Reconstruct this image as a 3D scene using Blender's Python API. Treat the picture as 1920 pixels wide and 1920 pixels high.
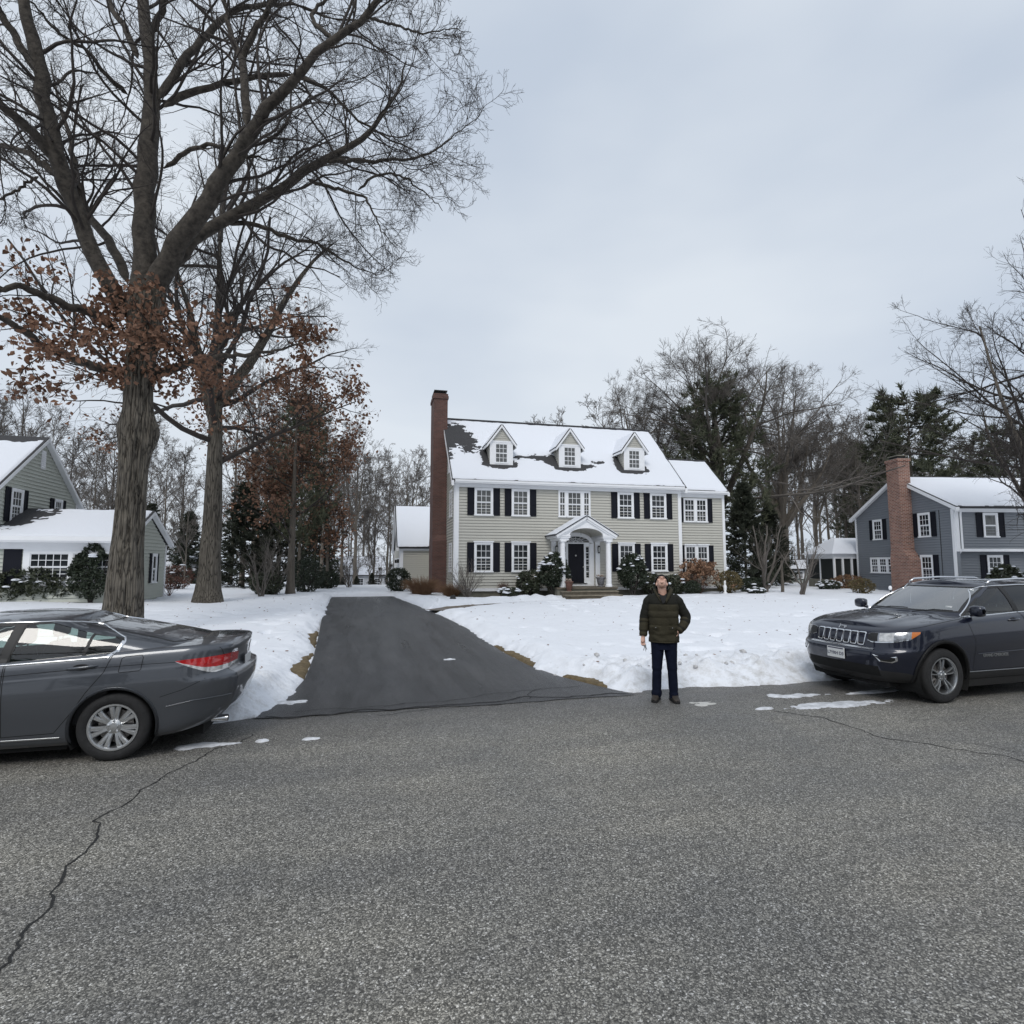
import bpy, bmesh, math, random
import numpy as np
from mathutils import Vector, Matrix
from mathutils.bvhtree import BVHTree

for _o in list(bpy.data.objects):
    bpy.data.objects.remove(_o, do_unlink=True)
scene = bpy.context.scene
COL = scene.collection
R = math.radians
PI = math.pi

# ------------------------------------------------------------------ camera
YAW, PITCH, CAMZ = 14.5, 5.18, 1.95
cam = bpy.data.cameras.new('camera')
cam.sensor_width = 36.0
cam.lens = 36.0 * 1070 / 1920
cam.clip_end = 3000
camo = bpy.data.objects.new('camera', cam)
COL.objects.link(camo)
camo.location = (0, 0, CAMZ)
camo.rotation_euler = (R(90 + PITCH), 0, R(-YAW))
scene.camera = camo

# ------------------------------------------------------------------ world: overcast sky
SUN_EL, SUN_AZ = 48.0, 205.0          # azimuth clockwise from +Y: a bright spot in the cloud behind the camera
world = bpy.data.worlds.new('World')
scene.world = world
world.use_nodes = True
wn, wl = world.node_tree.nodes, world.node_tree.links
wn.clear()
wout = wn.new('ShaderNodeOutputWorld')
bg = wn.new('ShaderNodeBackground')
bg.inputs['Strength'].default_value = 0.10
sky = wn.new('ShaderNodeTexSky')
sky.sky_type = 'NISHITA'
sky.sun_disc = False
sky.sun_elevation = R(SUN_EL)
sky.sun_rotation = R(SUN_AZ)
sky.dust_density = 3.0
tc = wn.new('ShaderNodeTexCoord')
mp = wn.new('ShaderNodeMapping')
mp.inputs['Scale'].default_value = (1.0, 1.0, 2.6)
n1 = wn.new('ShaderNodeTexNoise')
n1.inputs['Scale'].default_value = 1.5
n1.inputs['Detail'].default_value = 4.0
n1.inputs['Roughness'].default_value = 0.45
rmp = wn.new('ShaderNodeValToRGB')
rmp.color_ramp.elements[0].position = 0.34
rmp.color_ramp.elements[0].color = (5.75, 6.52, 7.65, 1)
rmp.color_ramp.elements[1].position = 0.66
rmp.color_ramp.elements[1].color = (7.75, 8.35, 9.05, 1)
mx = wn.new('ShaderNodeMix')
mx.data_type = 'RGBA'
mx.inputs[0].default_value = 0.93
wl.new(tc.outputs['Generated'], mp.inputs['Vector'])
wl.new(mp.outputs['Vector'], n1.inputs['Vector'])
wl.new(n1.outputs['Fac'], rmp.inputs['Fac'])
wl.new(sky.outputs['Color'], mx.inputs[6])
wl.new(rmp.outputs['Color'], mx.inputs[7])
wl.new(mx.outputs[2], bg.inputs['Color'])
wl.new(bg.outputs['Background'], wout.inputs['Surface'])

sun = bpy.data.lights.new('sun', 'SUN')
sun.energy = 1.5
sun.angle = R(25)
sun.color = (1.0, 0.97, 0.92)
suno = bpy.data.objects.new('sun', sun)
COL.objects.link(suno)
_el, _az = R(SUN_EL), R(SUN_AZ)
_sd = Vector((math.sin(_az) * math.cos(_el), math.cos(_az) * math.cos(_el), math.sin(_el)))
suno.rotation_euler = _sd.to_track_quat('Z', 'Y').to_euler()

scene.view_settings.view_transform = 'Standard'
scene.view_settings.look = 'None'
scene.view_settings.exposure = 0.0
scene.view_settings.gamma = 1.0
scene.render.engine = 'CYCLES'
scene.cycles.max_bounces = 6
scene.cycles.transparent_max_bounces = 12

# ------------------------------------------------------------------ helpers
rng = np.random.default_rng(11)
random.seed(7)
_A, _P, _F = R(YAW), R(PITCH), 1070.0


def ray(px, py):
    """direction of a photo pixel in world space (only to work out where things stand)"""
    u, v = (px - 960) / _F, (960 - py) / _F
    fy = math.cos(_P) - v * math.sin(_P)
    fz = math.sin(_P) + v * math.cos(_P)
    return (u * math.cos(_A) + fy * math.sin(_A), -u * math.sin(_A) + fy * math.cos(_A), fz)


def at_y(px, py, y):
    r = ray(px, py)
    t = y / r[1]
    return (r[0] * t, y, CAMZ + r[2] * t)


def at_depth(px, py, d):
    r = ray(px, py)
    t = d / (r[0] * math.sin(_A) + r[1] * math.cos(_A))
    return (r[0] * t, r[1] * t, CAMZ + r[2] * t)


def sstep(a, b, x):
    t = np.clip((x - a) / (b - a), 0, 1)
    return t * t * (3 - 2 * t)


_perm = np.random.default_rng(3).permutation(256)
_perm = np.concatenate([_perm, _perm, _perm])


def vnoise(x, y, z=0.0):
    """gradient-free value noise, -1..1"""
    x, y, z = np.broadcast_arrays(np.asarray(x, float), np.asarray(y, float), np.asarray(z, float))
    xi, yi, zi = np.floor(x).astype(int), np.floor(y).astype(int), np.floor(z).astype(int)
    xf, yf, zf = x - xi, y - yi, z - zi
    u, v, w = xf * xf * (3 - 2 * xf), yf * yf * (3 - 2 * yf), zf * zf * (3 - 2 * zf)

    def h(i, j, k):
        return _perm[(_perm[(_perm[i & 255] + j) & 255] + k) & 255] / 127.5 - 1

    def l(a, b, t):
        return a + (b - a) * t
    return l(l(l(h(xi, yi, zi), h(xi + 1, yi, zi), u), l(h(xi, yi + 1, zi), h(xi + 1, yi + 1, zi), u), v),
             l(l(h(xi, yi, zi + 1), h(xi + 1, yi, zi + 1), u), l(h(xi, yi + 1, zi + 1), h(xi + 1, yi + 1, zi + 1), u), v), w)


def fbm(x, y, z=0.0, o=4, g=0.5):
    s, a = 0, 1.0
    for i in range(o):
        s = s + a * vnoise(np.asarray(x) * 2 ** i + 17 * i, np.asarray(y) * 2 ** i + 5 * i, np.asarray(z) * 2 ** i)
        a *= g
    return s


def tag(o, label=None, cat=None, group=None, kind=None):
    if label: o['label'] = label
    if cat: o['category'] = cat
    if group: o['group'] = group
    if kind: o['kind'] = kind
    return o


def empty(name, loc=(0, 0, 0), rz=0.0, label=None, cat=None, group=None):
    o = bpy.data.objects.new(name, None)
    o.empty_display_size = 0.2
    o.location = loc
    o.rotation_euler = (0, 0, rz)
    COL.objects.link(o)
    return tag(o, label, cat, group)


def link(name, me, mat=None, parent=None, smooth=False):
    o = bpy.data.objects.new(name, me)
    if mat is not None and len(me.materials) == 0:
        me.materials.append(mat)
    if smooth:
        me.polygons.foreach_set('use_smooth', np.ones(len(me.polygons), bool))
        if smooth != True:
            me.set_sharp_from_angle(angle=R(smooth))
    COL.objects.link(o)
    if parent is not None:
        o.parent = parent
    return o


def np_mesh(name, verts, faces, mat=None, parent=None, smooth=False):
    """faces: (n,3) or (n,4) int array, or list of lists"""
    me = bpy.data.meshes.new(name)
    verts = np.asarray(verts, dtype=np.float32).reshape(-1, 3)
    if isinstance(faces, np.ndarray):
        n, k = faces.shape
        me.vertices.add(len(verts))
        me.vertices.foreach_set('co', verts.ravel())
        me.loops.add(n * k)
        me.polygons.add(n)
        me.loops.foreach_set('vertex_index', faces.astype(np.int32).ravel())
        me.polygons.foreach_set('loop_start', np.arange(0, n * k, k, dtype=np.int32))
        me.polygons.foreach_set('loop_total', np.full(n, k, dtype=np.int32))
        me.update(calc_edges=True)
    else:
        me.from_pydata([tuple(v) for v in verts.tolist()], [], faces)
        me.update()
    return link(name, me, mat, parent, smooth)


class MB:
    """collects shapes and links them as one mesh object"""

    def __init__(s):
        s.v, s.f = [], []

    def add(s, vs, fs):
        b = len(s.v)
        s.v += [tuple(map(float, p)) for p in vs]
        s.f += [[b + i for i in f] for f in fs]
        return s

    def box(s, x0, y0, z0, x1, y1, z1):
        x0, x1 = min(x0, x1), max(x0, x1); y0, y1 = min(y0, y1), max(y0, y1); z0, z1 = min(z0, z1), max(z0, z1)
        return s.add([(x0, y0, z0), (x1, y0, z0), (x1, y1, z0), (x0, y1, z0), (x0, y0, z1), (x1, y0, z1), (x1, y1, z1), (x0, y1, z1)],
                     [(0, 3, 2, 1), (4, 5, 6, 7), (0, 1, 5, 4), (1, 2, 6, 5), (2, 3, 7, 6), (3, 0, 4, 7)])

    def prism(s, poly, axis, a, b):
        """poly: 2-D points in the two other axes (x: y,z; y: x,z; z: x,y), extruded from a to b along axis"""
        def p3(p, t):
            return {'x': (t, p[0], p[1]), 'y': (p[0], t, p[1]), 'z': (p[0], p[1], t)}[axis]
        n = len(poly)
        vs = [p3(p, a) for p in poly] + [p3(p, b) for p in poly]
        fs = [list(range(n)), list(range(2 * n - 1, n - 1, -1))] + [(i, i + n, (i + 1) % n + n, (i + 1) % n) for i in range(n)]
        return s.add(vs, fs)

    def slab(s, quad, n, t):
        """a plate: 4 points, pushed by t along n"""
        q2 = [(p[0] + n[0] * t, p[1] + n[1] * t, p[2] + n[2] * t) for p in quad]
        return s.add(list(quad) + q2, [(0, 3, 2, 1), (4, 5, 6, 7), (0, 1, 5, 4), (1, 2, 6, 5), (2, 3, 7, 6), (3, 0, 4, 7)])

    def tube(s, pts, r, n=8, cap=True, ref=None):
        pts = [Vector(p) for p in pts]
        rs = list(r) if hasattr(r, '__len__') else [r] * len(pts)
        vs, fs = [], []
        up = Vector(ref) if ref else None
        for i, p in enumerate(pts):
            t = (pts[min(i + 1, len(pts) - 1)] - pts[max(i - 1, 0)]).normalized()
            if up is None:
                up = Vector((0, 0, 1)) if abs(t.z) < .9 else Vector((1, 0, 0))
            sx = t.cross(up).normalized()
            up = sx.cross(t).normalized()
            for k in range(n):
                a = 2 * PI * k / n
                vs.append(p + (sx * math.cos(a) + up * math.sin(a)) * rs[i])
        for i in range(len(pts) - 1):
            for k in range(n):
                fs.append((i * n + k, i * n + (k + 1) % n, (i + 1) * n + (k + 1) % n, (i + 1) * n + k))
        if cap:
            fs.append(list(range(n))[::-1])
            fs.append([(len(pts) - 1) * n + k for k in range(n)])
        return s.add(vs, fs)

    def lathe(s, prof, c=(0, 0, 0), n=16, axis='z', caps=True):
        vs, fs = [], []
        for r_, h in prof:
            for k in range(n):
                a = 2 * PI * k / n
                u, w = r_ * math.cos(a), r_ * math.sin(a)
                vs.append({'z': (c[0] + u, c[1] + w, c[2] + h), 'y': (c[0] + u, c[1] + h, c[2] + w), 'x': (c[0] + h, c[1] + u, c[2] + w)}[axis])
        for i in range(len(prof) - 1):
            for k in range(n):
                q = (i * n + k, i * n + (k + 1) % n, (i + 1) * n + (k + 1) % n, (i + 1) * n + k)
                fs.append(q if axis != 'y' else q[::-1])
        if caps and prof[0][0] > 1e-6: fs.append(list(range(n))[::-1] if axis != 'y' else list(range(n)))
        if caps and prof[-1][0] > 1e-6:
            e = [(len(prof) - 1) * n + k for k in range(n)]
            fs.append(e if axis != 'y' else e[::-1])
        return s.add(vs, fs)

    def grid(s, P):
        """P: (a,b,3) array of points"""
        P = np.asarray(P)
        a, b = P.shape[:2]
        fs = [(i * b + j, (i + 1) * b + j, (i + 1) * b + j + 1, i * b + j + 1) for i in range(a - 1) for j in range(b - 1)]
        return s.add(P.reshape(-1, 3).tolist(), fs)

    def mesh(s, name):
        me = bpy.data.meshes.new(name)
        me.from_pydata(s.v, [], s.f)
        me.update()
        return me

    def build(s, name, mat, parent=None, smooth=False, bevel=0.0, seg=2):
        o = link(name, s.mesh(name), mat, parent, smooth)
        if bevel:
            m = o.modifiers.new('bevel', 'BEVEL')
            m.width, m.segments, m.limit_method = bevel, seg, 'ANGLE'
            m.angle_limit = R(40)
        return o


def copy_tree(o, parent=None):
    c = o.copy()
    COL.objects.link(c)
    c.parent = parent
    for ch in list(o.children):
        copy_tree(ch, c)
    return c


# ------------------------------------------------------------------ materials
MATS = {}


def mat(name, col, rough=0.6, metal=0.0, var=0.0, vscale=6.0, bump=0.0, bscale=40.0, spec=0.5, coat=0.0, col2=None, stretch=None, emit=None, detail=6.0):
    if name in MATS:
        return MATS[name]
    m = bpy.data.materials.new(name)
    m.use_nodes = True
    nt = m.node_tree
    b = nt.nodes['Principled BSDF']
    b.inputs['Roughness'].default_value = rough
    b.inputs['Metallic'].default_value = metal
    b.inputs['Specular IOR Level'].default_value = spec
    b.inputs['Coat Weight'].default_value = coat
    b.inputs['Coat Roughness'].default_value = 0.04
    b.inputs['Base Color'].default_value = (*col, 1)
    tcn = nt.nodes.new('ShaderNodeTexCoord')
    mpn = nt.nodes.new('ShaderNodeMapping')
    nt.links.new(tcn.outputs['Object'], mpn.inputs['Vector'])
    if stretch:
        mpn.inputs['Scale'].default_value = stretch
    if var or col2:
        nz = nt.nodes.new('ShaderNodeTexNoise')
        nz.inputs['Scale'].default_value = vscale
        nz.inputs['Detail'].default_value = detail
        nz.inputs['Roughness'].default_value = 0.62
        nt.links.new(mpn.outputs['Vector'], nz.inputs['Vector'])
        rp = nt.nodes.new('ShaderNodeValToRGB')
        rp.color_ramp.elements[0].position = 0.32
        rp.color_ramp.elements[1].position = 0.68
        c2 = col2 if col2 else tuple(min(1, c * (1 + var)) for c in col)
        c1 = col if col2 else tuple(c * (1 - var) for c in col)
        rp.color_ramp.elements[0].color = (*c1, 1)
        rp.color_ramp.elements[1].color = (*c2, 1)
        nt.links.new(nz.outputs['Fac'], rp.inputs['Fac'])
        nt.links.new(rp.outputs['Color'], b.inputs['Base Color'])
    if bump:
        nb = nt.nodes.new('ShaderNodeTexNoise')
        nb.inputs['Scale'].default_value = bscale
        nb.inputs['Detail'].default_value = 5.0
        nt.links.new(mpn.outputs['Vector'], nb.inputs['Vector'])
        bp = nt.nodes.new('ShaderNodeBump')
        bp.inputs['Strength'].default_value = 1.0
        bp.inputs['Distance'].default_value = bump
        nt.links.new(nb.outputs['Fac'], bp.inputs['Height'])
        nt.links.new(bp.outputs['Normal'], b.inputs['Normal'])
    if emit:
        b.inputs['Emission Color'].default_value = (*emit[:3], 1)
        b.inputs['Emission Strength'].default_value = emit[3]
    MATS[name] = m
    return m


def nodes_of(m):
    nt = m.node_tree
    return nt, nt.nodes, nt.links, nt.nodes['Principled BSDF']


def glass_mat(name, tint, rough=0.02, facing=0.0):
    """thin window glass: tinted see-through + fresnel reflection"""
    m = bpy.data.materials.new(name)
    m.use_nodes = True
    nt = m.node_tree
    nt.nodes.clear()
    out = nt.nodes.new('ShaderNodeOutputMaterial')
    tr = nt.nodes.new('ShaderNodeBsdfTransparent')
    tr.inputs['Color'].default_value = (*tint, 1)
    gl = nt.nodes.new('ShaderNodeBsdfGlossy')
    gl.inputs['Roughness'].default_value = rough
    fr = nt.nodes.new('ShaderNodeFresnel')
    fr.inputs['IOR'].default_value = 1.52
    ad = nt.nodes.new('ShaderNodeMath'); ad.operation = 'ADD'; ad.use_clamp = True
    ad.inputs[1].default_value = facing
    mxs = nt.nodes.new('ShaderNodeMixShader')
    nt.links.new(fr.outputs['Fac'], ad.inputs[0])
    nt.links.new(ad.outputs[0], mxs.inputs['Fac'])
    nt.links.new(tr.outputs[0], mxs.inputs[1])
    nt.links.new(gl.outputs[0], mxs.inputs[2])
    nt.links.new(mxs.outputs[0], out.inputs['Surface'])
    MATS[name] = m
    return m
# ================================================================== ground
def base_h(x, y):
    """level of the lawn below the snow"""
    x, y = np.asarray(x, float), np.asarray(y, float)
    h = 0.03 + 0.09 * sstep(8.3, 12, y) + 0.06 * sstep(14, 30, y)
    h = h + 0.05 * fbm(x * .11, y * .11, 3.1, 2) * sstep(10, 20, y)
    h = h + 0.25 * sstep(-4, -14, x) * sstep(12, 26, y)
    h = h - 2.5 * sstep(44, 74, y)
    return h


ROAD_Y = 8.17
DL = np.array([(-1.30, 8.0), (-1.00, 9.2), (-0.90, 10.4), (-0.94, 12.6), (-1.07, 15.6), (-1.36, 21.6), (-1.56, 26.8), (-1.75, 33.6)])
DR = np.array([(3.95, 8.0), (3.60, 8.78), (3.32, 9.53), (3.08, 10.65), (2.96, 12.35), (2.93, 16.4), (2.66, 21.2), (2.18, 27.5), (1.65, 33.6)])


def drive_l(y): return np.interp(y, DL[:, 1], DL[:, 0])
def drive_r(y): return np.interp(y, DR[:, 1], DR[:, 0])


# front walk: a thin shovelled path from the drive to the steps
WALK = np.array([(2.75, 22.0), (3.5, 22.9), (5.8, 25.0), (8.0, 26.2), (9.9, 26.75), (11.0, 26.9)])


def seg_dist(x, y, P):
    d = np.full(np.shape(x), 1e9)
    for (x0, y0), (x1, y1) in zip(P[:-1], P[1:]):
        dx, dy = x1 - x0, y1 - y0
        t = np.clip(((x - x0) * dx + (y - y0) * dy) / (dx * dx + dy * dy), 0, 1)
        d = np.minimum(d, np.hypot(x - x0 - t * dx, y - y0 - t * dy))
    return d


def snow_h(x, y):
    """surface of the snow; sinks below the ground where there is none"""
    x, y = np.asarray(x, float), np.asarray(y, float)
    yc = np.clip(y, 8.0, 33.5)
    # signed distance (positive = snow) from the drive, the road and the walk
    dd = np.maximum(drive_l(yc) - x, x - drive_r(yc))
    dd = np.where(y > 33.5, np.hypot(np.maximum(dd, 0), 0) + (y - 33.5), dd)
    dd = np.where((y > 33.5) & (dd < (y - 33.5)), y - 33.5, dd)
    road_edge = ROAD_Y + 0.10 * fbm(x * .45, 2.2, 1.0, 3) - 0.42 * sstep(-1.25, -2.2, x) + 0.16 * sstep(1.0, 0.0, np.abs(x - 5.1))
    dr = y - road_edge
    dw = seg_dist(x, y, WALK) - (0.46 + 0.10 * fbm(x * .9, y * .9, 5.0, 2) + .2 * sstep(4.2, 3.0, x) - 0.10 * sstep(4.5, 7.5, x))
    edge_n = 0.10 * fbm(x * 1.6, y * 1.6, 0.4, 4, .6) + 0.035 * vnoise(x * 14, y * 14, 2.0)
    # the verge beside the drive has melted back here and there
    melt_l = 0.42 * sstep(9.3, 10.5, y) * sstep(22, 15, y) * (0.55 + 0.5 * vnoise(3.0, y * .8, 4.0))
    melt_r = 0.30 * sstep(8.2, 9.0, y) * sstep(15, 11, y) * (0.6 + 0.5 * vnoise(9.0, y * 1.0, 4.0))
    melt = np.where(x < 1, melt_l, melt_r)
    d = np.minimum(np.minimum(dd - melt - 0.05, dr), dw) + edge_n
    th = 0.115 * (1 - np.exp(-np.clip(d, 0, 9) / 0.20)) + 0.03 * sstep(0, .8, d)
    # lumps thrown up by the plough along the road
    bank = sstep(0.0, 0.35, dr) * sstep(2.3, 0.7, dr) * sstep(0.02, 0.5, d)
    lump = np.abs(fbm(x * 1.5, y * 1.9, 7.0, 4, .58))
    th = th + bank * (0.02 + 0.12 * lump + .09 * np.abs(fbm(x * 4.3, y * 4.9, 3.0, 3, .6)))
    # the heap at the mouth of the drive beside the sedan
    hp = np.exp(-(((x + 1.42) / .42) ** 2 + ((y - 9.25) / .60) ** 2))
    th = th + hp * (0.06 + 0.06 * fbm(x * 3, y * 3, 2.0, 3)) * sstep(0, .25, d)
    # shovelled ridges along the drive and the house beds
    th = th + 0.07 * sstep(.12, .4, dd) * sstep(1.2, .5, dd) * (0.6 + .6 * fbm(x * 1.3, y * 1.3, 9.0, 3)) * sstep(0.02, .3, d)
    th = th + 0.13 * sstep(0.05, .45, dw) * sstep(1.5, .6, dw) * (0.5 + .8 * np.abs(fbm(x * 1.2, y * 1.2, 4.0, 3))) * sstep(0.02, .3, d) * (x > 3) * sstep(-.3, .3, y - np.interp(x, WALK[:, 0], WALK[:, 1]))
    # footprints and small hollows
    th = th + sstep(0.3, 1.0, d) * (0.022 * fbm(x * .8, y * .8, 1.0, 3) + 0.012 * vnoise(x * 4, y * 4, 6.0))
    pit = vnoise(x * 2.6 + 31, y * 2.1, 8.0)
    th = th - sstep(0.3, 1.0, d) * 0.12 * sstep(.42, .70, pit) * sstep(.45, .05, vnoise(x * .35, y * .35, 3.3))
    th = th - 0.12 * sstep(0.0, -0.12, d)
    z = base_h(x, y) * sstep(-0.25, 0.05, dr) * sstep(-0.3, 0.0, dd) + th
    # bare beds along the house front, under the shrubs
    bed = (x > 4.2) & (x < 20.6) & (y > 28.6) & (y < 29.6)
    return z - 0.16 * sstep(27.9, 28.7, y) * sstep(29.8, 29.4, y) * sstep(4.0, 4.6, x) * sstep(20.9, 20.3, x) + 0 * bed


def axis_pts(segs):
    out = [segs[0][0]]
    for a, b, s0, s1 in segs:
        x = a
        while x < b - 1e-6:
            t = (x - a) / (b - a)
            x += s0 + (s1 - s0) * t
            out.append(min(x, b))
    return np.array(out)


def height_sheet(name, xs, ys, fn, m, parent=None):
    X_, Y_ = np.meshgrid(xs, ys)
    Z_ = fn(X_, Y_)
    V = np.stack([X_, Y_, Z_], -1).reshape(-1, 3)
    nx, ny = len(xs), len(ys)
    i = (np.arange(ny - 1)[:, None] * nx + np.arange(nx - 1)[None]).ravel()
    F = np.stack([i, i + 1, i + nx + 1, i + nx], -1)
    return np_mesh(name, V, F, m, parent, True)


# --- asphalt of the street: worn aggregate with pale chips
def asphalt(name, dark, light, chip, scale, wet=0.0, band=False):
    m = mat(name, dark, .75)
    nt, N, L, b = nodes_of(m)
    t = N.new('ShaderNodeTexCoord')
    vo = N.new('ShaderNodeTexVoronoi'); vo.inputs['Scale'].default_value = scale; vo.inputs['Randomness'].default_value = 1
    wp = N.new('ShaderNodeTexNoise'); wp.inputs['Scale'].default_value = scale * .35; wp.inputs['Detail'].default_value = 3
    vm = N.new('ShaderNodeVectorMath'); vm.operation = 'MULTIPLY_ADD'
    vm.inputs[1].default_value = (.03, .03, .03)
    L.new(t.outputs['Object'], wp.inputs['Vector'])
    L.new(wp.outputs['Color'], vm.inputs[0]); L.new(t.outputs['Object'], vm.inputs[2])
    L.new(vm.outputs[0], vo.inputs['Vector'])
    sep = N.new('ShaderNodeSeparateColor'); L.new(vo.outputs['Color'], sep.inputs[0])
    # stone colour per cell
    rp = N.new('ShaderNodeValToRGB'); e = rp.color_ramp.elements
    e[0].position = 0; e[0].color = (*[c * .55 for c in dark], 1)
    e[1].position = 1; e[1].color = (*chip, 1)
    for p, c in ((.35, dark), (.72, light), (.90, [c * 1.35 for c in light])):
        q = rp.color_ramp.elements.new(p); q.color = (*c, 1)
    L.new(sep.outputs[0], rp.inputs['Fac'])
    # gaps between stones are tar
    gp = N.new('ShaderNodeValToRGB'); gp.color_ramp.elements[0].position = .30; gp.color_ramp.elements[1].position = .75
    gp.color_ramp.elements[0].color = (1, 1, 1, 1); gp.color_ramp.elements[1].color = (.36, .36, .37, 1)
    L.new(vo.outputs['Distance'], gp.inputs['Fac'])
    sc = N.new('ShaderNodeVectorMath'); sc.operation = 'MULTIPLY'
    # broad patches of wear
    n2 = N.new('ShaderNodeTexNoise'); n2.inputs['Scale'].default_value = .55; n2.inputs['Detail'].default_value = 6; n2.inputs['Roughness'].default_value = .6
    L.new(t.outputs['Object'], n2.inputs['Vector'])
    r2 = N.new('ShaderNodeValToRGB'); r2.color_ramp.elements[0].position = .3; r2.color_ramp.elements[1].position = .7
    r2.color_ramp.elements[0].color = (.74, .75, .77, 1); r2.color_ramp.elements[1].color = (1.12, 1.10, 1.06, 1)
    L.new(n2.outputs['Fac'], r2.inputs['Fac'])
    mu = N.new('ShaderNodeVectorMath'); mu.operation = 'MULTIPLY'
    L.new(rp.outputs['Color'], mu.inputs[0]); L.new(gp.outputs['Color'], mu.inputs[1])
    L.new(mu.outputs[0], sc.inputs[0]); L.new(r2.outputs['Color'], sc.inputs[1])
    # streaks along the direction of traffic / meltwater, and the damp strip below the snow bank
    sm_ = N.new('ShaderNodeMapping'); sm_.inputs['Scale'].default_value = (.12, .9, 1) if band else (1.5, .16, 1)
    L.new(t.outputs['Object'], sm_.inputs['Vector'])
    n3 = N.new('ShaderNodeTexNoise'); n3.inputs['Scale'].default_value = 1.6; n3.inputs['Detail'].default_value = 7; n3.inputs['Roughness'].default_value = .65
    L.new(sm_.outputs[0], n3.inputs['Vector'])
    r3 = N.new('ShaderNodeValToRGB'); r3.color_ramp.elements[0].position = .36; r3.color_ramp.elements[1].position = .64
    lo_, hi_ = ((.84, .84, .85, 1), (1.10, 1.09, 1.06, 1)) if band else ((.50, .51, .53, 1), (2.1, 2.08, 2.05, 1))
    r3.color_ramp.elements[0].color = lo_; r3.color_ramp.elements[1].color = hi_
    L.new(n3.outputs['Fac'], r3.inputs['Fac'])
    m3 = N.new('ShaderNodeVectorMath'); m3.operation = 'MULTIPLY'
    L.new(sc.outputs[0], m3.inputs[0]); L.new(r3.outputs['Color'], m3.inputs[1])
    sxyz = N.new('ShaderNodeSeparateXYZ'); L.new(t.outputs['Object'], sxyz.inputs[0])
    wv = N.new('ShaderNodeMath'); wv.operation = 'MULTIPLY_ADD'; wv.inputs[1].default_value = 2.2
    L.new(n2.outputs['Fac'], wv.inputs[0]); L.new(sxyz.outputs[1], wv.inputs[2])
    wm = N.new('ShaderNodeMapRange'); wm.inputs['From Min'].default_value = 7.6 if band else 90; wm.inputs['From Max'].default_value = 9.0 if band else 91
    L.new(wv.outputs[0], wm.inputs['Value'])
    dk = N.new('ShaderNodeMix'); dk.data_type = 'RGBA'; dk.inputs[6].default_value = (1, 1, 1, 1); dk.inputs[7].default_value = (.55, .55, .57, 1)
    L.new(wm.outputs[0], dk.inputs[0])
    m4 = N.new('ShaderNodeVectorMath'); m4.operation = 'MULTIPLY'
    L.new(m3.outputs[0], m4.inputs[0]); L.new(dk.outputs[2], m4.inputs[1])
    L.new(m4.outputs[0], b.inputs['Base Color'])
    bp = N.new('ShaderNodeBump'); bp.inputs['Strength'].default_value = .9; bp.inputs['Distance'].default_value = .006
    ad = N.new('ShaderNodeMath'); ad.operation = 'MULTIPLY_ADD'; ad.inputs[1].default_value = -1.0
    L.new(vo.outputs['Distance'], ad.inputs[0]); L.new(sep.outputs[1], ad.inputs[2])
    L.new(ad.outputs[0], bp.inputs['Height']); L.new(bp.outputs['Normal'], b.inputs['Normal'])
    rr = N.new('ShaderNodeMapRange'); rr.inputs['From Min'].default_value = .3; rr.inputs['From Max'].default_value = .7
    rr.inputs['To Min'].default_value = .50 - .2 * wet; rr.inputs['To Max'].default_value = .80 - .2 * wet
    L.new((n2 if band else n3).outputs['Fac'], rr.inputs['Value'])
    wr_ = N.new('ShaderNodeMath'); wr_.operation = 'MULTIPLY_ADD'; wr_.inputs[1].default_value = -.25
    L.new(wm.outputs[0], wr_.inputs[0]); L.new(rr.outputs[0], wr_.inputs[2]); L.new(wr_.outputs[0], b.inputs['Roughness'])
    return m


M_ROAD = asphalt('worn_asphalt', (.200, .194, .176), (.395, .383, .350), (.80, .79, .76), 105, band=True)
M_DRIVE = asphalt('dark_asphalt', (.030, .031, .034), (.056, .057, .061), (.15, .15, .155), 130, 1.3)

# snow: bright, slightly rough, with dirt where it was thrown up by the plough
M_SNOW = mat('snow', (.765, .79, .84), .65, bump=.012, bscale=22)
_nt, _N, _L, _b = nodes_of(M_SNOW)
_b.inputs['Subsurface Weight'].default_value = 0.0
_b.inputs['Specular IOR Level'].default_value = 0.25
_t = _N.new('ShaderNodeTexCoord')
_g = _N.new('ShaderNodeTexNoise'); _g.inputs['Scale'].default_value = 5.5; _g.inputs['Detail'].default_value = 8; _g.inputs['Roughness'].default_value = .7
_L.new(_t.outputs['Object'], _g.inputs['Vector'])
_r = _N.new('ShaderNodeValToRGB'); _r.color_ramp.elements[0].position = .26; _r.color_ramp.elements[1].position = .40
_r.color_ramp.elements[0].color = (.54, .54, .54, 1); _r.color_ramp.elements[1].color = (.765, .79, .84, 1)
_L.new(_g.outputs['Fac'], _r.inputs['Fac'])
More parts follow.
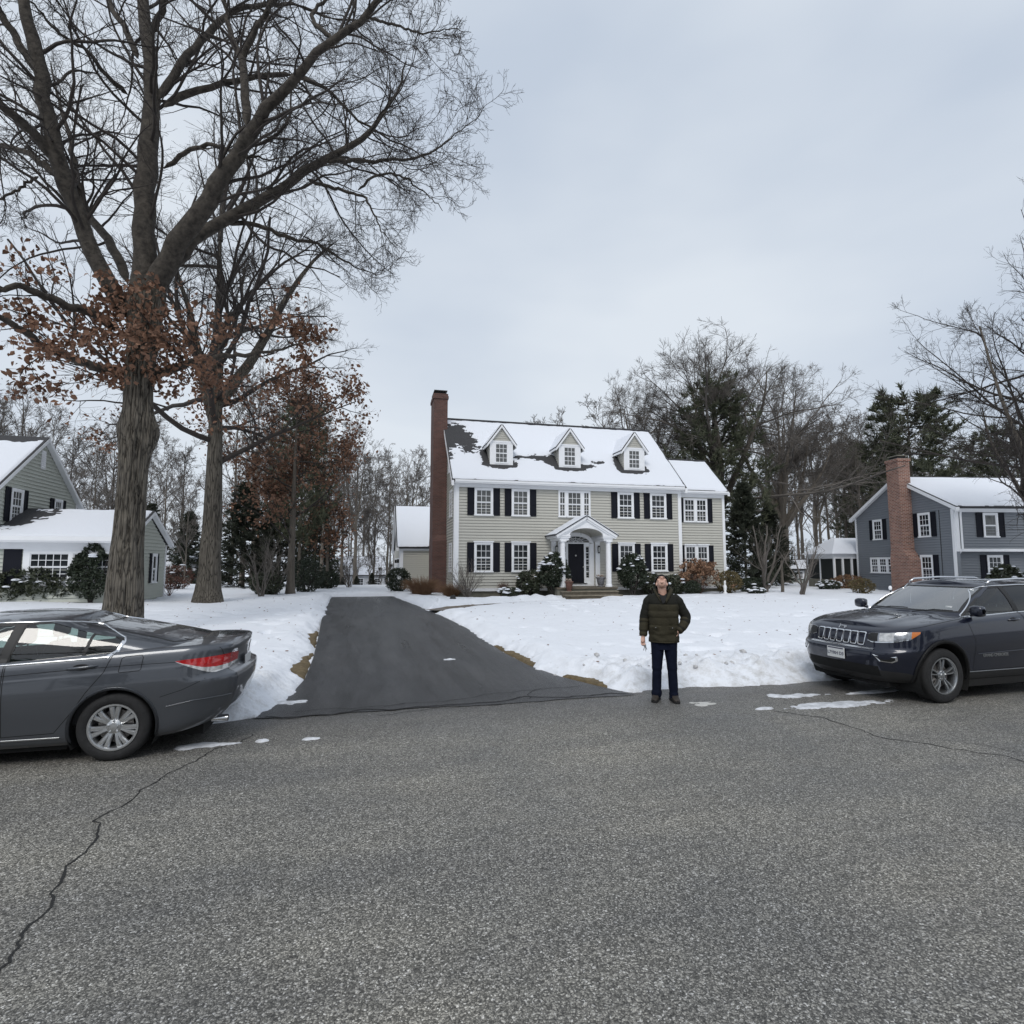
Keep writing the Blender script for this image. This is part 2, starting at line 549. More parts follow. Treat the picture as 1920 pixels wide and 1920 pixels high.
# grit and soot thrown up with the ploughed snow beside the street
_sx = _N.new('ShaderNodeSeparateXYZ'); _L.new(_t.outputs['Object'], _sx.inputs[0])
_mr = _N.new('ShaderNodeMapRange'); _mr.inputs['From Min'].default_value = 10.4; _mr.inputs['From Max'].default_value = 8.2; _L.new(_sx.outputs[1], _mr.inputs['Value'])
_g2 = _N.new('ShaderNodeTexNoise'); _g2.inputs['Scale'].default_value = 3.2; _g2.inputs['Detail'].default_value = 9; _g2.inputs['Roughness'].default_value = .75
_L.new(_t.outputs['Object'], _g2.inputs['Vector'])
_m2 = _N.new('ShaderNodeMapRange'); _m2.inputs['From Min'].default_value = .44; _m2.inputs['From Max'].default_value = .66; _L.new(_g2.outputs['Fac'], _m2.inputs['Value'])
_mm = _N.new('ShaderNodeMath'); _mm.operation = 'MULTIPLY'; _L.new(_mr.outputs[0], _mm.inputs[0]); _L.new(_m2.outputs[0], _mm.inputs[1])
_dm = _N.new('ShaderNodeMix'); _dm.data_type = 'RGBA'; _dm.inputs[7].default_value = (.46, .455, .445, 1)
_L.new(_mm.outputs[0], _dm.inputs[0]); _L.new(_r.outputs['Color'], _dm.inputs[6]); _L.new(_dm.outputs[2], _b.inputs['Base Color'])

M_LAWN = mat('winter_grass', (.085, .062, .030), .9, col2=(.21, .155, .080), vscale=9, bump=.03, bscale=70)
M_SLUSH = mat('slush', (.42, .43, .45), .4, col2=(.74, .76, .80), vscale=9, bump=.006, bscale=50)
M_ICE = mat('gritty_ice', (.50, .49, .46), .35, var=.12, vscale=14, bump=.004, bscale=60)
M_CRACK = mat('crack_tar', (.012, .012, .012), .8)
M_PAVER = mat('walk_paver', (.16, .14, .125), .85, var=.25, vscale=8, bump=.006, bscale=50)

# far ground and road
g = MB(); g.add([(-900, -900, -2.9), (900, -900, -2.9), (900, 900, -2.9), (-900, 900, -2.9)], [(0, 1, 2, 3)])
tag(g.build('ground', M_SNOW), kind='structure')
road = MB(); road.grid(np.array([[(x, y, 0.0) for x in np.linspace(-90, 90, 40)] for y in np.linspace(ROAD_Y + .12, -14, 12)]))
road_o = tag(road.build('road', M_ROAD), kind='structure')

# drive
ys = np.concatenate([np.linspace(7.98, 10.6, 24), np.linspace(10.8, 33.9, 70)])
P = np.array([[(drive_l(y) - .02 + t * (drive_r(y) - drive_l(y) + .04), y + (0.05 * vnoise(t * 9, 3.3) + .03 * vnoise(t * 31, 1.0) if y < 8 else 0), float(.008 + .10 * sstep(9, 20, y) + .0 * t)) for t in np.linspace(0, 1, 26)] for y in ys])
drive_o = tag(MB().grid(P[::-1]).build('driveway', M_DRIVE, smooth=True), kind='structure')

# lawn strip that shows where the snow has melted
def lawn_h(x, y):
    yc = np.clip(y, 8.0, 33.5)
    dd = np.maximum(drive_l(yc) - x, x - drive_r(yc))
    dd = np.where(y > 33.5, 1.0, dd)
    dw = seg_dist(x, y, WALK)
    z = .012 + base_h(x, y) * (.25 + .75 * sstep(.0, .8, dd)) + .010 * fbm(x * 4, y * 4, 1.5, 3)
    edge = sstep(-0.02, .10, dd + .04 * fbm(x * 3, y * 3, 1, 3)) * sstep(-.02, .14, y - ROAD_Y - .04)
    return z * edge - .12 * (1 - edge) - .05 * sstep(.35, .2, dw)


xs = axis_pts([(-95, -25, 6, 2), (-25, -8, 1.2, .4), (-8, -2.4, .35, .07), (-2.4, 5.2, .05, .05), (5.2, 13, .06, .15), (13, 26, .22, .5), (26, 100, 1.0, 5)])
ysn = axis_pts([(7.3, 11.5, .045, .05), (11.5, 20, .055, .13), (20, 36, .14, .2), (36, 60, .5, 1.5), (60, 170, 3, 8)])
xl = axis_pts([(-95, -3, 8, 2), (-3, -.5, .06, .06), (-.5, 2.2, .5, .3), (2.2, 4.6, .06, .06), (4.6, 100, .6, 6)])
yl = axis_pts([(7.9, 9, .06, .06), (9, 26, .08, .2), (26, 40, .3, .6), (40, 170, 5, 10)])
tag(height_sheet('lawn', xl, yl, lawn_h, M_LAWN), kind='structure')
tag(height_sheet('snow', xs, ysn, snow_h, M_SNOW), kind='structure')

# front walk slabs
wk = MB()
Pw = []
for i, (x, y) in enumerate(WALK):
    a, b_ = WALK[max(i - 1, 0)], WALK[min(i + 1, len(WALK) - 1)]
    t = (b_ - a) / np.hypot(*(b_ - a))
    n_ = np.array((-t[1], t[0]))
    z = float(base_h(x, y)) + .012
    Pw.append([(x + n_[0] * .6, y + n_[1] * .6, z), (x - n_[0] * .6, y - n_[1] * .6, z)])
tag(wk.grid(np.array(Pw)).build('front_walk', M_PAVER), kind='structure')


# thin leftovers of snow and ice on the street
def patch(cx, cy, rx, ry, m, seed, name='snow_patch', h=.016, rot=0.0, z0=.0):
    """a ragged leftover: a thin sheet that dips under the asphalt outside its outline"""
    nx, ny = max(24, int(rx * 2.6 / .022)), max(14, int(ry * 2.6 / .018))
    U_, V_ = np.meshgrid(np.linspace(-1.3, 1.3, nx), np.linspace(-1.3, 1.3, ny))
    X_, Y_ = U_ * rx, V_ * ry
    k = 1.0 - U_ ** 2 - (V_ + .35 * vnoise(U_ * 2.2 + seed, 0.5)) ** 2 + .75 * fbm(X_ * 4 + seed, Y_ * 7, seed, 4, .6) - .15
    z = z0 + np.where(k > 0, .003 + h * np.clip(k * 1.6, 0, 1) ** .7, -.006)
    V = np.stack([cx + X_ * math.cos(rot) - Y_ * math.sin(rot), cy + X_ * math.sin(rot) + Y_ * math.cos(rot), z], -1).reshape(-1, 3)
    i_ = (np.arange(ny - 1)[:, None] * nx + np.arange(nx - 1)[None]).ravel()
    return tag(np_mesh(name, V, np.stack([i_, i_ + 1, i_ + nx + 1, i_ + nx], -1), m, None, True), kind='structure')


patch(6.35, 6.74, .95, .13, M_SLUSH, 1.7, rot=-.03)
patch(6.2, 7.34, .5, .14, M_SLUSH, 5.1, rot=-.05)
patch(5.25, 6.80, .13, .05, M_SLUSH, 3.3)
patch(4.66, 7.24, .24, .11, M_ICE, 2.4, 'ice_patch', .004, -.2)
patch(7.6, 7.25, .5, .07, M_SLUSH, 8.8)
patch(10.6, 7.5, 1.3, .25, M_SLUSH, 9.7)
patch(-1.62, 6.97, .30, .12, M_SLUSH, 6.1)
patch(-.52, 6.93, .13, .045, M_SLUSH, 7.2)
patch(-1.05, 6.98, .07, .04, M_SLUSH, 7.9)
patch(-.95, 8.75, .30, .16, M_SLUSH, 4.9, rot=-.1, z0=.009)
patch(1.72, 11.7, .09, .06, M_SLUSH, 2.9, z0=.03)


# cracks: narrow tar-dark ribbons lying on the asphalt, parts of the road
def crack(pts, w, parent, z=.004, seed=0):
    rr_ = np.random.default_rng(seed)
    P_ = [np.array(p, float) for p in pts]
    for _ in range(4):
        Q = [P_[0]]
        for a, b_ in zip(P_[:-1], P_[1:]):
            d = b_ - a
            n_ = np.array((-d[1], d[0]))
            Q += [(a + b_) / 2 + n_ * rr_.normal(0, .085), b_]
        P_ = Q
    P_ = np.array(P_)
    t = np.gradient(P_, axis=0)
    n_ = np.stack([-t[:, 1], t[:, 0]], -1) / (np.hypot(t[:, 0], t[:, 1])[:, None] + 1e-9)
    ww = w * np.clip(.55 + .6 * rr_.random(len(P_)), .1, 2)[:, None]
    ww[0] = ww[-1] = .001
    zz = z if np.isscalar(z) else z
    a, b_ = P_ + n_ * ww, P_ - n_ * ww
    G_ = np.stack([np.c_[a, np.full(len(a), zz)], np.c_[b_, np.full(len(b_), zz)]], 1)
    MB().grid(G_).build('crack', M_CRACK, parent)


crack([(-1.66, 3.35), (-1.68, 3.99), (-1.80, 4.88), (-1.88, 5.14)], .008, road_o, seed=1)
crack([(-1.88, 5.14), (-1.95, 5.18), (-1.75, 6.03), (-1.49, 6.81), (-1.2, 7.3)], .007, road_o, seed=2)
crack([(5.3, 6.72), (5.72, 5.64), (5.98, 5.07), (6.35, 4.30), (6.9, 3.4)], .008, road_o, seed=3)
crack([(6.0, 5.5), (6.5, 4.9), (6.6, 4.6)], .004, road_o, seed=9)
crack([(-1.2, 8.02), (.2, 8.05), (1.6, 8.07), (2.9, 8.06), (3.9, 8.05)], .022, road_o, z=.012, seed=4)
crack([(-.9, 8.2), (.6, 8.30), (1.8, 8.55), (2.6, 8.62), (3.4, 8.75)], .007, drive_o, z=.013, seed=5)
crack([(2.35, 8.10), (2.55, 8.6), (2.9, 8.72)], .006, drive_o, z=.0135, seed=6)
crack([(.2, 7.75), (1.0, 7.95), (1.9, 7.92), (2.3, 8.02)], .007, road_o, z=.0045, seed=7)

# snow beyond the near side of the street, behind the camera
tag(height_sheet('snow', np.linspace(-90, 90, 60), np.linspace(-75, -13.6, 24), lambda x, y: .10 * sstep(-13.6, -14.4, y) + .03 * fbm(x * .2, y * .2, 1.0, 3), M_SNOW), kind='structure')
# ================================================================== houses
M_SAGE = mat('sage_siding', (.470, .459, .412), .65, var=.05, vscale=3, stretch=(.4, .4, 6))
M_GREEN = mat('grey_green_siding', (.45, .468, .420), .65, var=.05, vscale=3, stretch=(.4, .4, 6))
M_BLUE = mat('slate_blue_siding', (.196, .213, .236), .65, var=.07, vscale=3, stretch=(.4, .4, 6))
M_WHITE = mat('white_trim', (.80, .81, .83), .5, var=.02, vscale=2)
M_SHUT = mat('black_shutter', (.010, .011, .017), .6, spec=.15)
M_PANE = mat('window_glass', (.020, .023, .026), .05, spec=.5, var=.5, vscale=2.2)
M_PANE2 = mat('curtain_reflection_glass', (.085, .088, .088), .08, spec=.7, var=.35, vscale=3.0, stretch=(4, 4, .5))  # pale base colour paints in the panes' reflection along with the curtains
M_SHING = mat('dark_shingles', (.040, .040, .043), .85, var=.35, vscale=14, bump=.01, bscale=30, stretch=(1, 1, 3))
M_FOUND = mat('foundation', (.17, .165, .135), .9, var=.2, vscale=4, bump=.01, bscale=20)
M_DOOR = mat('front_door_paint', (.008, .008, .013), .5, spec=.2)
M_STONE = mat('step_stone', (.115, .098, .075), .85, var=.3, vscale=5, bump=.01, bscale=25)
M_METAL = mat('dark_bronze', (.03, .028, .026), .4, .6)
M_LAMPGL = mat('lantern_glass', (.5, .5, .48), .15)
M_ROOFSNOW = mat('roof_snow', (.72, .745, .80), .7, bump=.01, bscale=14)
M_VOID = mat('dark_interior', (.02, .02, .02), .9)


def brick_mat(name, c1, c2, mortar, sc):
    m = mat(name, c1, .85)
    nt, N, L, b = nodes_of(m)
    t = N.new('ShaderNodeTexCoord'); s = N.new('ShaderNodeSeparateXYZ'); L.new(t.outputs['Object'], s.inputs[0])
    ad = N.new('ShaderNodeMath'); ad.operation = 'ADD'; L.new(s.outputs[0], ad.inputs[0]); L.new(s.outputs[1], ad.inputs[1])
    cb = N.new('ShaderNodeCombineXYZ'); L.new(ad.outputs[0], cb.inputs[0]); L.new(s.outputs[2], cb.inputs[1])
    br = N.new('ShaderNodeTexBrick')
    br.inputs['Color1'].default_value = (*c1, 1); br.inputs['Color2'].default_value = (*c2, 1); br.inputs['Mortar'].default_value = (*mortar, 1)
    br.inputs['Scale'].default_value = sc; br.inputs['Mortar Size'].default_value = .022; br.inputs['Bias'].default_value = .1
    br.inputs['Brick Width'].default_value = .42; br.inputs['Row Height'].default_value = .14
    L.new(cb.outputs[0], br.inputs['Vector'])
    nz = N.new('ShaderNodeTexNoise'); nz.inputs['Scale'].default_value = 1.7; nz.inputs['Detail'].default_value = 5
    L.new(t.outputs['Object'], nz.inputs['Vector'])
    r_ = N.new('ShaderNodeValToRGB'); r_.color_ramp.elements[0].color = (.6, .58, .58, 1); r_.color_ramp.elements[1].color = (1.25, 1.2, 1.2, 1)
    L.new(nz.outputs['Fac'], r_.inputs['Fac'])
    mu = N.new('ShaderNodeVectorMath'); mu.operation = 'MULTIPLY'
    L.new(br.outputs['Color'], mu.inputs[0]); L.new(r_.outputs['Color'], mu.inputs[1]); L.new(mu.outputs[0], b.inputs['Base Color'])
    bp = N.new('ShaderNodeBump'); bp.inputs['Distance'].default_value = .012; bp.invert = True
    L.new(br.outputs['Fac'], bp.inputs['Height']); L.new(bp.outputs['Normal'], b.inputs['Normal'])
    return m


M_BRICK = brick_mat('dark_red_brick', (.105, .045, .036), (.155, .070, .055), (.12, .10, .09), 1.9)
M_BRICK2 = brick_mat('weathered_brick', (.165, .056, .034), (.33, .150, .098), (.42, .37, .33), 1.7)

_pane_cache = {}


class Wall:
    """a wall of a house in its own frame: x along it, -y outwards"""

    def __init__(s, house, O, rz, siding, name='wall'):
        s.h, s.O, s.rz, s.m = house, O, rz, siding
        s.core = None

    def put(s, o):
        o.location = s.O
        o.rotation_euler = (0, 0, s.rz)
        return o

    def body(s, poly, t=.2, name='wall', m=None):
        """poly in (x,z); the core of the wall"""
        s.core = s.put(MB().prism(poly, 'y', 0.0, t).build(name, m or s.m, s.h))
        return s.core

    def siding(s, span, z0, z1, step=.155):
        z = z0
        cache = {}
        while z < z1 - .02:
            zt = min(z + step, z1)
            a, b = span(z)
            a2, b2 = span(zt)
            if b - a > .05:
                k = (round(a, 3), round(b, 3), round(a2, 3), round(b2, 3), round(zt - z, 3))
                if k not in cache:
                    bm_ = MB()
                    bm_.add([(a, -.050, .006), (b, -.050, .006), (b2, -.003, zt - z + .004), (a2, -.003, zt - z + .004), (a, .01, 0), (b, .01, 0), (b2, .01, zt - z), (a2, .01, zt - z)],
                            [(0, 1, 2, 3), (4, 7, 6, 5), (0, 4, 5, 1), (3, 2, 6, 7), (0, 3, 7, 4), (1, 5, 6, 2)])
                    cache[k] = bm_.mesh('clapboard')
                o = link('clapboard', cache[k], s.m, s.core)
                o.location = (0, 0, z)
            z = zt

    def window(s, a0, a1, z0, z1, cols=3, rows=2, shut=0.0, case=.10, sashes=2, pane=None, crown=False, shut_h=None, panes=True, name='window', muntin=True, depth=.0, flat=False):
        pane = pane or M_PANE
        f = MB()
        y0, y1 = (-.056 if flat else -.090) - depth, .03
        f.box(a0, y0, z0 + .05, a0 + case, y1, z1 - case)
        f.box(a1 - case, y0, z0 + .05, a1, y1, z1 - case)
        f.box(a0 - .0, y0 - .004, z1 - case, a1 + .0, y1, z1)
        f.box(a0 - .03, y0 - .03, z0, a1 + .03, y1, z0 + .06)
        if crown:
            f.box(a0 - .05, y0 - .05, z1 + .001, a1 + .05, y1, z1 + .07)
        w = s.put(f.build(name, M_WHITE, s.h))
        ia0, ia1, iz0, iz1 = a0 + case, a1 - case, z0 + .06, z1 - case
        hh = (iz1 - iz0) / sashes
        rail = .035
        sb = MB(); mb = MB()
        for k in range(sashes):
            yb = -.050 - .004 * k if flat else (-.058 - depth if k == 0 else -.072 - depth)     # upper sash stands proud
            b0, b1 = iz0 + hh * k, iz0 + hh * (k + 1)
            sb.box(ia0, yb, b0, ia0 + rail, yb + .03, b1)
            sb.box(ia1 - rail, yb, b0, ia1, yb + .03, b1)
            sb.box(ia0 + rail, yb + .001, b0, ia1 - rail, yb + .031, b0 + rail)
            sb.box(ia0 + rail, yb + .001, b1 - rail, ia1 - rail, yb + .031, b1)
            ga0, ga1, gz0, gz1 = ia0 + rail, ia1 - rail, b0 + rail, b1 - rail
            mw = .022
            if muntin:
                for c in range(1, cols):
                    x = ga0 + (ga1 - ga0) * c / cols
                    mb.box(x - mw / 2, yb + .004, gz0, x + mw / 2, yb + .02, gz1)
                for r_ in range(1, rows):
                    z = gz0 + (gz1 - gz0) * r_ / rows
                    mb.box(ga0, yb + .006, z - mw / 2, ga1, yb + .021, z + mw / 2)
            nc, nr = (cols, rows) if panes and muntin else (1, 1)
            pw, ph = (ga1 - ga0) / nc, (gz1 - gz0) / nr
            key = (round(pw, 3), round(ph, 3), pane.name)
            if key not in _pane_cache:
                _pane_cache[key] = MB().box(-pw / 2 + .002, .0, -ph / 2 + .002, pw / 2 - .002, .006, ph / 2 - .002).mesh('pane')
            for c in range(nc):
                for r_ in range(nr):
                    o = link('pane', _pane_cache[key], pane, w)
                    o.location = (ga0 + pw * (c + .5), yb + .014, gz0 + ph * (r_ + .5))
        sb.build('sash', M_WHITE, w)
        if muntin:
            mb.build('muntin_grid', M_WHITE, w)
        if shut:
            h0, h1 = z0 + .02, z1 - .0
            for x0 in (a0 - shut - .015, a1 + .015):
                sh = MB()
                e = .05
                sh.box(x0, -.075, h0, x0 + e, -.042, h1); sh.box(x0 + shut - e, -.075, h0, x0 + shut, -.042, h1)
                hz = [h0, h0 + (h1 - h0) * .42, h1 - .07]
                for z in hz:
                    sh.box(x0 + e, -.074, z, x0 + shut - e, -.042, z + .07)
                sh.box(x0 + e, -.060, h0 + .07, x0 + shut - e, -.0422, h1 - .07)
                s.put(sh.build('shutter', M_SHUT, s.h))
        return w

    def trim(s, *boxes, name='trim', m=None):
        if name == 'corner_board' and len(boxes) > 1:
            return [s.trim(q, name=name, m=m) for q in boxes]
        b = MB()
        for q in boxes:
            b.box(*q)
        return s.put(b.build(name, m or M_WHITE, s.h))


def roof_plane(parent, x0, x1, y0, z0, y1, z1, t=.12, name='roof', m=None):
    """one sloping plate from the eave (y0,z0) to the ridge (y1,z1)"""
    L_ = math.hypot(y1 - y0, z1 - z0)
    n = (0, -(z1 - z0) / L_ * (1 if y1 > y0 else -1), abs(y1 - y0) / L_)
    b = MB().slab([(x0, y0, z0), (x1, y0, z0), (x1, y1, z1), (x0, y1, z1)], n, -t)
    return b.build(name, m or M_SHING, parent), n


def roof_snow(parent, x0, x1, y0, z0, y1, z1, bare=(), th=.06, res=.08, seed=0., edge=.05, streak=.28, holes=None, m=None):
    """snow lying on a roof plate: a sheet that dips under the shingles where they are bare.
    bare: (x, s, rx, rs, strength) with s measured up the slope from the eave"""
    L_ = math.hypot(y1 - y0, z1 - z0)
    sy, sz = (y1 - y0) / L_, (z1 - z0) / L_
    n = np.array((0, -sz if y1 > y0 else sz, abs(sy)))
    nx, ns = max(4, int((x1 - x0) / res)), max(4, int(L_ / res))
    X_, S_ = np.meshgrid(np.linspace(x0, x1, nx), np.linspace(0, L_, ns))
    v = np.full(X_.shape, 1.0)
    for (bx, bs, rx, rs, st) in bare:
        v -= st * np.exp(-(((X_ - bx) / rx) ** 2 + ((S_ - bs) / rs) ** 2) ** 1.5)
    v += (streak * fbm(X_ * 1.6 + seed, S_ * 4.5 + seed, seed, 5, .75) - .05) * sstep(.995, .7, v) * 1.5
    if holes is not None:
        v = np.minimum(v, holes(X_, S_))
    ed = np.minimum(np.minimum(X_ - x0, x1 - X_), np.minimum(S_ - .06, L_ - S_)) + .025 * fbm(X_ * 2.5, S_ * 2.5, seed, 3)
    v = np.minimum(v, (ed - edge * .4) / .09)
    h = np.where(v > .25, th * np.clip((v - .25) * 2.2, 0, 1) ** .6 * (1 + .12 * fbm(X_ * 1.1, S_ * 1.1, seed + 2, 3)), -.03)
    V = np.stack([X_, y0 + sy * S_ + n[1] * h, z0 + sz * S_ + n[2] * h], -1).reshape(-1, 3)
    i = (np.arange(ns - 1)[:, None] * nx + np.arange(nx - 1)[None]).ravel()
    F = np.stack([i, i + 1, i + nx + 1, i + nx], -1)
    if y1 < y0:
        F = F[:, ::-1]
    return np_mesh('roof_snow', V, F, m or M_ROOFSNOW, parent, True)


# ------------------------------------------------------------------ the main house
H = empty('colonial_house', (4.55, 29.5, 0.05), R(-.8), 'large sage clapboard house with three roof dormers and a white arched portico', 'house')
W_, D_ = 13.1, 8.2
ZF, ZE = .50, 6.10
RY0, RZ0, RY1, RZ1 = -.36, 6.25, 4.10, 10.55
# front
fw = Wall(H, (0, 0, 0), 0, M_SAGE)
fw.body([(0, ZF), (W_, ZF), (W_, ZE), (0, ZE)], .2, 'front_wall')
fw.siding(lambda z: (.20, W_ - .20), ZF + .12, 5.92)
fw.trim((.0, -.058, ZF - .02, .20, .02, 5.95), (W_ - .20, -.058, ZF - .02, W_, .02, 5.95), name='corner_board')
fw.trim((0, -.066, ZF - .03, W_, .015, ZF + .12), name='water_table')
fw.trim((0, -.06, 5.92, W_, .02, 6.10), (-.05, -.40, 6.10, W_ + .05, .02, 6.17), (-.05, -.43, 6.165, W_ + .05, -.36, 6.27), name='cornice')
MB().box(.03, .03, -.3, W_ - .03, D_ - .03, ZF - .001).build('foundation', M_FOUND, H)
for (a0, a1) in ((1.02, 2.02), (3.03, 4.03), (9.14, 10.12), (11.13, 12.14)):
    fw.window(a0, a1, 4.42, 5.90, 3, 2, .36, pane=M_PANE2 if a0 < 5 else M_PANE)
    fw.window(a0, a1, 1.45, 3.02, 3, 2, .36, crown=True)
# triple window over the portico: three units in one casing
fw.window(5.66, 6.12, 4.42, 5.90, 2, 2, case=.07, pane=M_PANE2)
fw.window(6.12, 7.06, 4.42, 5.90, 3, 2, case=.09, pane=M_PANE2)
fw.window(7.06, 7.52, 4.42, 5.90, 2, 2, case=.07, pane=M_PANE2)

# left gable end (faces the drive)
gl = Wall(H, (0, D_, 0), R(-90), M_SAGE)
gl.body([(0, ZF), (D_, ZF), (D_, 6.2), (4.1, 10.30), (0, 6.2)], .2, 'gable_wall')


def gspan(z):
    if z <= 6.2: return (.12, D_ - .12)
    d = (z - 6.2) / (10.30 - 6.2) * 4.1
    return (d + .05, D_ - d - .05)


gl.siding(gspan, ZF + .12, 10.2)
gl.trim((D_ - .14, -.058, ZF - .02, D_ + .0, .02, 6.10), (0, -.058, ZF - .02, .14, .02, 6.1), name='corner_board')
for a0 in (6.35, 1.0):
    gl.window(a0, a0 + .95, 4.42, 5.90, 3, 2, .0, flat=True, case=.07)
    gl.window(a0, a0 + .95, 1.45, 3.02, 3, 2, .0, flat=True, case=.07)
gl.window(5.55, 6.15, 7.0, 8.15, 2, 2, flat=True)
# right gable and back
gr = Wall(H, (W_, 0, 0), R(90), M_SAGE)
gr.body([(.0, ZF), (D_, ZF), (D_, 6.2), (4.1, 10.30), (0, 6.2)], .2, 'gable_wall')
gr.siding(lambda z: gspan(max(z, 6.2)), 6.2, 10.2)
bk = Wall(H, (W_ - .2, D_, 0), R(180), M_SAGE)
bk.body([(0, ZF), (W_ - .4, ZF), (W_ - .4, ZE), (0, ZE)], .2, 'back_wall')
# rake boards
for xx in (-.237, W_ + .105):
    rk = MB()
    for sgn in (1, -1):
        yb = 4.1 - sgn * 4.46
        rk.slab([(xx, yb, 6.21), (xx + .132, yb, 6.21), (xx + .132, 4.1, 10.51), (xx, 4.1, 10.51)], (0, 0, -1), .26)
    rk.build('rake_board', M_WHITE, H)
# roof
rf, _n = roof_plane(H, -.22, W_ + .22, RY0, RZ0, RY1, RZ1)
roof_plane(H, -.22, W_ + .22, 2 * 4.1 - RY0, RZ0, RY1, RZ1)
MB().tube([(-.24, 4.1, 10.57), (W_ + .24, 4.1, 10.57)], .075, 8).build('ridge_cap', M_SHING, rf)
DORM = [2.66, 6.64, 10.62]
DY = .80                                              # front face of the dormers


def s_of(y): return math.hypot(1, (RZ1 - RZ0) / (RY1 - RY0)) * (y - RY0)


bare = [(.25, 4.6, .95, 1.05, 1.5), (1.1, 3.7, .6, .75, .9), (4.75, 2.45, .75, .32, 1.15), (5.55, 2.3, .4, .45, 1.0), (7.75, 1.75, .5, .22, 1.2), (-.2, 3.0, .35, 1.4, .9)]
for dx in DORM:
    bare += [(dx, 1.50, .80, .30, 2.2), (dx - .80, 2.15, .26, .75, 1.9), (dx + .72, 1.70, .22, .35, 1.7)]
roof_snow(rf, -.2, W_ + .2, RY0, RZ0, RY1, RZ1 - .02, bare + [(1.0, 2.9, .55, .5, .80), (3.75, 2.25, .5, .25, .85), (.4, 3.6, .6, .5, .8), (8.6, 2.2, .5, .2, .75)], seed=3.0, res=.06, th=.045, streak=.36)
roof_snow(rf, -.2, W_ + .2, 8.2 - RY0, RZ0, RY1, RZ1 - .02, (), seed=5.0, res=.3)

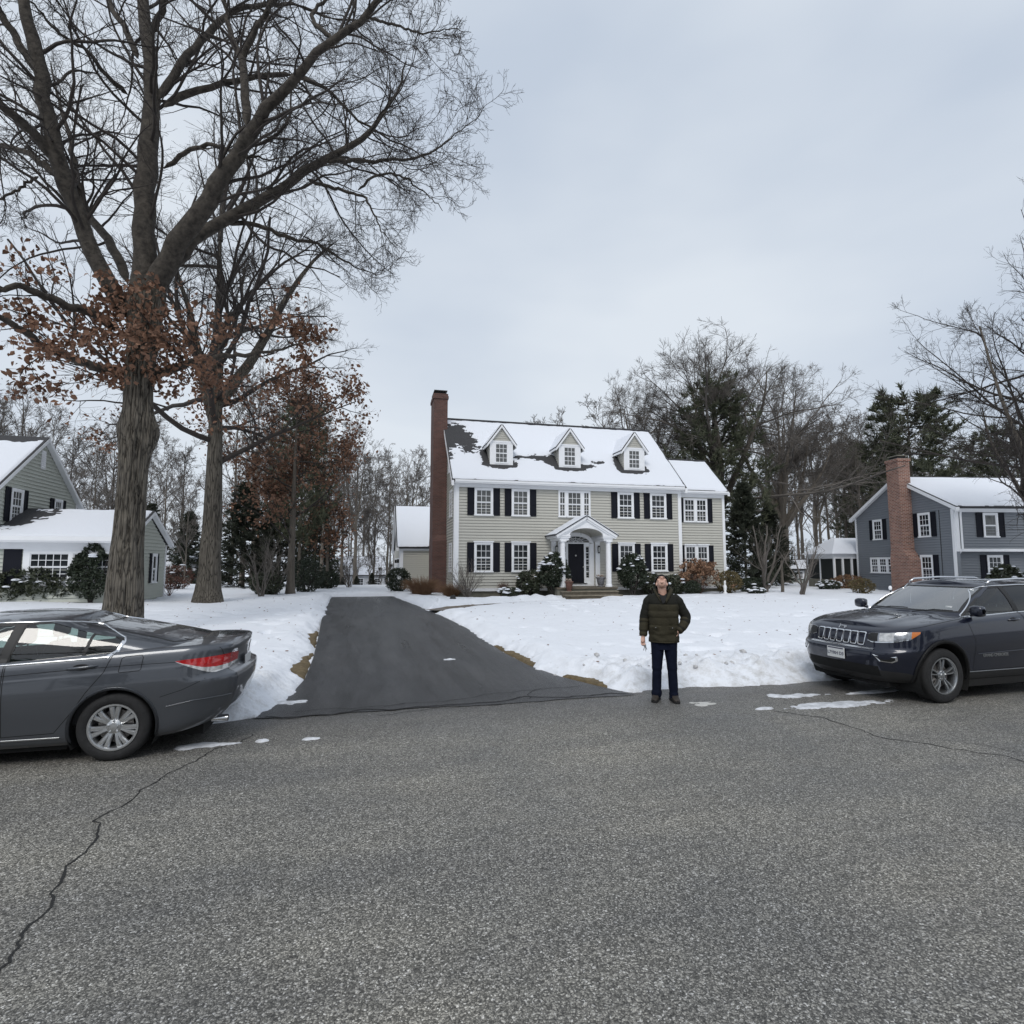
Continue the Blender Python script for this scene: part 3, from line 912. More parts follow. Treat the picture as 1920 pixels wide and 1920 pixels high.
# dormers
def dormer(xc):
    wd, z0, ze, zp = .64, 7.30, 8.58, 9.42
    yb = lambda z: (z - RZ0) / ((RZ1 - RZ0) / (RY1 - RY0)) + RY0
    b = MB()
    # front core with gable, sides to the roof
    b.prism([(xc - wd, z0), (xc + wd, z0), (xc + wd, ze), (xc, zp), (xc - wd, ze)], 'y', DY, DY + .1)
    for sx in (-1, 1):
        x = xc + sx * wd
        b.prism([(DY + .1, z0), (DY + .1, ze), (yb(ze) + .1, ze), (DY + .1, z0 - .02)], 'x', x, x - sx * .06)
    d = b.build('dormer', M_SAGE, H)
    for sx in (-1, 1):                                   # clapboards on the cheeks
        z = z0 + .06
        cb = MB()
        while z < ze - .05:
            x = xc + sx * wd
            ye = yb(z + .0) + .05
            if ye > DY + .12:
                cb.add([(x + sx * .022, DY + .06, z), (x + sx * .022, ye, z), (x + sx * .004, ye, z + .13), (x + sx * .004, DY + .06, z + .13), (x, DY + .06, z), (x, ye, z)], [(0, 1, 2, 3), (0, 4, 5, 1), (0, 3, 4)])
            z += .13
        cb.build('cheek_boards', M_SAGE, d)
    gb = MB()
    z = ze + .10
    while z < zp - .12:
        hw = wd * (zp - z) / (zp - ze)
        gb.box(xc - hw, DY - .018, z, xc + hw, DY + .002, z + .10)
        z += .13
    gb.build('gable_boards', M_SAGE, d)
    t = MB()
    iw, wz0, wz1 = .34, 7.46, 8.50
    t.box(xc - wd - .012, DY - .035, z0 - .05, xc - iw, DY + .0, ze + .05)
    t.box(xc + iw, DY - .035, z0 - .05, xc + wd + .012, DY + .0, ze + .05)
    t.box(xc - iw, DY - .034, z0 - .05, xc + iw, DY, wz0)
    t.box(xc - iw, DY - .034, wz1, xc + iw, DY, ze + .05)
    t.box(xc - iw - .04, DY - .06, wz0 - .06, xc + iw + .04, DY - .036, wz0)
    t.box(xc - wd - .03, DY - .05, ze + .0, xc + wd + .03, DY - .036, ze + .09)
    t.build('dormer_face', M_WHITE, d)
    # window: six over six
    sb, mb = MB(), MB()
    for k in range(2):
        b0 = wz0 + (wz1 - wz0) / 2 * k
        b1 = b0 + (wz1 - wz0) / 2
        yy = DY - .018 - .006 * k
        sb.box(xc - iw, yy, b0, xc - iw + .035, yy + .016, b1); sb.box(xc + iw - .035, yy, b0, xc + iw, yy + .016, b1)
        sb.box(xc - iw + .035, yy, b0, xc + iw - .035, yy + .016, b0 + .03); sb.box(xc - iw + .035, yy, b1 - .03, xc + iw - .035, yy + .016, b1)
        g0, g1, h0, h1 = xc - iw + .035, xc + iw - .035, b0 + .03, b1 - .03
        for c in (1, 2):
            x = g0 + (g1 - g0) * c / 3
            mb.box(x - .011, yy + .002, h0, x + .011, yy + .012, h1)
        zc = (h0 + h1) / 2
        mb.box(g0, yy + .003, zc - .011, g1, yy + .013, zc + .011)
        for c in range(3):
            for r_ in range(2):
                pw, ph = (g1 - g0) / 3, (h1 - h0) / 2
                key = ('dorm', round(pw, 3))
                if key not in _pane_cache:
                    _pane_cache[key] = MB().box(-pw / 2 + .001, 0, -ph / 2 + .001, pw / 2 - .001, .004, ph / 2 - .001).mesh('pane')
                o = link('pane', _pane_cache[key], M_PANE2, d)
                o.location = (g0 + pw * (c + .5), yy + .009, h0 + ph * (r_ + .5))
    sb.build('sash', M_WHITE, d); mb.build('muntin_grid', M_WHITE, d)
    # roof with white rakes and snow
    ov, ye = .20, ze - .16
    zt = zp + .13
    rb, tb, sn = MB(), MB(), MB()
    for sx in (-1, 1):
        xe = xc + sx * (wd + ov)
        nx_, nz_ = sx * (zt - ye), (wd + ov)
        l_ = math.hypot(nx_, nz_); nx_, nz_ = nx_ / l_, nz_ / l_
        y_e, y_p = yb(ye) + .05, yb(zt) + .05
        q = [(xe, DY - .14, ye), (xc, DY - .14, zt), (xc, y_p, zt), (xe, y_e, ye)]
        rb.add([p for p in q] + [(p[0] + nx_ * .05, p[1], p[2] + nz_ * .05) for p in q], [(0, 1, 2, 3), (4, 7, 6, 5), (0, 4, 5, 1), (1, 5, 6, 2), (2, 6, 7, 3), (3, 7, 4, 0)])
        tq = [(xe, DY - .16, ye - .001), (xc, DY - .16, zt - .001), (xc, DY - .05, zt - .001), (xe, DY - .05, ye - .001)]
        tb.add(tq + [(p[0], p[1], p[2] - .15) for p in tq], [(0, 1, 2, 3), (4, 7, 6, 5), (0, 4, 5, 1), (1, 5, 6, 2), (2, 6, 7, 3), (3, 7, 4, 0)])
        # fascia along the side eave
        tb.box(xe - .02, DY - .05, ye - .12, xe + .02, yb(ye - .1), ye - .002)
        a = .04
        q2 = [(xe - sx * .02 + nx_ * .05, DY - .11, ye + nz_ * .05 + .01), (xc + nx_ * .05, DY - .11, zt + nz_ * .05), (xc + nx_ * .05, y_p + .2, zt + nz_ * .05), (xe - sx * .02 + nx_ * .05, y_e + .15, ye + nz_ * .05 + .01)]
        sn.add(q2 + [(p[0] + nx_ * a, p[1] + (.02 if i < 2 else 0), p[2] + nz_ * a) for i, p in enumerate(q2)], [(0, 1, 2, 3), (4, 7, 6, 5), (0, 4, 5, 1), (1, 5, 6, 2), (2, 6, 7, 3), (3, 7, 4, 0)])
    rb.build('dormer_roof', M_SHING, d); tb.build('rake_trim', M_WHITE, d); sn.build('roof_snow', M_ROOFSNOW, d, bevel=.02)


for xc in DORM:
    dormer(xc)

# chimney on the gable end
cx0, cx1 = -.84, -.027
ch = MB()
ch.box(cx0, 3.05, -.2, cx1, 5.0, 3.2)
ch.add([(cx0, 3.05, 3.2), (cx1, 3.05, 3.2), (cx1, 5.0, 3.2), (cx0, 5.0, 3.2), (cx0, 3.25, 3.55), (cx1, 3.25, 3.55), (cx1, 4.85, 3.55), (cx0, 4.85, 3.55)], [(0, 1, 5, 4), (1, 2, 6, 5), (2, 3, 7, 6), (3, 0, 4, 7)])
ch.box(cx0, 3.25, 3.55, cx1, 4.85, 11.55)
ch.box(cx0 - .05, 3.20, 11.55, cx1 + .05, 4.90, 11.72)
ch.box(cx0 - .02, 3.23, 11.72, cx1 + .02, 4.87, 11.86)
cho = ch.build('chimney', M_BRICK, H)
MB().box(cx0 + .1, 3.4, 11.861, cx1 - .1, 4.7, 12.02).build('chimney_flue', M_VOID, cho)
MB().box(cx0 + .02, 3.3, 12.022, cx1 - .02, 4.8, 12.08).build('chimney_cap', M_METAL, cho)

# right wing
wx0, wx1, wy = W_ + .0, W_ + 3.15, .48
ww = Wall(H, (wx0, wy, 0), 0, M_SAGE)
WL = wx1 - wx0
ww.body([(0, ZF), (WL, ZF), (WL, 6.0), (0, 6.0)], .2, 'wing_wall')
ww.siding(lambda z: (.03, WL - .16), ZF + .12, 5.80)
ww.trim((WL - .16, -.058, ZF - .02, WL, .02, 5.85), (0, -.066, ZF - .03, WL, .015, ZF + .12), name='corner_board')
ww.trim((.0, -.06, 5.80, WL, .02, 6.0), (.0, -.36, 6.0, WL + .1, .02, 6.07), (.0, -.40, 6.065, WL + .1, -.33, 6.16), name='cornice')
MB().box(wx0 + .03, wy + .03, -.3, wx1 - .03, wy + 4.15, ZF - .001).build('foundation', M_FOUND, H)
for z0, z1, cr in ((4.32, 5.74, False), (1.42, 2.98, True)):
    ww.window(.42, 1.20, z0, z1, 3, 2, 0, case=.08, crown=cr)
    ww.window(1.20, 1.98, z0, z1, 3, 2, 0, case=.08, crown=cr)
    for x0 in (.08, 2.00):
        sh = MB(); sh.box(x0, -.075, z0, x0 + .05, -.042, z1); sh.box(x0 + .27, -.075, z0, x0 + .32, -.042, z1)
        for z in (z0, z0 + .6, z1 - .07): sh.box(x0 + .05, -.074, z, x0 + .27, -.042, z + .07)
        sh.box(x0 + .05, -.060, z0 + .07, x0 + .27, -.0422, z1 - .07)
        ww.put(sh.build('shutter', M_SHUT, H))
wr = Wall(H, (wx1, wy, 0), R(90), M_SAGE)
wr.body([(0, ZF), (4.2, ZF), (4.2, 6.05), (2.1, 8.1), (0, 6.05)], .2, 'wing_gable')
wr.siding(lambda z: (.1, 4.1) if z < 6.05 else ((z - 6.05) + .05, 4.15 - (z - 6.05)), ZF + .12, 8.0)
wrf, _ = roof_plane(H, wx0 - .05, wx1 + .18, wy - .34, 6.14, wy + 2.1, 8.42, .11)
roof_plane(H, wx0 - .05, wx1 + .18, wy + 4.5, 6.14, wy + 2.1, 8.42, .11)
MB().tube([(wx0, wy + 2.1, 8.44), (wx1 + .19, wy + 2.1, 8.44)], .06, 8).build('ridge_cap', M_SHING, wrf)
roof_snow(wrf, wx0 + .02, wx1 + .16, wy - .34, 6.14, wy + 2.1, 8.40, (), seed=9.0, res=.09)
rk = MB()
for sg in (1, -1):
    yb_ = wy + 2.1 - sg * 2.44
    rk.slab([(wx1 + .06, yb_, 6.10), (wx1 + .196, yb_, 6.10), (wx1 + .196, wy + 2.1, 8.38), (wx1 + .06, wy + 2.1, 8.38)], (0, 0, -1), .2)
rk.build('rake_board', M_WHITE, H)

# portico ------------------------------------------------------------------
PX, PYF = 6.63, -1.72
por = MB()
arch = [(PX + .92 * math.cos(a), 3.36 + .38 * math.sin(a)) for a in np.linspace(PI, 0, 25)]
ped = [(PX - 1.60, 3.36)] + arch + [(PX + 1.60, 3.36), (PX, 4.28)]
# the pediment as quads between arch and gable line
n_ = len(arch)
top = [(x, 4.28 - abs(x - PX) / 1.60 * .92) for x, z in arch]
v, f = [], []
for (x, z), (x2, z2) in zip(arch, top):
    for yy in (PYF, PYF + .14):
        v += [(x, yy, z), (x2, yy, z2)]
for i in range(n_ - 1):
    k = i * 4
    f += [(k, k + 4, k + 5, k + 1), (k + 2, k + 3, k + 7, k + 6), (k, k + 2, k + 6, k + 4)]
por.add(v, f)
for sx in (-1, 1):
    por.prism([(PX + sx * .92, 3.36), (PX + sx * 1.60, 3.36), (PX + sx * .92, 3.36 + .391)], 'y', PYF, PYF + .14)
portico = por.build('portico', M_WHITE, H)
for sx in (-1, 1):
    en = MB()
    xa, xb = PX + sx * .90, PX + sx * 1.62
    en.box(xa, PYF - .03, 3.22, xb, .0, 3.359)
    en.box(xa + sx * .06, PYF + .02, 3.10, xb - sx * .16, -.03, 3.219)
    en.box(xa - sx * .0, PYF - .06, 3.30, xb + sx * .05, .0, 3.375)
    en.build('entablature', M_WHITE, portico)
# vaulted ceiling
vv = np.array([[(PX + .915 * math.cos(a), y, 3.362 + .375 * math.sin(a)) for a in np.linspace(0, PI, 25)] for y in (PYF + .1, -.01)])
MB().grid(vv).build('vault', M_SAGE, portico, True)
# raking cornices and roof
rc, rr, sn = MB(), MB(), MB()
for sx in (-1, 1):
    xe, ze_, zp_ = PX + sx * 1.70, 3.36, 4.36
    ln = math.hypot(1.70, 1.0); nx_, nz_ = sx * 1.0 / ln, 1.70 / ln

    def pl(mb_, y0, y1, t0, t1, ex=0.0):
        q = [(xe + sx * ex, y0, ze_ - ex * .59), (PX, y0, zp_), (PX, y1, zp_), (xe + sx * ex, y1, ze_ - ex * .59)]
        A_ = [(p[0] + nx_ * t0, p[1], p[2] + nz_ * t0) for p in q]
        B_ = [(p[0] + nx_ * t1, p[1], p[2] + nz_ * t1) for p in q]
        mb_.add(A_ + B_, [(0, 1, 2, 3), (4, 7, 6, 5), (0, 4, 5, 1), (1, 5, 6, 2), (2, 6, 7, 3), (3, 7, 4, 0)])
    pl(rc, PYF - .12, PYF + .0, -.12, .0)
    pl(rc, PYF - .07, PYF + .0, -.20, -.121)
    pl(rr, PYF - .15, -.02, .002, .04, .04)
    pl(sn, PYF - .12, -.10, .042, .085, .0)
rc.build('raking_cornice', M_WHITE, portico)
rr.build('portico_roof', M_SHING, portico)
sn.build('roof_snow', M_ROOFSNOW, portico, bevel=.02)
for sx, nm in ((-1, 'column'), (1, 'column')):
    x = PX + sx * 1.26
    c = MB().lathe([(.19, 0), (.19, .06), (.165, .07), (.175, .11), (.15, .14), (.145, .9), (.138, 1.6), (.122, 2.26), (.14, 2.28), (.14, 2.31), (.125, 2.33)], (x, PYF + .14, .70), 20)
    c.box(x - .16, PYF - .02, 3.031, x + .16, PYF + .30, 3.10)
    c.build('column', M_WHITE, portico, 35)
    MB().box(x - .13, -.12, .70, x + .13, -.026, 3.10).build('pilaster', M_WHITE, portico)
# door, fanlight, sidelights
dz0, dz1 = .84, 2.96
ds = MB()
CX = 6.64
ao, ai = [], []
for a in np.linspace(0, PI, 29):
    ao.append((CX + 1.02 * math.cos(a), 3.0 + .60 * math.sin(a)))
    ai.append((CX + .78 * math.cos(a), 3.06 + .33 * math.sin(a)))
v, f = [], []
for (o1, i1) in zip(ao, ai):
    v += [(o1[0], -.11, o1[1]), (i1[0], -.11, i1[1]), (o1[0], -.026, o1[1]), (i1[0], -.026, i1[1])]
for i in range(len(ao) - 1):
    k = 4 * i
    f += [(k, k + 1, k + 5, k + 4), (k, k + 4, k + 6, k + 2), (k + 1, k + 3, k + 7, k + 5)]
ds.add(v, f)
for sx in (-1, 1):
    ds.box(CX + sx * .78, -.11, .70, CX + sx * 1.02, -.026, 3.0)
    ds.box(CX + sx * .46, -.09, .84, CX + sx * .55, -.026, 2.99)
    ds.box(CX + sx * .55, -.075, .84, CX + sx * .78, -.026, 1.14)
    ds.box(CX + sx * .55, -.075, 2.84, CX + sx * .78, -.026, 2.99)
    ds.box(CX + sx * .55, -.074, 1.14, CX + sx * .58, -.026, 2.84)
    ds.box(CX + sx * .75, -.074, 1.14, CX + sx * .78, -.026, 2.84)
    for k in range(1, 5):
        z = 1.14 + (2.84 - 1.14) * k / 5
        ds.box(CX + sx * .58, -.073, z - .02, CX + sx * .75, -.026, z + .02)
ds.box(CX - .78, -.10, 2.99, CX + .78, -.026, 3.06)
ds.box(CX - .86, -.14, .70, CX + .86, -.026, .84)
dso = ds.build('door_surround', M_WHITE, H)
MB().box(CX - .87, -.20, .835, CX + .6, -.141, .86).build('threshold', M_METAL, dso)
for sx in (-1, 1):
    for k in range(5):
        z = 1.14 + (2.84 - 1.14) * k / 5
        MB().box(CX + sx * .582, -.045, z + .022, CX + sx * .748, -.03, z + .318).build('pane', M_PANE, dso)
fan = [(CX + .77 * math.cos(a), 3.062 + .32 * math.sin(a)) for a in np.linspace(0, PI, 25)]
MB().prism(fan[::-1], 'y', -.045, -.03).build('fanlight_pane', M_PANE, dso)
fm = MB()
for a in np.linspace(0, PI, 9)[1:-1]:
    fm.tube([(CX + .10 * math.cos(a), -.05, 3.07 + .06 * math.sin(a)), (CX + .76 * math.cos(a), -.05, 3.062 + .31 * math.sin(a))], .010, 5)
for rx_, rz_ in ((.13, .08), (.42, .19)):
    fm.tube([(CX + rx_ * math.cos(a), -.05, 3.07 + rz_ * math.sin(a)) for a in np.linspace(0, PI, 17)], .010, 5)
fm.build('fanlight_muntins', M_WHITE, dso)
dr = MB()
dr.box(CX - .459, -.06, .862, CX + .459, -.028, 2.989)
for x0, x1 in ((-.40, -.05), (.05, .40)):
    for z0, z1 in ((.98, 1.55), (1.68, 2.35), (2.48, 2.86)):
        dr.box(CX + x0, -.068, z0, CX + x1, -.061, z1)
dro = dr.build('front_door', M_DOOR, H, bevel=.006)
tag(dro, 'near-black panelled front door under the fanlight')
MB().lathe([(.02, -.06), (.05, -.05), (.05, -.02), (.02, 0)], (CX - .02, -.062, 2.34), 12, 'y').build('door_knocker', mat('nickel', (.6, .6, .58), .3, .9), dro, True)
MB().lathe([(.035, -.07), (.035, -.03), (.015, -.02), (.015, 0)], (CX + .40, -.062, 1.72), 12, 'y').build('door_handle', MATS['nickel'], dro, True)
# lanterns
for x in (PX - 1.15, PX + 1.28):
    l = MB().lathe([(.02, .40), (.075, .34), (.085, .30)], (x, -.26, 2.50), 8)
    l.lathe([(.07, .04), (.05, .0), (.015, -.04)], (x, -.26, 2.50), 8)
    for k in range(4):
        a = PI / 4 + k * PI / 2
        l.tube([(x + .065 * math.cos(a), -.26 + .065 * math.sin(a), 2.53), (x + .08 * math.cos(a), -.26 + .08 * math.sin(a), 2.81)], .008, 5)
    l.tube([(x, -.03, 2.62), (x, -.14, 2.50), (x, -.26, 2.47)], .012, 6)
    lo = l.build('lantern', M_METAL, H)
    MB().lathe([(.052, 0), (.065, .24)], (x, -.26, 2.55), 8).build('lantern_glass', M_LAMPGL, lo)
# pendant chain and lantern of the vault
MB().tube([(PX, -.9, 3.73), (PX, -.9, 3.42)], .008, 5).build('pendant_chain', M_METAL, portico)
# floor and steps
st = MB().box(PX - 1.62, PYF - .06, .03, PX + 1.62, -.03, .60).build('stoop', M_FOUND, portico)
MB().box(PX - 1.66, PYF - .12, .602, PX + 1.66, -.028, .70).build('stoop_floor', M_STONE, portico, bevel=.012)
for k in range(3):
    z1 = .52 - k * .185
    y0 = PYF - .12 - .36 * (k + 1)
    x1 = PX + 1.55 + .06 * k
    x0 = PX - 1.5 + .12 * k
    sb_ = MB().box(x0 + .03, y0 + .04, -.05, x1 - .03, y0 + .36 + .05, z1 - .06).build('riser', M_STONE, portico)
    MB().box(x0, y0, z1 - .059, x1, y0 + .40, z1).build('step', mat('step_tread', (.20, .175, .135), .85, var=.25, vscale=6, bump=.006, bscale=30), portico, bevel=.012)


def urn(loc, scale, label, m):
    u = empty('planter', loc, 0, label, 'planter')
    MB().lathe([(.13 * scale, 0), (.14 * scale, .04), (.11 * scale, .07), (.15 * scale, .12), (.20 * scale, .42), (.235 * scale, .44), (.235 * scale, .50), (.20 * scale, .50), (.18 * scale, .44), (.0, .44)], (0, 0, 0), 18).build('urn', m, u, 40)
    b = MB()
    r_ = random.Random(int(scale * 100))
    for i in range(60):
        a, rr_ = r_.random() * 2 * PI, r_.random() ** .5 * .19 * scale
        x, y, z = rr_ * math.cos(a), rr_ * math.sin(a), .46 + r_.random() * .16
        s_ = .045
        d1, d2 = Vector((r_.gauss(0, 1), r_.gauss(0, 1), r_.gauss(0, .6))).normalized() * s_, Vector((r_.gauss(0, 1), r_.gauss(0, 1), r_.gauss(0, .6))).normalized() * s_
        p = Vector((x, y, z))
        b.add([p - d1, p + d2, p + d1, p - d2], [(0, 1, 2, 3)])
    tag(b.build('dried_flowers', mat('dried_flowers', (.22, .10, .06), .8, col2=(.55, .5, .45), vscale=30), u), kind='stuff')
    return u


urn((4.55 + PX - 1.13, 29.5 + PYF - .42, .57), .95, 'reddish clay planter with dry flowers on the left of the front steps', mat('clay', (.13, .065, .05), .8, var=.2))
u2 = urn((4.55 + PX + .92, 29.5 + PYF + .35, .75), 1.1, 'dark speckled planter in front of the right-hand portico column', mat('speckled_glaze', (.05, .05, .055), .4, col2=(.30, .30, .32), vscale=35))

# ------------------------------------------------------------------ garage behind the house
GA = empty('garage', (2.28, 38.0, 0.05), R(-.8), 'sage garage with a wide snow-covered roof at the end of the drive', 'garage')
ga = Wall(GA, (0, 0, 0), 0, M_SAGE)
ga.body([(0, .0), (9, .0), (9, 2.95), (0, 2.95)], .2, 'front_wall')
ga.siding(lambda z: (.20, 8.9), .12, 2.75, .14)
ga.trim((0, -.058, 0, .20, .02, 2.8), (0, -.07, 2.75, 9, .02, 2.95), (-.1, -.30, 2.93, 9, .02, 3.0), name='corner_board')
gg = Wall(GA, (0, 9.0, 0), R(-90), M_WHITE)
gg.body([(0, 0), (9, 0), (9, 3.0), (4.5, 5.9), (0, 3.0)], .2, 'gable_wall', mat('garage_gable', (.52, .51, .46), .65))
gg.trim((8.8, -.04, 0, 9.0, .02, 2.95), (0, -.04, 0, .2, .02, 2.95), name='corner_board')
for a in (.8, 4.9):
    gd = MB().box(a, -.03, .02, a + 2.9, .02, 2.3)
    for k in range(4):
        gd.box(a + .05, -.045, .08 + k * .56, a + 2.85, -.031, .55 + k * .56)
    gg.put(gd.build('garage_door', M_WHITE, GA, bevel=.01))
for a in (4.2, 7.95):
    gg.put(MB().box(a, -.16, 1.95, a + .14, -.02, 2.2).build('wall_lamp', M_METAL, GA))
garf, _ = roof_plane(GA, -.25, 9.2, -.35, 2.98, 4.5, 6.15)
roof_plane(GA, -.25, 9.2, 9.35, 2.98, 4.5, 6.15)
roof_snow(garf, -.22, 9.2, -.35, 2.98, 4.5, 6.13, ((2.4, .0, .9, .22, 1.2),), seed=1.0, res=.12)
rk = MB()
for sg in (1, -1):
    rk.slab([(-.266, 4.5 - sg * 4.85, 2.94), (-.1, 4.5 - sg * 4.85, 2.94), (-.1, 4.5, 6.11), (-.266, 4.5, 6.11)], (0, 0, -1), .2)
rk.build('rake_board', M_WHITE, GA)

# ------------------------------------------------------------------ left neighbour
LX = empty('green_house', (-13.5, 25.3, 0.15), R(0), 'grey-green clapboard house with a steep gable and a low front wing', 'house')
LD = 6.5
lw = Wall(LX, (0, 0, 0), R(90), M_GREEN)
lw.body([(0, 0), (LD, 0), (LD, 4.6), (3.25, 7.05), (0, 4.6)], .2, 'gable_wall')
lsp = lambda z: (.08, LD - .12) if z < 4.6 else ((z - 4.6) * 3.25 / 2.45 + .05, LD - (z - 4.6) * 3.25 / 2.45 - .05)
lw.siding(lsp, .3, 6.95, .15)
lw.trim((LD - .14, -.058, .2, LD, .02, 4.6), name='corner_board')
lw.window(1.12, 1.94, 3.42, 4.78, 3, 2, .34, pane=M_PANE2)
lw.window(4.35, 5.05, 3.42, 4.70, 3, 2, .30, pane=M_PANE2)
vt = MB().box(3.1, -.06, 5.85, 3.42, -.02, 6.65)
for k in range(8):
    vt.box(3.14, -.085, 5.9 + k * .09, 3.38, -.061, 5.94 + k * .09)
lw.put(vt.build('gable_vent', M_WHITE, LX))
lf = Wall(LX, (-9, 0, 0), 0, M_GREEN)
lf.body([(0, 0), (9, 0), (9, 4.6), (0, 4.6)], .2, 'front_wall')
lb_ = Wall(LX, (-.2, LD, 0), R(180), M_GREEN)
lb_.body([(0, 0), (8.8, 0), (8.8, 4.6), (0, 4.6)], .2, 'back_wall')
lrf, _ = roof_plane(LX, -9, .22, -.4, 4.42, 3.25, 7.25)
roof_plane(LX, -9, .22, LD + .4, 4.42, 3.25, 7.25)
roof_snow(lrf, -9, .18, -.4, 4.42, 3.25, 7.22, ((-2.5, 4.5, 3.5, .42, 1.6), (-.7, 4.35, .35, .3, .8)), seed=2.0, res=.08)
rk = MB()
for sg in (1, -1):
    rk.slab([(.03, 3.25 - sg * 3.65, 4.38), (.237, 3.25 - sg * 3.65, 4.38), (.237, 3.25, 7.21), (.03, 3.25, 7.21)], (0, 0, -1), .17)
rk.build('rake_board', M_WHITE, LX)
# low wing in front
WX1 = 4.5
lwf = Wall(LX, (-6, .05, 0), 0, M_GREEN)
lwf.body([(0, 0), (5.99 + WX1, 0), (5.99 + WX1, 2.6), (0, 2.6)], .2, 'wing_wall')
lwf.siding(lambda z: (.1, 6 + WX1 - .15), .35, 2.35, .15)
lwf.trim((0, -.06, 2.35, 6 + WX1, .02, 2.6), (0, -.42, 2.6, 6 + WX1 + .15, .02, 2.66), (0, -.45, 2.655, 6 + WX1 + .15, -.38, 2.82), name='cornice')
lwf.trim((7.16, -.06, 1.0, 7.33, -.02, 2.35), (7.33, -.06, 2.25, 10.1, -.02, 2.35), (7.33, -.06, .95, 10.1, -.02, 1.11), name='window_panel')
lwf.window(7.32, 8.72, 1.10, 2.26, 5, 2, 0, case=.07)
lwf.window(8.72, 10.1, 1.10, 2.26, 5, 2, 0, case=.07)
lwf.put(MB().box(6.55, -.07, .95, 7.12, -.041, 2.34).build('shutter', M_SHUT, LX))
lwr = Wall(LX, (WX1, .05, 0), R(90), M_GREEN)
lwr.body([(0, .0), (4.6, .0), (4.6, 2.65), (2.3, 3.85), (0, 2.65)], .2, 'wing_gable')
lwr.siding(lambda z: (.08, 4.52) if z < 2.65 else ((z - 2.65) * 1.917 + .05, 4.55 - (z - 2.65) * 1.917), .3, 3.8, .15)
lwr.trim((4.48, -.058, .2, 4.6, .02, 2.6), (-.058, -.058, .2, .1, .02, 2.58), name='corner_board')
lwr.window(2.75, 3.35, .95, 2.25, 1, 1, .22, muntin=False)
lwrf, _ = roof_plane(LX, -6, WX1 + .22, -.37, 2.76, 2.35, 4.08, .1)
roof_plane(LX, .05, WX1 + .22, 5.05, 2.76, 2.35, 4.08, .1)
roof_snow(lwrf, -6, WX1 + .18, -.37, 2.76, 2.35, 4.06, ((-.3, 2.2, 1.5, 1.1, 1.6), (-1.2, .9, 1.4, .9, 1.3)), seed=6.0, res=.08)
rk = MB()
for sg in (1, -1):
    rk.slab([(WX1 + .05, 2.35 - sg * 2.71, 2.72), (WX1 + .236, 2.35 - sg * 2.71, 2.72), (WX1 + .236, 2.35, 4.04), (WX1 + .05, 2.35, 4.04)], (0, 0, -1), .15)
rk.build('rake_board', M_WHITE, LX)
MB().box(.05, .3, -.3, WX1 - .05, 4.6, .29).build('foundation', M_FOUND, LX)

# ------------------------------------------------------------------ blue neighbour on the right
BR = R(-11)
BX = empty('blue_house', (30.6, 23.6, 0.0), BR, 'slate-blue clapboard house with a tall brick chimney on its gable', 'house')
BD, BW = 8.0, 12.5
bg_ = Wall(BX, (0, BD, 0), R(-90), M_BLUE)
bg_.body([(0, .2), (BD, .2), (BD, 5.0), (4.0, 7.0), (0, 5.0)], .2, 'gable_wall')
bsp = lambda z: (.12, BD - .12) if z < 5.0 else ((z - 5.0) * 2.0 + .05, BD - (z - 5.0) * 2.0 - .05)
bg_.siding(bsp, .55, 6.95, .145)
bg_.trim((0, -.058, .4, .14, .02, 5.0), (BD - .16, -.058, .4, BD, .02, 4.9), name='corner_board')
for a0, a1, z0, z1, sh in ((1.75, 2.6, 3.45, 4.75, .32), (5.55, 6.45, 3.45, 4.85, .36), (5.55, 6.45, .95, 2.45, .36)):
    bg_.window(a0, a1, z0, z1, 3, 2, sh)
for k in range(3):
    bg_.window(1.35 + k * .75, 2.10 + k * .75, 1.35, 2.35, 3, 2, 0, case=.09)
bg_.put(MB().tube([(7.05, -.04, .6), (7.05, -.04, 4.9)], .018, 6).build('cable', M_METAL, BX))
# chimney
bc = MB()
c0, c1 = 4.15, 5.15
bc.box(c0 - .1, -.75, -.2, c1 + .45, -.028, 2.2)
bc.add([(c0 - .1, -.75, 2.2), (c1 + .45, -.75, 2.2), (c1 + .45, -.028, 2.2), (c0 - .1, -.028, 2.2), (c0, -.75, 2.75), (c1 - .02, -.75, 2.75), (c1 - .02, -.028, 2.75), (c0, -.028, 2.75)], [(0, 1, 5, 4), (1, 2, 6, 5), (2, 3, 7, 6), (3, 0, 4, 7)])
bc.box(c0, -.75, 2.75, c1 - .02, -.028, 8.0)
bc.box(c0 - .05, -.80, 8.0, c1 + .03, .02, 8.16)
bco = bg_.put(bc.build('chimney', M_BRICK2, BX))
MB().box(c0 + .15, -.66, 8.161, c1 - .17, -.12, 8.32).build('chimney_flue', M_VOID, bco)
MB().box(c0 + .08, -.72, 8.322, c1 - .10, -.06, 8.38).build('chimney_cap', M_FOUND, bco)
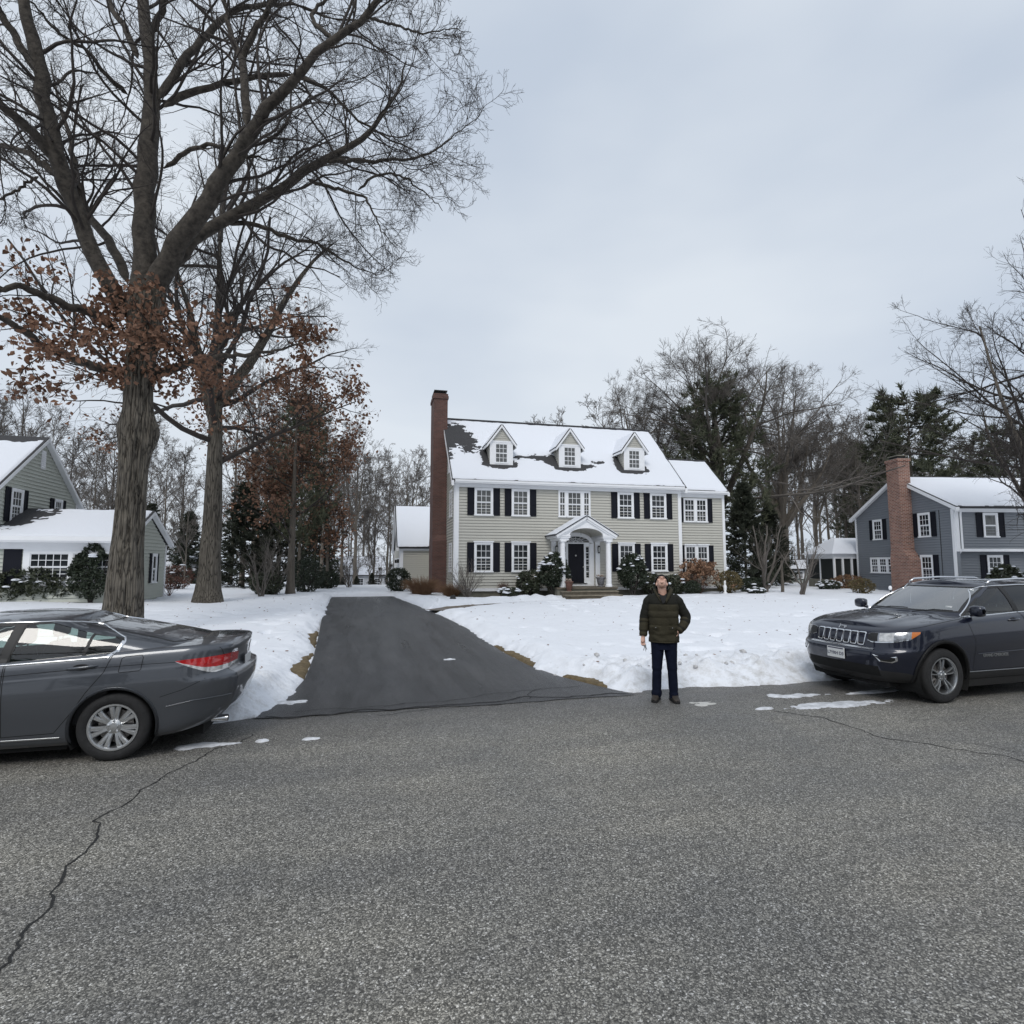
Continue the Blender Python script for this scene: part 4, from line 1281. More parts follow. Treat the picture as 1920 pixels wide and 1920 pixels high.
# front: the upper storey overhangs
bf = Wall(BX, (0, .35, 0), 0, M_BLUE)
bf.body([(0.2, .2), (BW, .2), (BW, 2.65), (.2, 2.65)], .2, 'lower_front_wall')
bf.siding(lambda z: (.3, BW - .2), .55, 2.6, .145)
bf.trim((.02, -.04, .4, .18, .02, 2.6), name='corner_board')
bu = Wall(BX, (0, 0, 0), 0, M_BLUE)
bu.body([(.2, 2.6), (BW, 2.6), (BW, 5.0), (.2, 5.0)], .6, 'upper_front_wall')
bu.siding(lambda z: (.22, BW - .2), 2.75, 4.75, .145)
bu.trim((.0, -.058, 2.6, .2, .02, 4.8), (.2, -.05, 2.6, BW, .02, 2.75), (0, -.06, 4.72, BW, .02, 5.0), (-.1, -.38, 4.9, BW, -.02, 5.0), name='corner_board')
bu.put(MB().tube([(.28, -.14, 4.85), (.28, -.09, 4.6), (.28, -.09, 2.75), (.28, .15, 2.5), (.28, .28, 2.3), (.28, .28, .3)], .05, 8).build('downspout', M_WHITE, BX))
for a0 in (1.55, 4.3, 7.2, 9.6):
    bu.window(a0, a0 + .85, 3.35, 4.68, 1, 1, .36, muntin=False, pane=M_PANE2)
bf.window(1.95, 2.85, 1.0, 2.42, 3, 2, .36)
bf.window(7.4, 8.3, 1.0, 2.42, 3, 2, .36)
# porch roof and door
bp_ = MB()
bp_.box(4.1, -1.3, 2.5, 6.3, -.03, 2.66)
bpo = bf.put(bp_.build('porch_canopy', M_WHITE, BX))
q = MB().add([(4.0, -1.4, 2.662), (6.4, -1.4, 2.662), (6.4, -.02, 2.662), (4.0, -.02, 2.662), (4.8, -.4, 3.3), (5.6, -.4, 3.3), (5.6, -.02, 3.3), (4.8, -.02, 3.3)], [(0, 1, 5, 4), (1, 2, 6, 5), (3, 0, 4, 7), (4, 5, 6, 7), (0, 3, 2, 1)]).build('porch_roof', M_SHING, bpo)
MB().add([(4.25, -1.32, 2.72), (6.2, -1.32, 2.72), (5.6, -.45, 3.33), (4.85, -.45, 3.33)], [(0, 1, 2, 3)]).build('roof_snow', M_ROOFSNOW, bpo)
bf.put(MB().box(4.3, -.06, .4, 4.5, -.026, 2.49).box(5.6, -.06, .4, 5.8, -.026, 2.49).box(4.5, -.06, 2.35, 5.6, -.026, 2.49).build('door_surround', M_WHITE, BX))
bf.put(MB().box(4.55, -.04, .4, 5.55, -.026, 2.34).build('front_door', M_DOOR, BX))
for x in (4.25, 6.15):
    MB().box(x - .06, -1.25, .2, x + .06, -1.13, 2.5).build('porch_post', M_WHITE, bpo)
brf, _ = roof_plane(BX, -.25, BW + .2, -.45, 4.98, 4.0, 7.22)
roof_plane(BX, -.25, BW + .2, BD + .3, 4.98, 4.0, 7.22)
MB().tube([(-.25, 4.0, 7.23), (BW, 4.0, 7.23)], .05, 6).build('ridge_cap', M_SHING, brf)
roof_snow(brf, -.22, BW + .15, -.45, 4.98, 4.0, 7.20, ((6, .1, 5, .12, .8),), seed=8.0, res=.1)
rk = MB()
for sg, e in ((1, 4.45), (-1, 4.3)):
    rk.slab([(-.266, 4.0 - sg * e, 4.94), (-.06, 4.0 - sg * e, 4.94), (-.06, 4.0, 7.18), (-.266, 4.0, 7.18)], (0, 0, -1), .2)
rk.build('rake_board', M_WHITE, BX)
MB().box(.1, .5, -.3, BW - .1, BD - .1, .5).build('foundation', M_FOUND, BX)
br_ = Wall(BX, (BW, .2, 0), R(90), M_BLUE); br_.body([(0, .2), (BD - .4, .2), (BD - .4, 4.98), (3.8, 6.9), (0, 4.98)], .2, 'gable_wall')
# screened porch at the back left, running on behind the house
PB = BD + .25
spo = MB().box(-1.5, PB, 2.30, 2.5, PB + 3.2, 2.62).build('screen_porch', M_WHITE, BX)
for (x, y) in ((-1.44, PB + .06), (-.85, PB + .06), (-.22, PB + .06), (-1.44, PB + 1.6), (-1.44, PB + 3.1)):
    MB().box(x - .06, y - .055, .2, x + .06, y + .055, 2.299).build('porch_post', M_WHITE, spo)
MB().box(-1.40, PB + .12, .9, 2.4, PB + .14, 2.29).build('screen', mat('insect_screen', (.03, .033, .033), .7, spec=.1), spo)
MB().box(-1.46, PB + .16, .9, -1.44, PB + 3.1, 2.29).build('screen', MATS['insect_screen'], spo)
MB().box(-1.49, PB + .01, .0, 2.4, PB + 3.1, .88).build('porch_base', M_FOUND, spo)
MB().add([(-1.75, PB - .25, 2.625), (2.6, PB - .25, 2.625), (2.6, PB + 3.45, 2.625), (-1.75, PB + 3.45, 2.625), (-.45, PB + 1.4, 3.75), (2.6, PB + 1.4, 3.75), (2.6, PB + 1.8, 3.75), (-.45, PB + 1.8, 3.75)], [(0, 1, 5, 4), (1, 2, 6, 5), (2, 3, 7, 6), (3, 0, 4, 7), (4, 5, 6, 7), (0, 3, 2, 1)]).build('porch_roof', M_ROOFSNOW, spo)


# ------------------------------------------------------------------ small buildings farther off
def far_house(loc, rz, w, d, h, rise, siding, label, cat='house', name='far_house', wins=3, chim=False):
    r_ = empty(name, loc, rz, label, cat)
    f_ = Wall(r_, (0, 0, 0), 0, siding)
    f_.body([(0, 0), (w, 0), (w, h), (0, h)], .2, 'front_wall')
    for k in range(wins):
        a = w * (k + .5) / wins
        f_.window(a - .45, a + .45, h * .42, h * .85, 2, 2, 0, panes=False)
    for O, rz2 in (((0, d, 0), -90), ((w, 0, 0), 90)):
        s_ = Wall(r_, O, R(rz2), siding)
        s_.body([(0, 0), (d, 0), (d, h), (d / 2, h + rise), (0, h)], .2, 'gable_wall')
        s_.window(d / 2 - .45, d / 2 + .45, h * .42, h * .85, 2, 2, 0, panes=False)
    rr_, _ = roof_plane(r_, -.3, w + .3, -.4, h - .1, d / 2, h + rise + .15)
    roof_plane(r_, -.3, w + .3, d + .4, h - .1, d / 2, h + rise + .15)
    roof_snow(rr_, -.28, w + .28, -.4, h - .1, d / 2, h + rise + .13, (), seed=w, res=.25, th=.1)
    Wall(r_, (w - .2, d, 0), R(180), siding).body([(0, 0), (w - .4, 0), (w - .4, h), (0, h)], .2, 'back_wall')
    if chim:
        MB().box(w * .3, d * .4, h, w * .3 + .7, d * .4 + .7, h + rise + 1).build('chimney', M_BRICK2, r_)
    return r_


M_FARW = mat('far_white_wall', (.62, .63, .65), .7)
M_FARG = mat('shed_grey_green', (.33, .36, .33), .7)
far_house((-3.6, 78, -2.45), R(6), 6.5, 8, 3.0, 2.3, M_FARW, 'white house with snowy roof seen far off past the end of the drive')
far_house((-20.2, 55, -.9), R(0), 6, 6, 2.3, 1.2, M_FARG, 'low grey building with a snowy roof behind the second oak')
far_house((34.9, 42.0, 0.0), R(-30), 2.5, 2.4, 1.6, .6, M_FARG, 'small grey-green garden shed with a snowy roof', 'shed', 'garden_shed', 1)
# ================================================================== trees
M_BARK = mat('oak_bark', (.050, .041, .032), .95)
_nt, _N, _L, _b = nodes_of(M_BARK)
_t = _N.new('ShaderNodeTexCoord'); _m = _N.new('ShaderNodeMapping'); _m.inputs['Scale'].default_value = (1, 1, .075)
_wn = _N.new('ShaderNodeTexNoise'); _wn.inputs['Scale'].default_value = 7; _wn.inputs['Detail'].default_value = 4
_wa = _N.new('ShaderNodeVectorMath'); _wa.operation = 'MULTIPLY_ADD'; _wa.inputs[1].default_value = (.09, .09, .09)
_vo = _N.new('ShaderNodeTexVoronoi'); _vo.feature = 'DISTANCE_TO_EDGE'; _vo.inputs['Scale'].default_value = 17
_L.new(_t.outputs['Object'], _m.inputs['Vector']); _L.new(_m.outputs[0], _wn.inputs['Vector'])
_L.new(_wn.outputs['Color'], _wa.inputs[0]); _L.new(_m.outputs[0], _wa.inputs[2]); _L.new(_wa.outputs[0], _vo.inputs['Vector'])
_fr = _N.new('ShaderNodeValToRGB'); _fr.color_ramp.elements[0].position = .015; _fr.color_ramp.elements[1].position = .16
_fr.color_ramp.elements[0].color = (.034, .029, .023, 1); _fr.color_ramp.elements[1].color = (.150, .132, .108, 1)
_q = _fr.color_ramp.elements.new(.07); _q.color = (.100, .087, .070, 1)
_L.new(_vo.outputs['Distance'], _fr.inputs['Fac'])
_n4 = _N.new('ShaderNodeTexNoise'); _n4.inputs['Scale'].default_value = 2.2; _n4.inputs['Detail'].default_value = 8; _n4.inputs['Roughness'].default_value = .7
_L.new(_t.outputs['Object'], _n4.inputs['Vector'])
_r4 = _N.new('ShaderNodeValToRGB'); _r4.color_ramp.elements[0].position = .3; _r4.color_ramp.elements[1].position = .7
_r4.color_ramp.elements[0].color = (.46, .46, .46, 1); _r4.color_ramp.elements[1].color = (1.05, 1.05, 1.04, 1)
_L.new(_n4.outputs['Fac'], _r4.inputs['Fac'])
_mu = _N.new('ShaderNodeVectorMath'); _mu.operation = 'MULTIPLY'
_L.new(_fr.outputs['Color'], _mu.inputs[0]); _L.new(_r4.outputs['Color'], _mu.inputs[1]); _L.new(_mu.outputs[0], _b.inputs['Base Color'])
_bp = _N.new('ShaderNodeBump'); _bp.inputs['Distance'].default_value = .05; _bp.inputs['Strength'].default_value = 1
_mn = _N.new('ShaderNodeMath'); _mn.operation = 'MINIMUM'; _mn.inputs[1].default_value = .2
_L.new(_vo.outputs['Distance'], _mn.inputs[0]); _L.new(_mn.outputs[0], _bp.inputs['Height']); _L.new(_bp.outputs['Normal'], _b.inputs['Normal'])
M_TWIG = mat('twig_bark', (.040, .033, .029), .9, var=.3, vscale=1.5)
M_TWIG2 = mat('grey_twig_bark', (.118, .104, .092), .9, var=.3, vscale=1.5)
M_BARK2 = mat('grey_bark', (.085, .073, .060), .95, col2=(.155, .135, .112), vscale=4.0, stretch=(4, 4, .5), bump=.03, bscale=6)
M_LEAF = mat('dry_oak_leaf', (.110, .056, .034), .8, col2=(.265, .142, .088), vscale=2.5)
M_PINE = mat('pine_needles', (.042, .052, .030), .8, col2=(.110, .116, .070), vscale=3.0)
M_HEML = mat('dark_needles', (.015, .021, .013), .8, col2=(.046, .053, .032), vscale=3.0)


def tubes(P, Rr, sides):
    """P (N,K,3) centre lines, Rr (N,K) radii -> verts, quads of all tubes"""
    N, K, _ = P.shape
    T = np.gradient(P, axis=1)
    T /= np.linalg.norm(T, axis=2, keepdims=True) + 1e-9
    ref = np.zeros((N, 1, 3)); ref[..., 0] = 1
    sel = np.abs(T[:, :1, 0]) > .8
    ref[sel[:, 0]] = (0, 1, 0)
    ref = np.broadcast_to(ref, P.shape)
    S = np.cross(T, ref); S /= np.linalg.norm(S, axis=2, keepdims=True) + 1e-9
    U = np.cross(S, T)
    a = np.arange(sides) * 2 * PI / sides
    V = P[:, :, None] + Rr[:, :, None, None] * (S[:, :, None] * np.cos(a)[None, None, :, None] + U[:, :, None] * np.sin(a)[None, None, :, None])
    b = (np.arange(N)[:, None, None] * K + np.arange(K - 1)[None, :, None]) * sides
    k = np.arange(sides)[None, None]
    k2 = (k + 1) % sides
    F = np.stack([b + k, b + k2, b + sides + k2, b + sides + k], -1).reshape(-1, 4)
    return V.reshape(-1, 3), F


def join(parts):
    vs, fs, o = [], [], 0
    for v, f in parts:
        vs.append(v); fs.append(f + o); o += len(v)
    return np.concatenate(vs), np.concatenate(fs)


def resample(pts, K):
    pts = np.asarray(pts, float)
    # Catmull-Rom through the points
    n = len(pts)
    if n > 2:
        q = []
        for i in range(n - 1):
            p0, p1, p2, p3 = pts[max(i - 1, 0)], pts[i], pts[i + 1], pts[min(i + 2, n - 1)]
            for t in np.linspace(0, 1, 8, endpoint=False):
                q.append(.5 * (2 * p1 + (p2 - p0) * t + (2 * p0 - 5 * p1 + 4 * p2 - p3) * t * t + (-p0 + 3 * p1 - 3 * p2 + p3) * t ** 3))
        q.append(pts[-1])
        pts = np.array(q)
    d = np.r_[0, np.cumsum(np.linalg.norm(np.diff(pts[:, :3], axis=0), axis=1))]
    s = np.linspace(0, d[-1], K)
    return np.stack([np.interp(s, d, pts[:, k]) for k in range(pts.shape[1])], -1)


def sprout(rg, P, Rr, n, t0, t1, ang, lf, K, wig, up, rf=.62, minlen=0., lmax=99., spread=None, rmin=.0):
    """children of every branch in P: n per branch at t in [t0,t1]; returns P2, R2, parent idx"""
    N, K0, _ = P.shape
    L = np.linalg.norm(np.diff(P, axis=1), axis=2).sum(1)
    idx = np.repeat(np.arange(N), n) if np.isscalar(n) else np.repeat(np.arange(N), n)
    M = len(idx)
    t = t0 + (t1 - t0) * rg.random(M) ** .85
    fi = t * (K0 - 1)
    i0 = np.clip(fi.astype(int), 0, K0 - 2)
    w = (fi - i0)[:, None]
    p = P[idx, i0] * (1 - w) + P[idx, i0 + 1] * w
    d = P[idx, i0 + 1] - P[idx, i0]
    d /= np.linalg.norm(d, axis=1, keepdims=True) + 1e-9
    rp = Rr[idx, i0] * (1 - w[:, 0]) + Rr[idx, i0 + 1] * w[:, 0]
    rv = rg.normal(size=(M, 3))
    side = np.cross(d, rv); side /= np.linalg.norm(side, axis=1, keepdims=True) + 1e-9
    an = R(ang) * (1 + .35 * rg.normal(size=M))
    nd = d * np.cos(an)[:, None] + side * np.sin(an)[:, None]
    nd[:, 2] += up * (.6 + .6 * rg.random(M))
    nd /= np.linalg.norm(nd, axis=1, keepdims=True)
    Ln = np.clip(L[idx] * lf * (1.15 - .75 * t) * (.6 + .8 * rg.random(M)), minlen, lmax)
    seg = (Ln / (K - 1))[:, None]
    out = np.empty((M, K, 3)); out[:, 0] = p
    cur = nd
    drift = rg.normal(size=(M, 3)) * wig * .5
    for k in range(1, K):
        cur = cur + rg.normal(size=(M, 3)) * wig + drift * .4
        cur[:, 2] += up * .10
        cur /= np.linalg.norm(cur, axis=1, keepdims=True)
        out[:, k] = out[:, k - 1] + cur * seg
    r0 = np.minimum(rp * rf * (.75 + .4 * rg.random(M)), rp * .85)
    r0 = np.maximum(np.minimum(r0, .0125 * Ln + .003), rmin)
    R2 = r0[:, None] * np.linspace(1, .28, K)[None]
    return out, R2, idx


def leaf_cards(rg, pts, size, n_per, spread, droop=.3):
    """lobed dry leaves round the given points, each two bent quads"""
    c = np.repeat(pts, n_per, axis=0)
    M = len(c)
    c = c + rg.normal(size=(M, 3)) * spread * np.array((1, 1, .8))
    a = rg.normal(size=(M, 3)); a[:, 2] -= droop; a /= np.linalg.norm(a, axis=1, keepdims=True)
    b = np.cross(a, rg.normal(size=(M, 3))); b /= np.linalg.norm(b, axis=1, keepdims=True)
    nrm = np.cross(a, b)
    s = size * (.55 + .9 * rg.random(M))[:, None]
    # a pointed shape of six corners, folded along the rib
    base, tip = c - a * s * .5, c + a * s * .55
    l1, l2 = c - a * s * .1 + b * s * .34 + nrm * s * .14, c + a * s * .28 + b * s * .22 + nrm * s * .10
    r1, r2 = c - a * s * .1 - b * s * .34 + nrm * s * .14, c + a * s * .28 - b * s * .22 + nrm * s * .10
    V = np.stack([base, l1, l2, tip, r2, r1], 1).reshape(-1, 3)
    o = np.arange(M)[:, None] * 6
    F = np.concatenate([o + np.array([[0, 3, 2, 1]]), o + np.array([[0, 5, 4, 3]])])
    return V, F


# ------------------------------------------------------------------ the big oak: limbs followed from the photograph, placed in depth
OD = 14.0                                              # metres in front of the camera


def zp(zx, zy): return zx * .4792, zy * .4792          # notes were taken on an enlarged crop


def limb(pts, K=26):
    """pts: (zx, zy, depth offset, width px) -> centre line and radius"""
    q = []
    for zx, zy, dd, w in pts:
        px, py = zp(zx, zy)
        x, y, z = at_depth(px, py, OD + dd)
        q.append((x, y, z, w * .4792 * (OD + dd) / 1070 / 2))
    q = resample(q, K)
    return q[:, :3], q[:, 3] * .82


LIMBS = [
    # main leader up the middle
    [(540, 1240, 0, 130), (560, 1090, 0, 110), (565, 850, .1, 98), (575, 640, .2, 95), (590, 470, .4, 80), (585, 250, .6, 62), (565, 60, .8, 58), (550, -220, 1.0, 40), (540, -520, 1.2, 16)],
    # left leader
    [(500, 1230, 0, 90), (430, 1120, -.3, 82), (370, 1010, -.5, 78), (300, 830, -.7, 74), (240, 660, -1.0, 80), (195, 480, -1.3, 72), (150, 240, -1.6, 70), (100, 30, -1.9, 52), (60, -220, -2.2, 36), (20, -500, -2.4, 12)],
    # from the left leader outwards
    [(230, 640, -1.0, 60), (150, 540, -1.4, 50), (60, 460, -1.9, 44), (-60, 360, -2.4, 36), (-250, 240, -3, 20), (-420, 160, -3.5, 8)],
    [(165, 300, -1.5, 50), (110, 220, -1.6, 40), (40, 110, -1.7, 36), (-40, -30, -1.8, 30), (-140, -260, -2, 12)],
    [(210, 680, -.9, 34), (110, 600, -.4, 28), (0, 572, .1, 24), (-160, 540, .6, 16), (-330, 560, 1, 6)],
    [(150, 690, -.8, 16), (70, 740, -1, 13), (0, 778, -1.2, 11), (-120, 800, -1.4, 5)],
    # second left limb crossing up
    [(500, 1110, .2, 48), (440, 960, .6, 44), (350, 850, 1.0, 38), (300, 720, 1.2, 30), (280, 560, 1.5, 22), (230, 400, 1.8, 15), (200, 250, 2, 7)],
    # right leader going up to the top right
    [(600, 1130, 0, 110), (690, 960, -.2, 100), (800, 800, -.5, 88), (900, 650, -.7, 76), (985, 510, -.9, 66), (1060, 400, -1.1, 54), (1150, 310, -1.3, 46), (1260, 190, -1.5, 40), (1400, 90, -1.7, 34), (1490, 0, -1.9, 26), (1600, -160, -2.2, 14), (1700, -330, -2.5, 5)],
    # fork rising from it
    [(965, 500, -.9, 50), (960, 380, -.6, 42), (945, 230, -.3, 38), (900, 120, 0, 26), (880, 0, .2, 22), (860, -200, .5, 12), (850, -380, .7, 5)],
    [(945, 240, -.3, 32), (1000, 120, -.5, 30), (1060, 20, -.7, 26), (1120, -180, -1, 15), (1150, -360, -1.2, 5)],
    # limb to the right, low and long
    [(640, 1080, .2, 70), (760, 930, .5, 62), (900, 850, .8, 56), (1040, 770, 1.1, 50), (1170, 690, 1.3, 42), (1280, 620, 1.5, 36), (1440, 520, 1.8, 26), (1500, 440, 2, 18), (1560, 340, 2.2, 13), (1590, 240, 2.4, 6)],
    [(1270, 635, 1.5, 22), (1400, 628, 1.5, 18), (1560, 625, 1.6, 14), (1680, 600, 1.7, 10), (1790, 520, 1.8, 6), (1880, 450, 1.9, 3)],
    [(1200, 700, 1.4, 20), (1330, 745, 1.3, 16), (1430, 775, 1.2, 12), (1480, 880, 1.1, 7), (1540, 960, 1, 3)],
    [(1400, 745, 1.2, 13), (1470, 690, 1.1, 12), (1570, 690, 1, 10), (1680, 770, .9, 6), (1730, 820, .8, 3)],
    [(880, 875, .9, 26), (1000, 880, 1.2, 22), (1130, 930, 1.5, 18), (1250, 960, 1.8, 14), (1380, 1040, 2, 8), (1480, 1080, 2.2, 4)],
    # arching limb behind
    [(640, 420, .5, 40), (720, 370, 1, 36), (850, 335, 1.4, 30), (1000, 300, 1.7, 26), (1140, 295, 2, 22), (1270, 340, 2.2, 17), (1400, 470, 2.4, 12), (1560, 560, 2.6, 8), (1700, 640, 2.8, 4)],
    [(620, 390, .4, 46), (700, 260, .9, 40), (800, 150, 1.3, 36), (890, 60, 1.7, 30), (1010, 20, 2, 22), (1150, 20, 2.3, 17), (1290, 70, 2.6, 12), (1450, 80, 2.8, 6)],
    [(600, 130, .6, 36), (625, 60, .3, 32), (660, -40, 0, 26), (710, -220, -.3, 14), (740, -380, -.5, 5)],
    [(540, 230, .6, 34), (490, 110, .9, 30), (430, 10, 1.1, 24), (370, -150, 1.4, 14), (330, -320, 1.6, 5)],
    [(500, 370, .3, 26), (420, 300, -.2, 22), (340, 200, -.6, 18), (230, 130, -1, 14), (150, 40, -1.3, 10), (60, -60, -1.6, 4)],
    [(1300, 150, -1.5, 26), (1220, 60, -1.2, 20), (1330, -60, -1, 12), (1380, -200, -.9, 5)],
    [(1440, 70, -1.7, 16), (1560, 100, -1.8, 12), (1660, 130, -1.9, 8), (1760, 110, -2, 5), (1850, 130, -2.1, 3)],
    [(640, 660, .3, 24), (740, 590, .1, 22), (830, 565, -.1, 19), (920, 600, -.3, 15), (1050, 620, -.6, 8), (1180, 600, -.8, 3)],
    # low leafy limbs
    [(470, 1290, 0, 50), (380, 1235, -.5, 44), (250, 1190, -1.1, 38), (100, 1130, -1.8, 32), (-40, 1130, -2.4, 22), (-220, 1100, -3, 10)],
    [(480, 1470, 0, 46), (330, 1420, -.6, 42), (180, 1360, -1.2, 38), (50, 1270, -1.9, 32), (-80, 1200, -2.5, 22), (-260, 1180, -3.2, 9)],
    [(590, 1480, .2, 46), (680, 1440, .5, 38), (800, 1405, .9, 30), (930, 1390, 1.3, 22), (1080, 1370, 1.7, 13), (1220, 1330, 2.1, 5)],
]

oak_rg = np.random.default_rng(21)
ox, oy, _ = at_depth(231, 1150, OD)
oz = float(base_h(ox, oy))
OAK = empty('oak_tree', (ox, oy, oz), 0, 'huge bare oak with brown leaves on its low limbs, behind the grey sedan', 'tree')
off = np.array((ox, oy, oz))
K_ = 26
LP, LR = [], []
for l_ in LIMBS:
    p, r_ = limb(l_, K_)
    LP.append(p - off); LR.append(r_)
LP, LR = np.array(LP), np.array(LR)
for i_ in range(len(LR)):
    if i_ not in (0, 1, 7):
        LR[i_, 0] = .01; LR[i_, 1] *= .9
# small bends so that the limbs are not smooth pipes
LP[:, 2:] += .022 * oak_rg.normal(size=LP[:, 2:].shape)
# trunk: thick ringed surface with fissures and burls
tz = np.array([(-.3, .78, 0), (.0, .70, 0), (.25, .64, 0), (.8, .60, 0), (2.0, .57, 0), (3.2, .53, .02), (4.0, .52, .02), (4.6, .58, .02), (5.1, .62, .03), (5.6, .54, .04), (6.2, .50, .03), (7.0, .50, .05), (7.6, .54, .08), (8.3, .56, .12), (9.0, .50, .16)])
tk, ns = 180, 130
zz = np.linspace(-.3, 8.7, tk)
rr_ = np.interp(zz, tz[:, 0], tz[:, 1]) * np.interp(zz, [0, 1, 2.5, 4.3, 5.2, 7, 8.7], [.74, .66, .58, .57, .58, .64, .74])
dx_ = np.interp(zz, tz[:, 0], tz[:, 2])
th_ = np.arange(ns) * 2 * PI / ns
ZZ, TT = np.meshgrid(zz, th_, indexing='ij')
rad = rr_[:, None] * (1 + .05 * fbm(np.cos(TT) * 1.2, np.sin(TT) * 1.2, ZZ * .5, 3))
fis = np.abs(fbm(TT * 3.4 + .30 * vnoise(TT * 2, ZZ * 1.6), ZZ * .75, 2.0, 3, .6))
rad += .03 * (np.clip(fis * 1.4, 0, 1) - .5) - .045 * np.exp(-(fis / .10) ** 2)
rad += .15 * np.exp(-(((ZZ - 5.05) / .45) ** 2 + ((np.cos(TT - .25) - 1) / .18) ** 2)) + .09 * np.exp(-(((ZZ - 5.2) / .4) ** 2 + ((np.cos(TT - 2.9) - 1) / .2) ** 2))
root = np.exp(-np.clip(ZZ, 0, 9) / .38) * .10 * (.6 + .5 * np.cos(5 * TT + 1))
rad += root
cr, sr = math.cos(-R(YAW)), math.sin(-R(YAW))
V = np.stack([rad * np.cos(TT) * 1.0 + dx_[:, None] * 1.0, rad * np.sin(TT), ZZ], -1)
vx = V[..., 0] * cr - V[..., 1] * sr; vy = V[..., 0] * sr + V[..., 1] * cr
V = np.stack([vx, vy, V[..., 2]], -1).reshape(-1, 3)
b_ = (np.arange(tk - 1)[:, None] * ns)
k_ = np.arange(ns)[None]
TF = np.stack([b_ + k_, b_ + (k_ + 1) % ns, b_ + ns + (k_ + 1) % ns, b_ + ns + k_], -1).reshape(-1, 4)
np_mesh('trunk', V, TF, M_BARK, OAK, True)
# limbs
lv, lfc = tubes(resample(LP.transpose(1, 0, 2).reshape(K_, -1), 60).reshape(60, len(LP), 3).transpose(1, 0, 2) if False else LP, LR, 12)
np_mesh('limbs', lv, lfc, mat('limb_bark', (.024, .020, .017), .95, col2=(.085, .073, .060), vscale=7, bump=.03, bscale=14), OAK, True)
LEAFY = [len(LIMBS) - 3, len(LIMBS) - 2, len(LIMBS) - 1]
bare_i = [i for i in range(len(LIMBS)) if i not in LEAFY]
Ll = np.linalg.norm(np.diff(LP, axis=1), axis=2).sum(1)
nb = np.clip((Ll[bare_i] * 3.6).astype(int), 7, 36)
b1, r1, _ = sprout(oak_rg, LP[bare_i], LR[bare_i], nb, .16, 1.0, 50, .40, 14, .13, .10, .42, 1.0, 3.6)
b2, r2, _ = sprout(oak_rg, b1, r1, 7, .15, 1.0, 42, .48, 8, .16, .05, .55, .5, 1.9)
b3, r3, _ = sprout(oak_rg, b2, r2, 4, .12, 1.0, 42, .50, 5, .17, .06, .60, .22, .95, rmin=.004)
b4, r4, _ = sprout(oak_rg, b3, r3, 2, .15, 1.0, 40, .60, 3, .18, .03, .7, .12, .5, rmin=.0032)
R0MIN = .0034
bv, bf_ = join([tubes(b1, np.maximum(r1, .007), 5), tubes(b2, np.maximum(r2, .005), 3), tubes(b3, np.maximum(r3, R0MIN), 3), tubes(b4, np.maximum(r4, .0030), 3)])
tag(np_mesh('twigs', bv, bf_, M_TWIG, OAK), kind='stuff')
# leafy low branches
c1, q1, _ = sprout(oak_rg, LP[LEAFY], LR[LEAFY], 20, .10, 1.0, 55, .34, 10, .15, .02, .45, .7, 2.4)
c2, q2, _ = sprout(oak_rg, c1, q1, 6, .2, 1.0, 48, .50, 7, .18, -.02, .6, .3, 1.2)
cv, cf = join([tubes(c1, np.maximum(q1, .006), 5), tubes(c2, np.maximum(q2, .004), 3)])
# leaves also ring the trunk where the low limbs leave it
tp = np.stack([oak_rg.normal(0, .62, 170), oak_rg.normal(0, .62, 170), oak_rg.uniform(6.3, 8.7, 170)], -1)
tag(np_mesh('leafy_twigs', cv, cf, M_TWIG, OAK), kind='stuff')
lp = np.concatenate([c2[:, 3], c2[:, 6], c1[:, 8]])
keep = oak_rg.random(len(lp)) < .50 * np.clip(.5 + 1.1 * vnoise(lp[:, 0] * .9, lp[:, 1] * .9, lp[:, 2] * .9), .05, 1) * 1.3
lp = np.concatenate([lp[keep], tp])
lv, lf_ = leaf_cards(oak_rg, lp, .125, 15, .15)
tag(np_mesh('dry_leaves', lv, lf_, M_LEAF, OAK), kind='stuff')
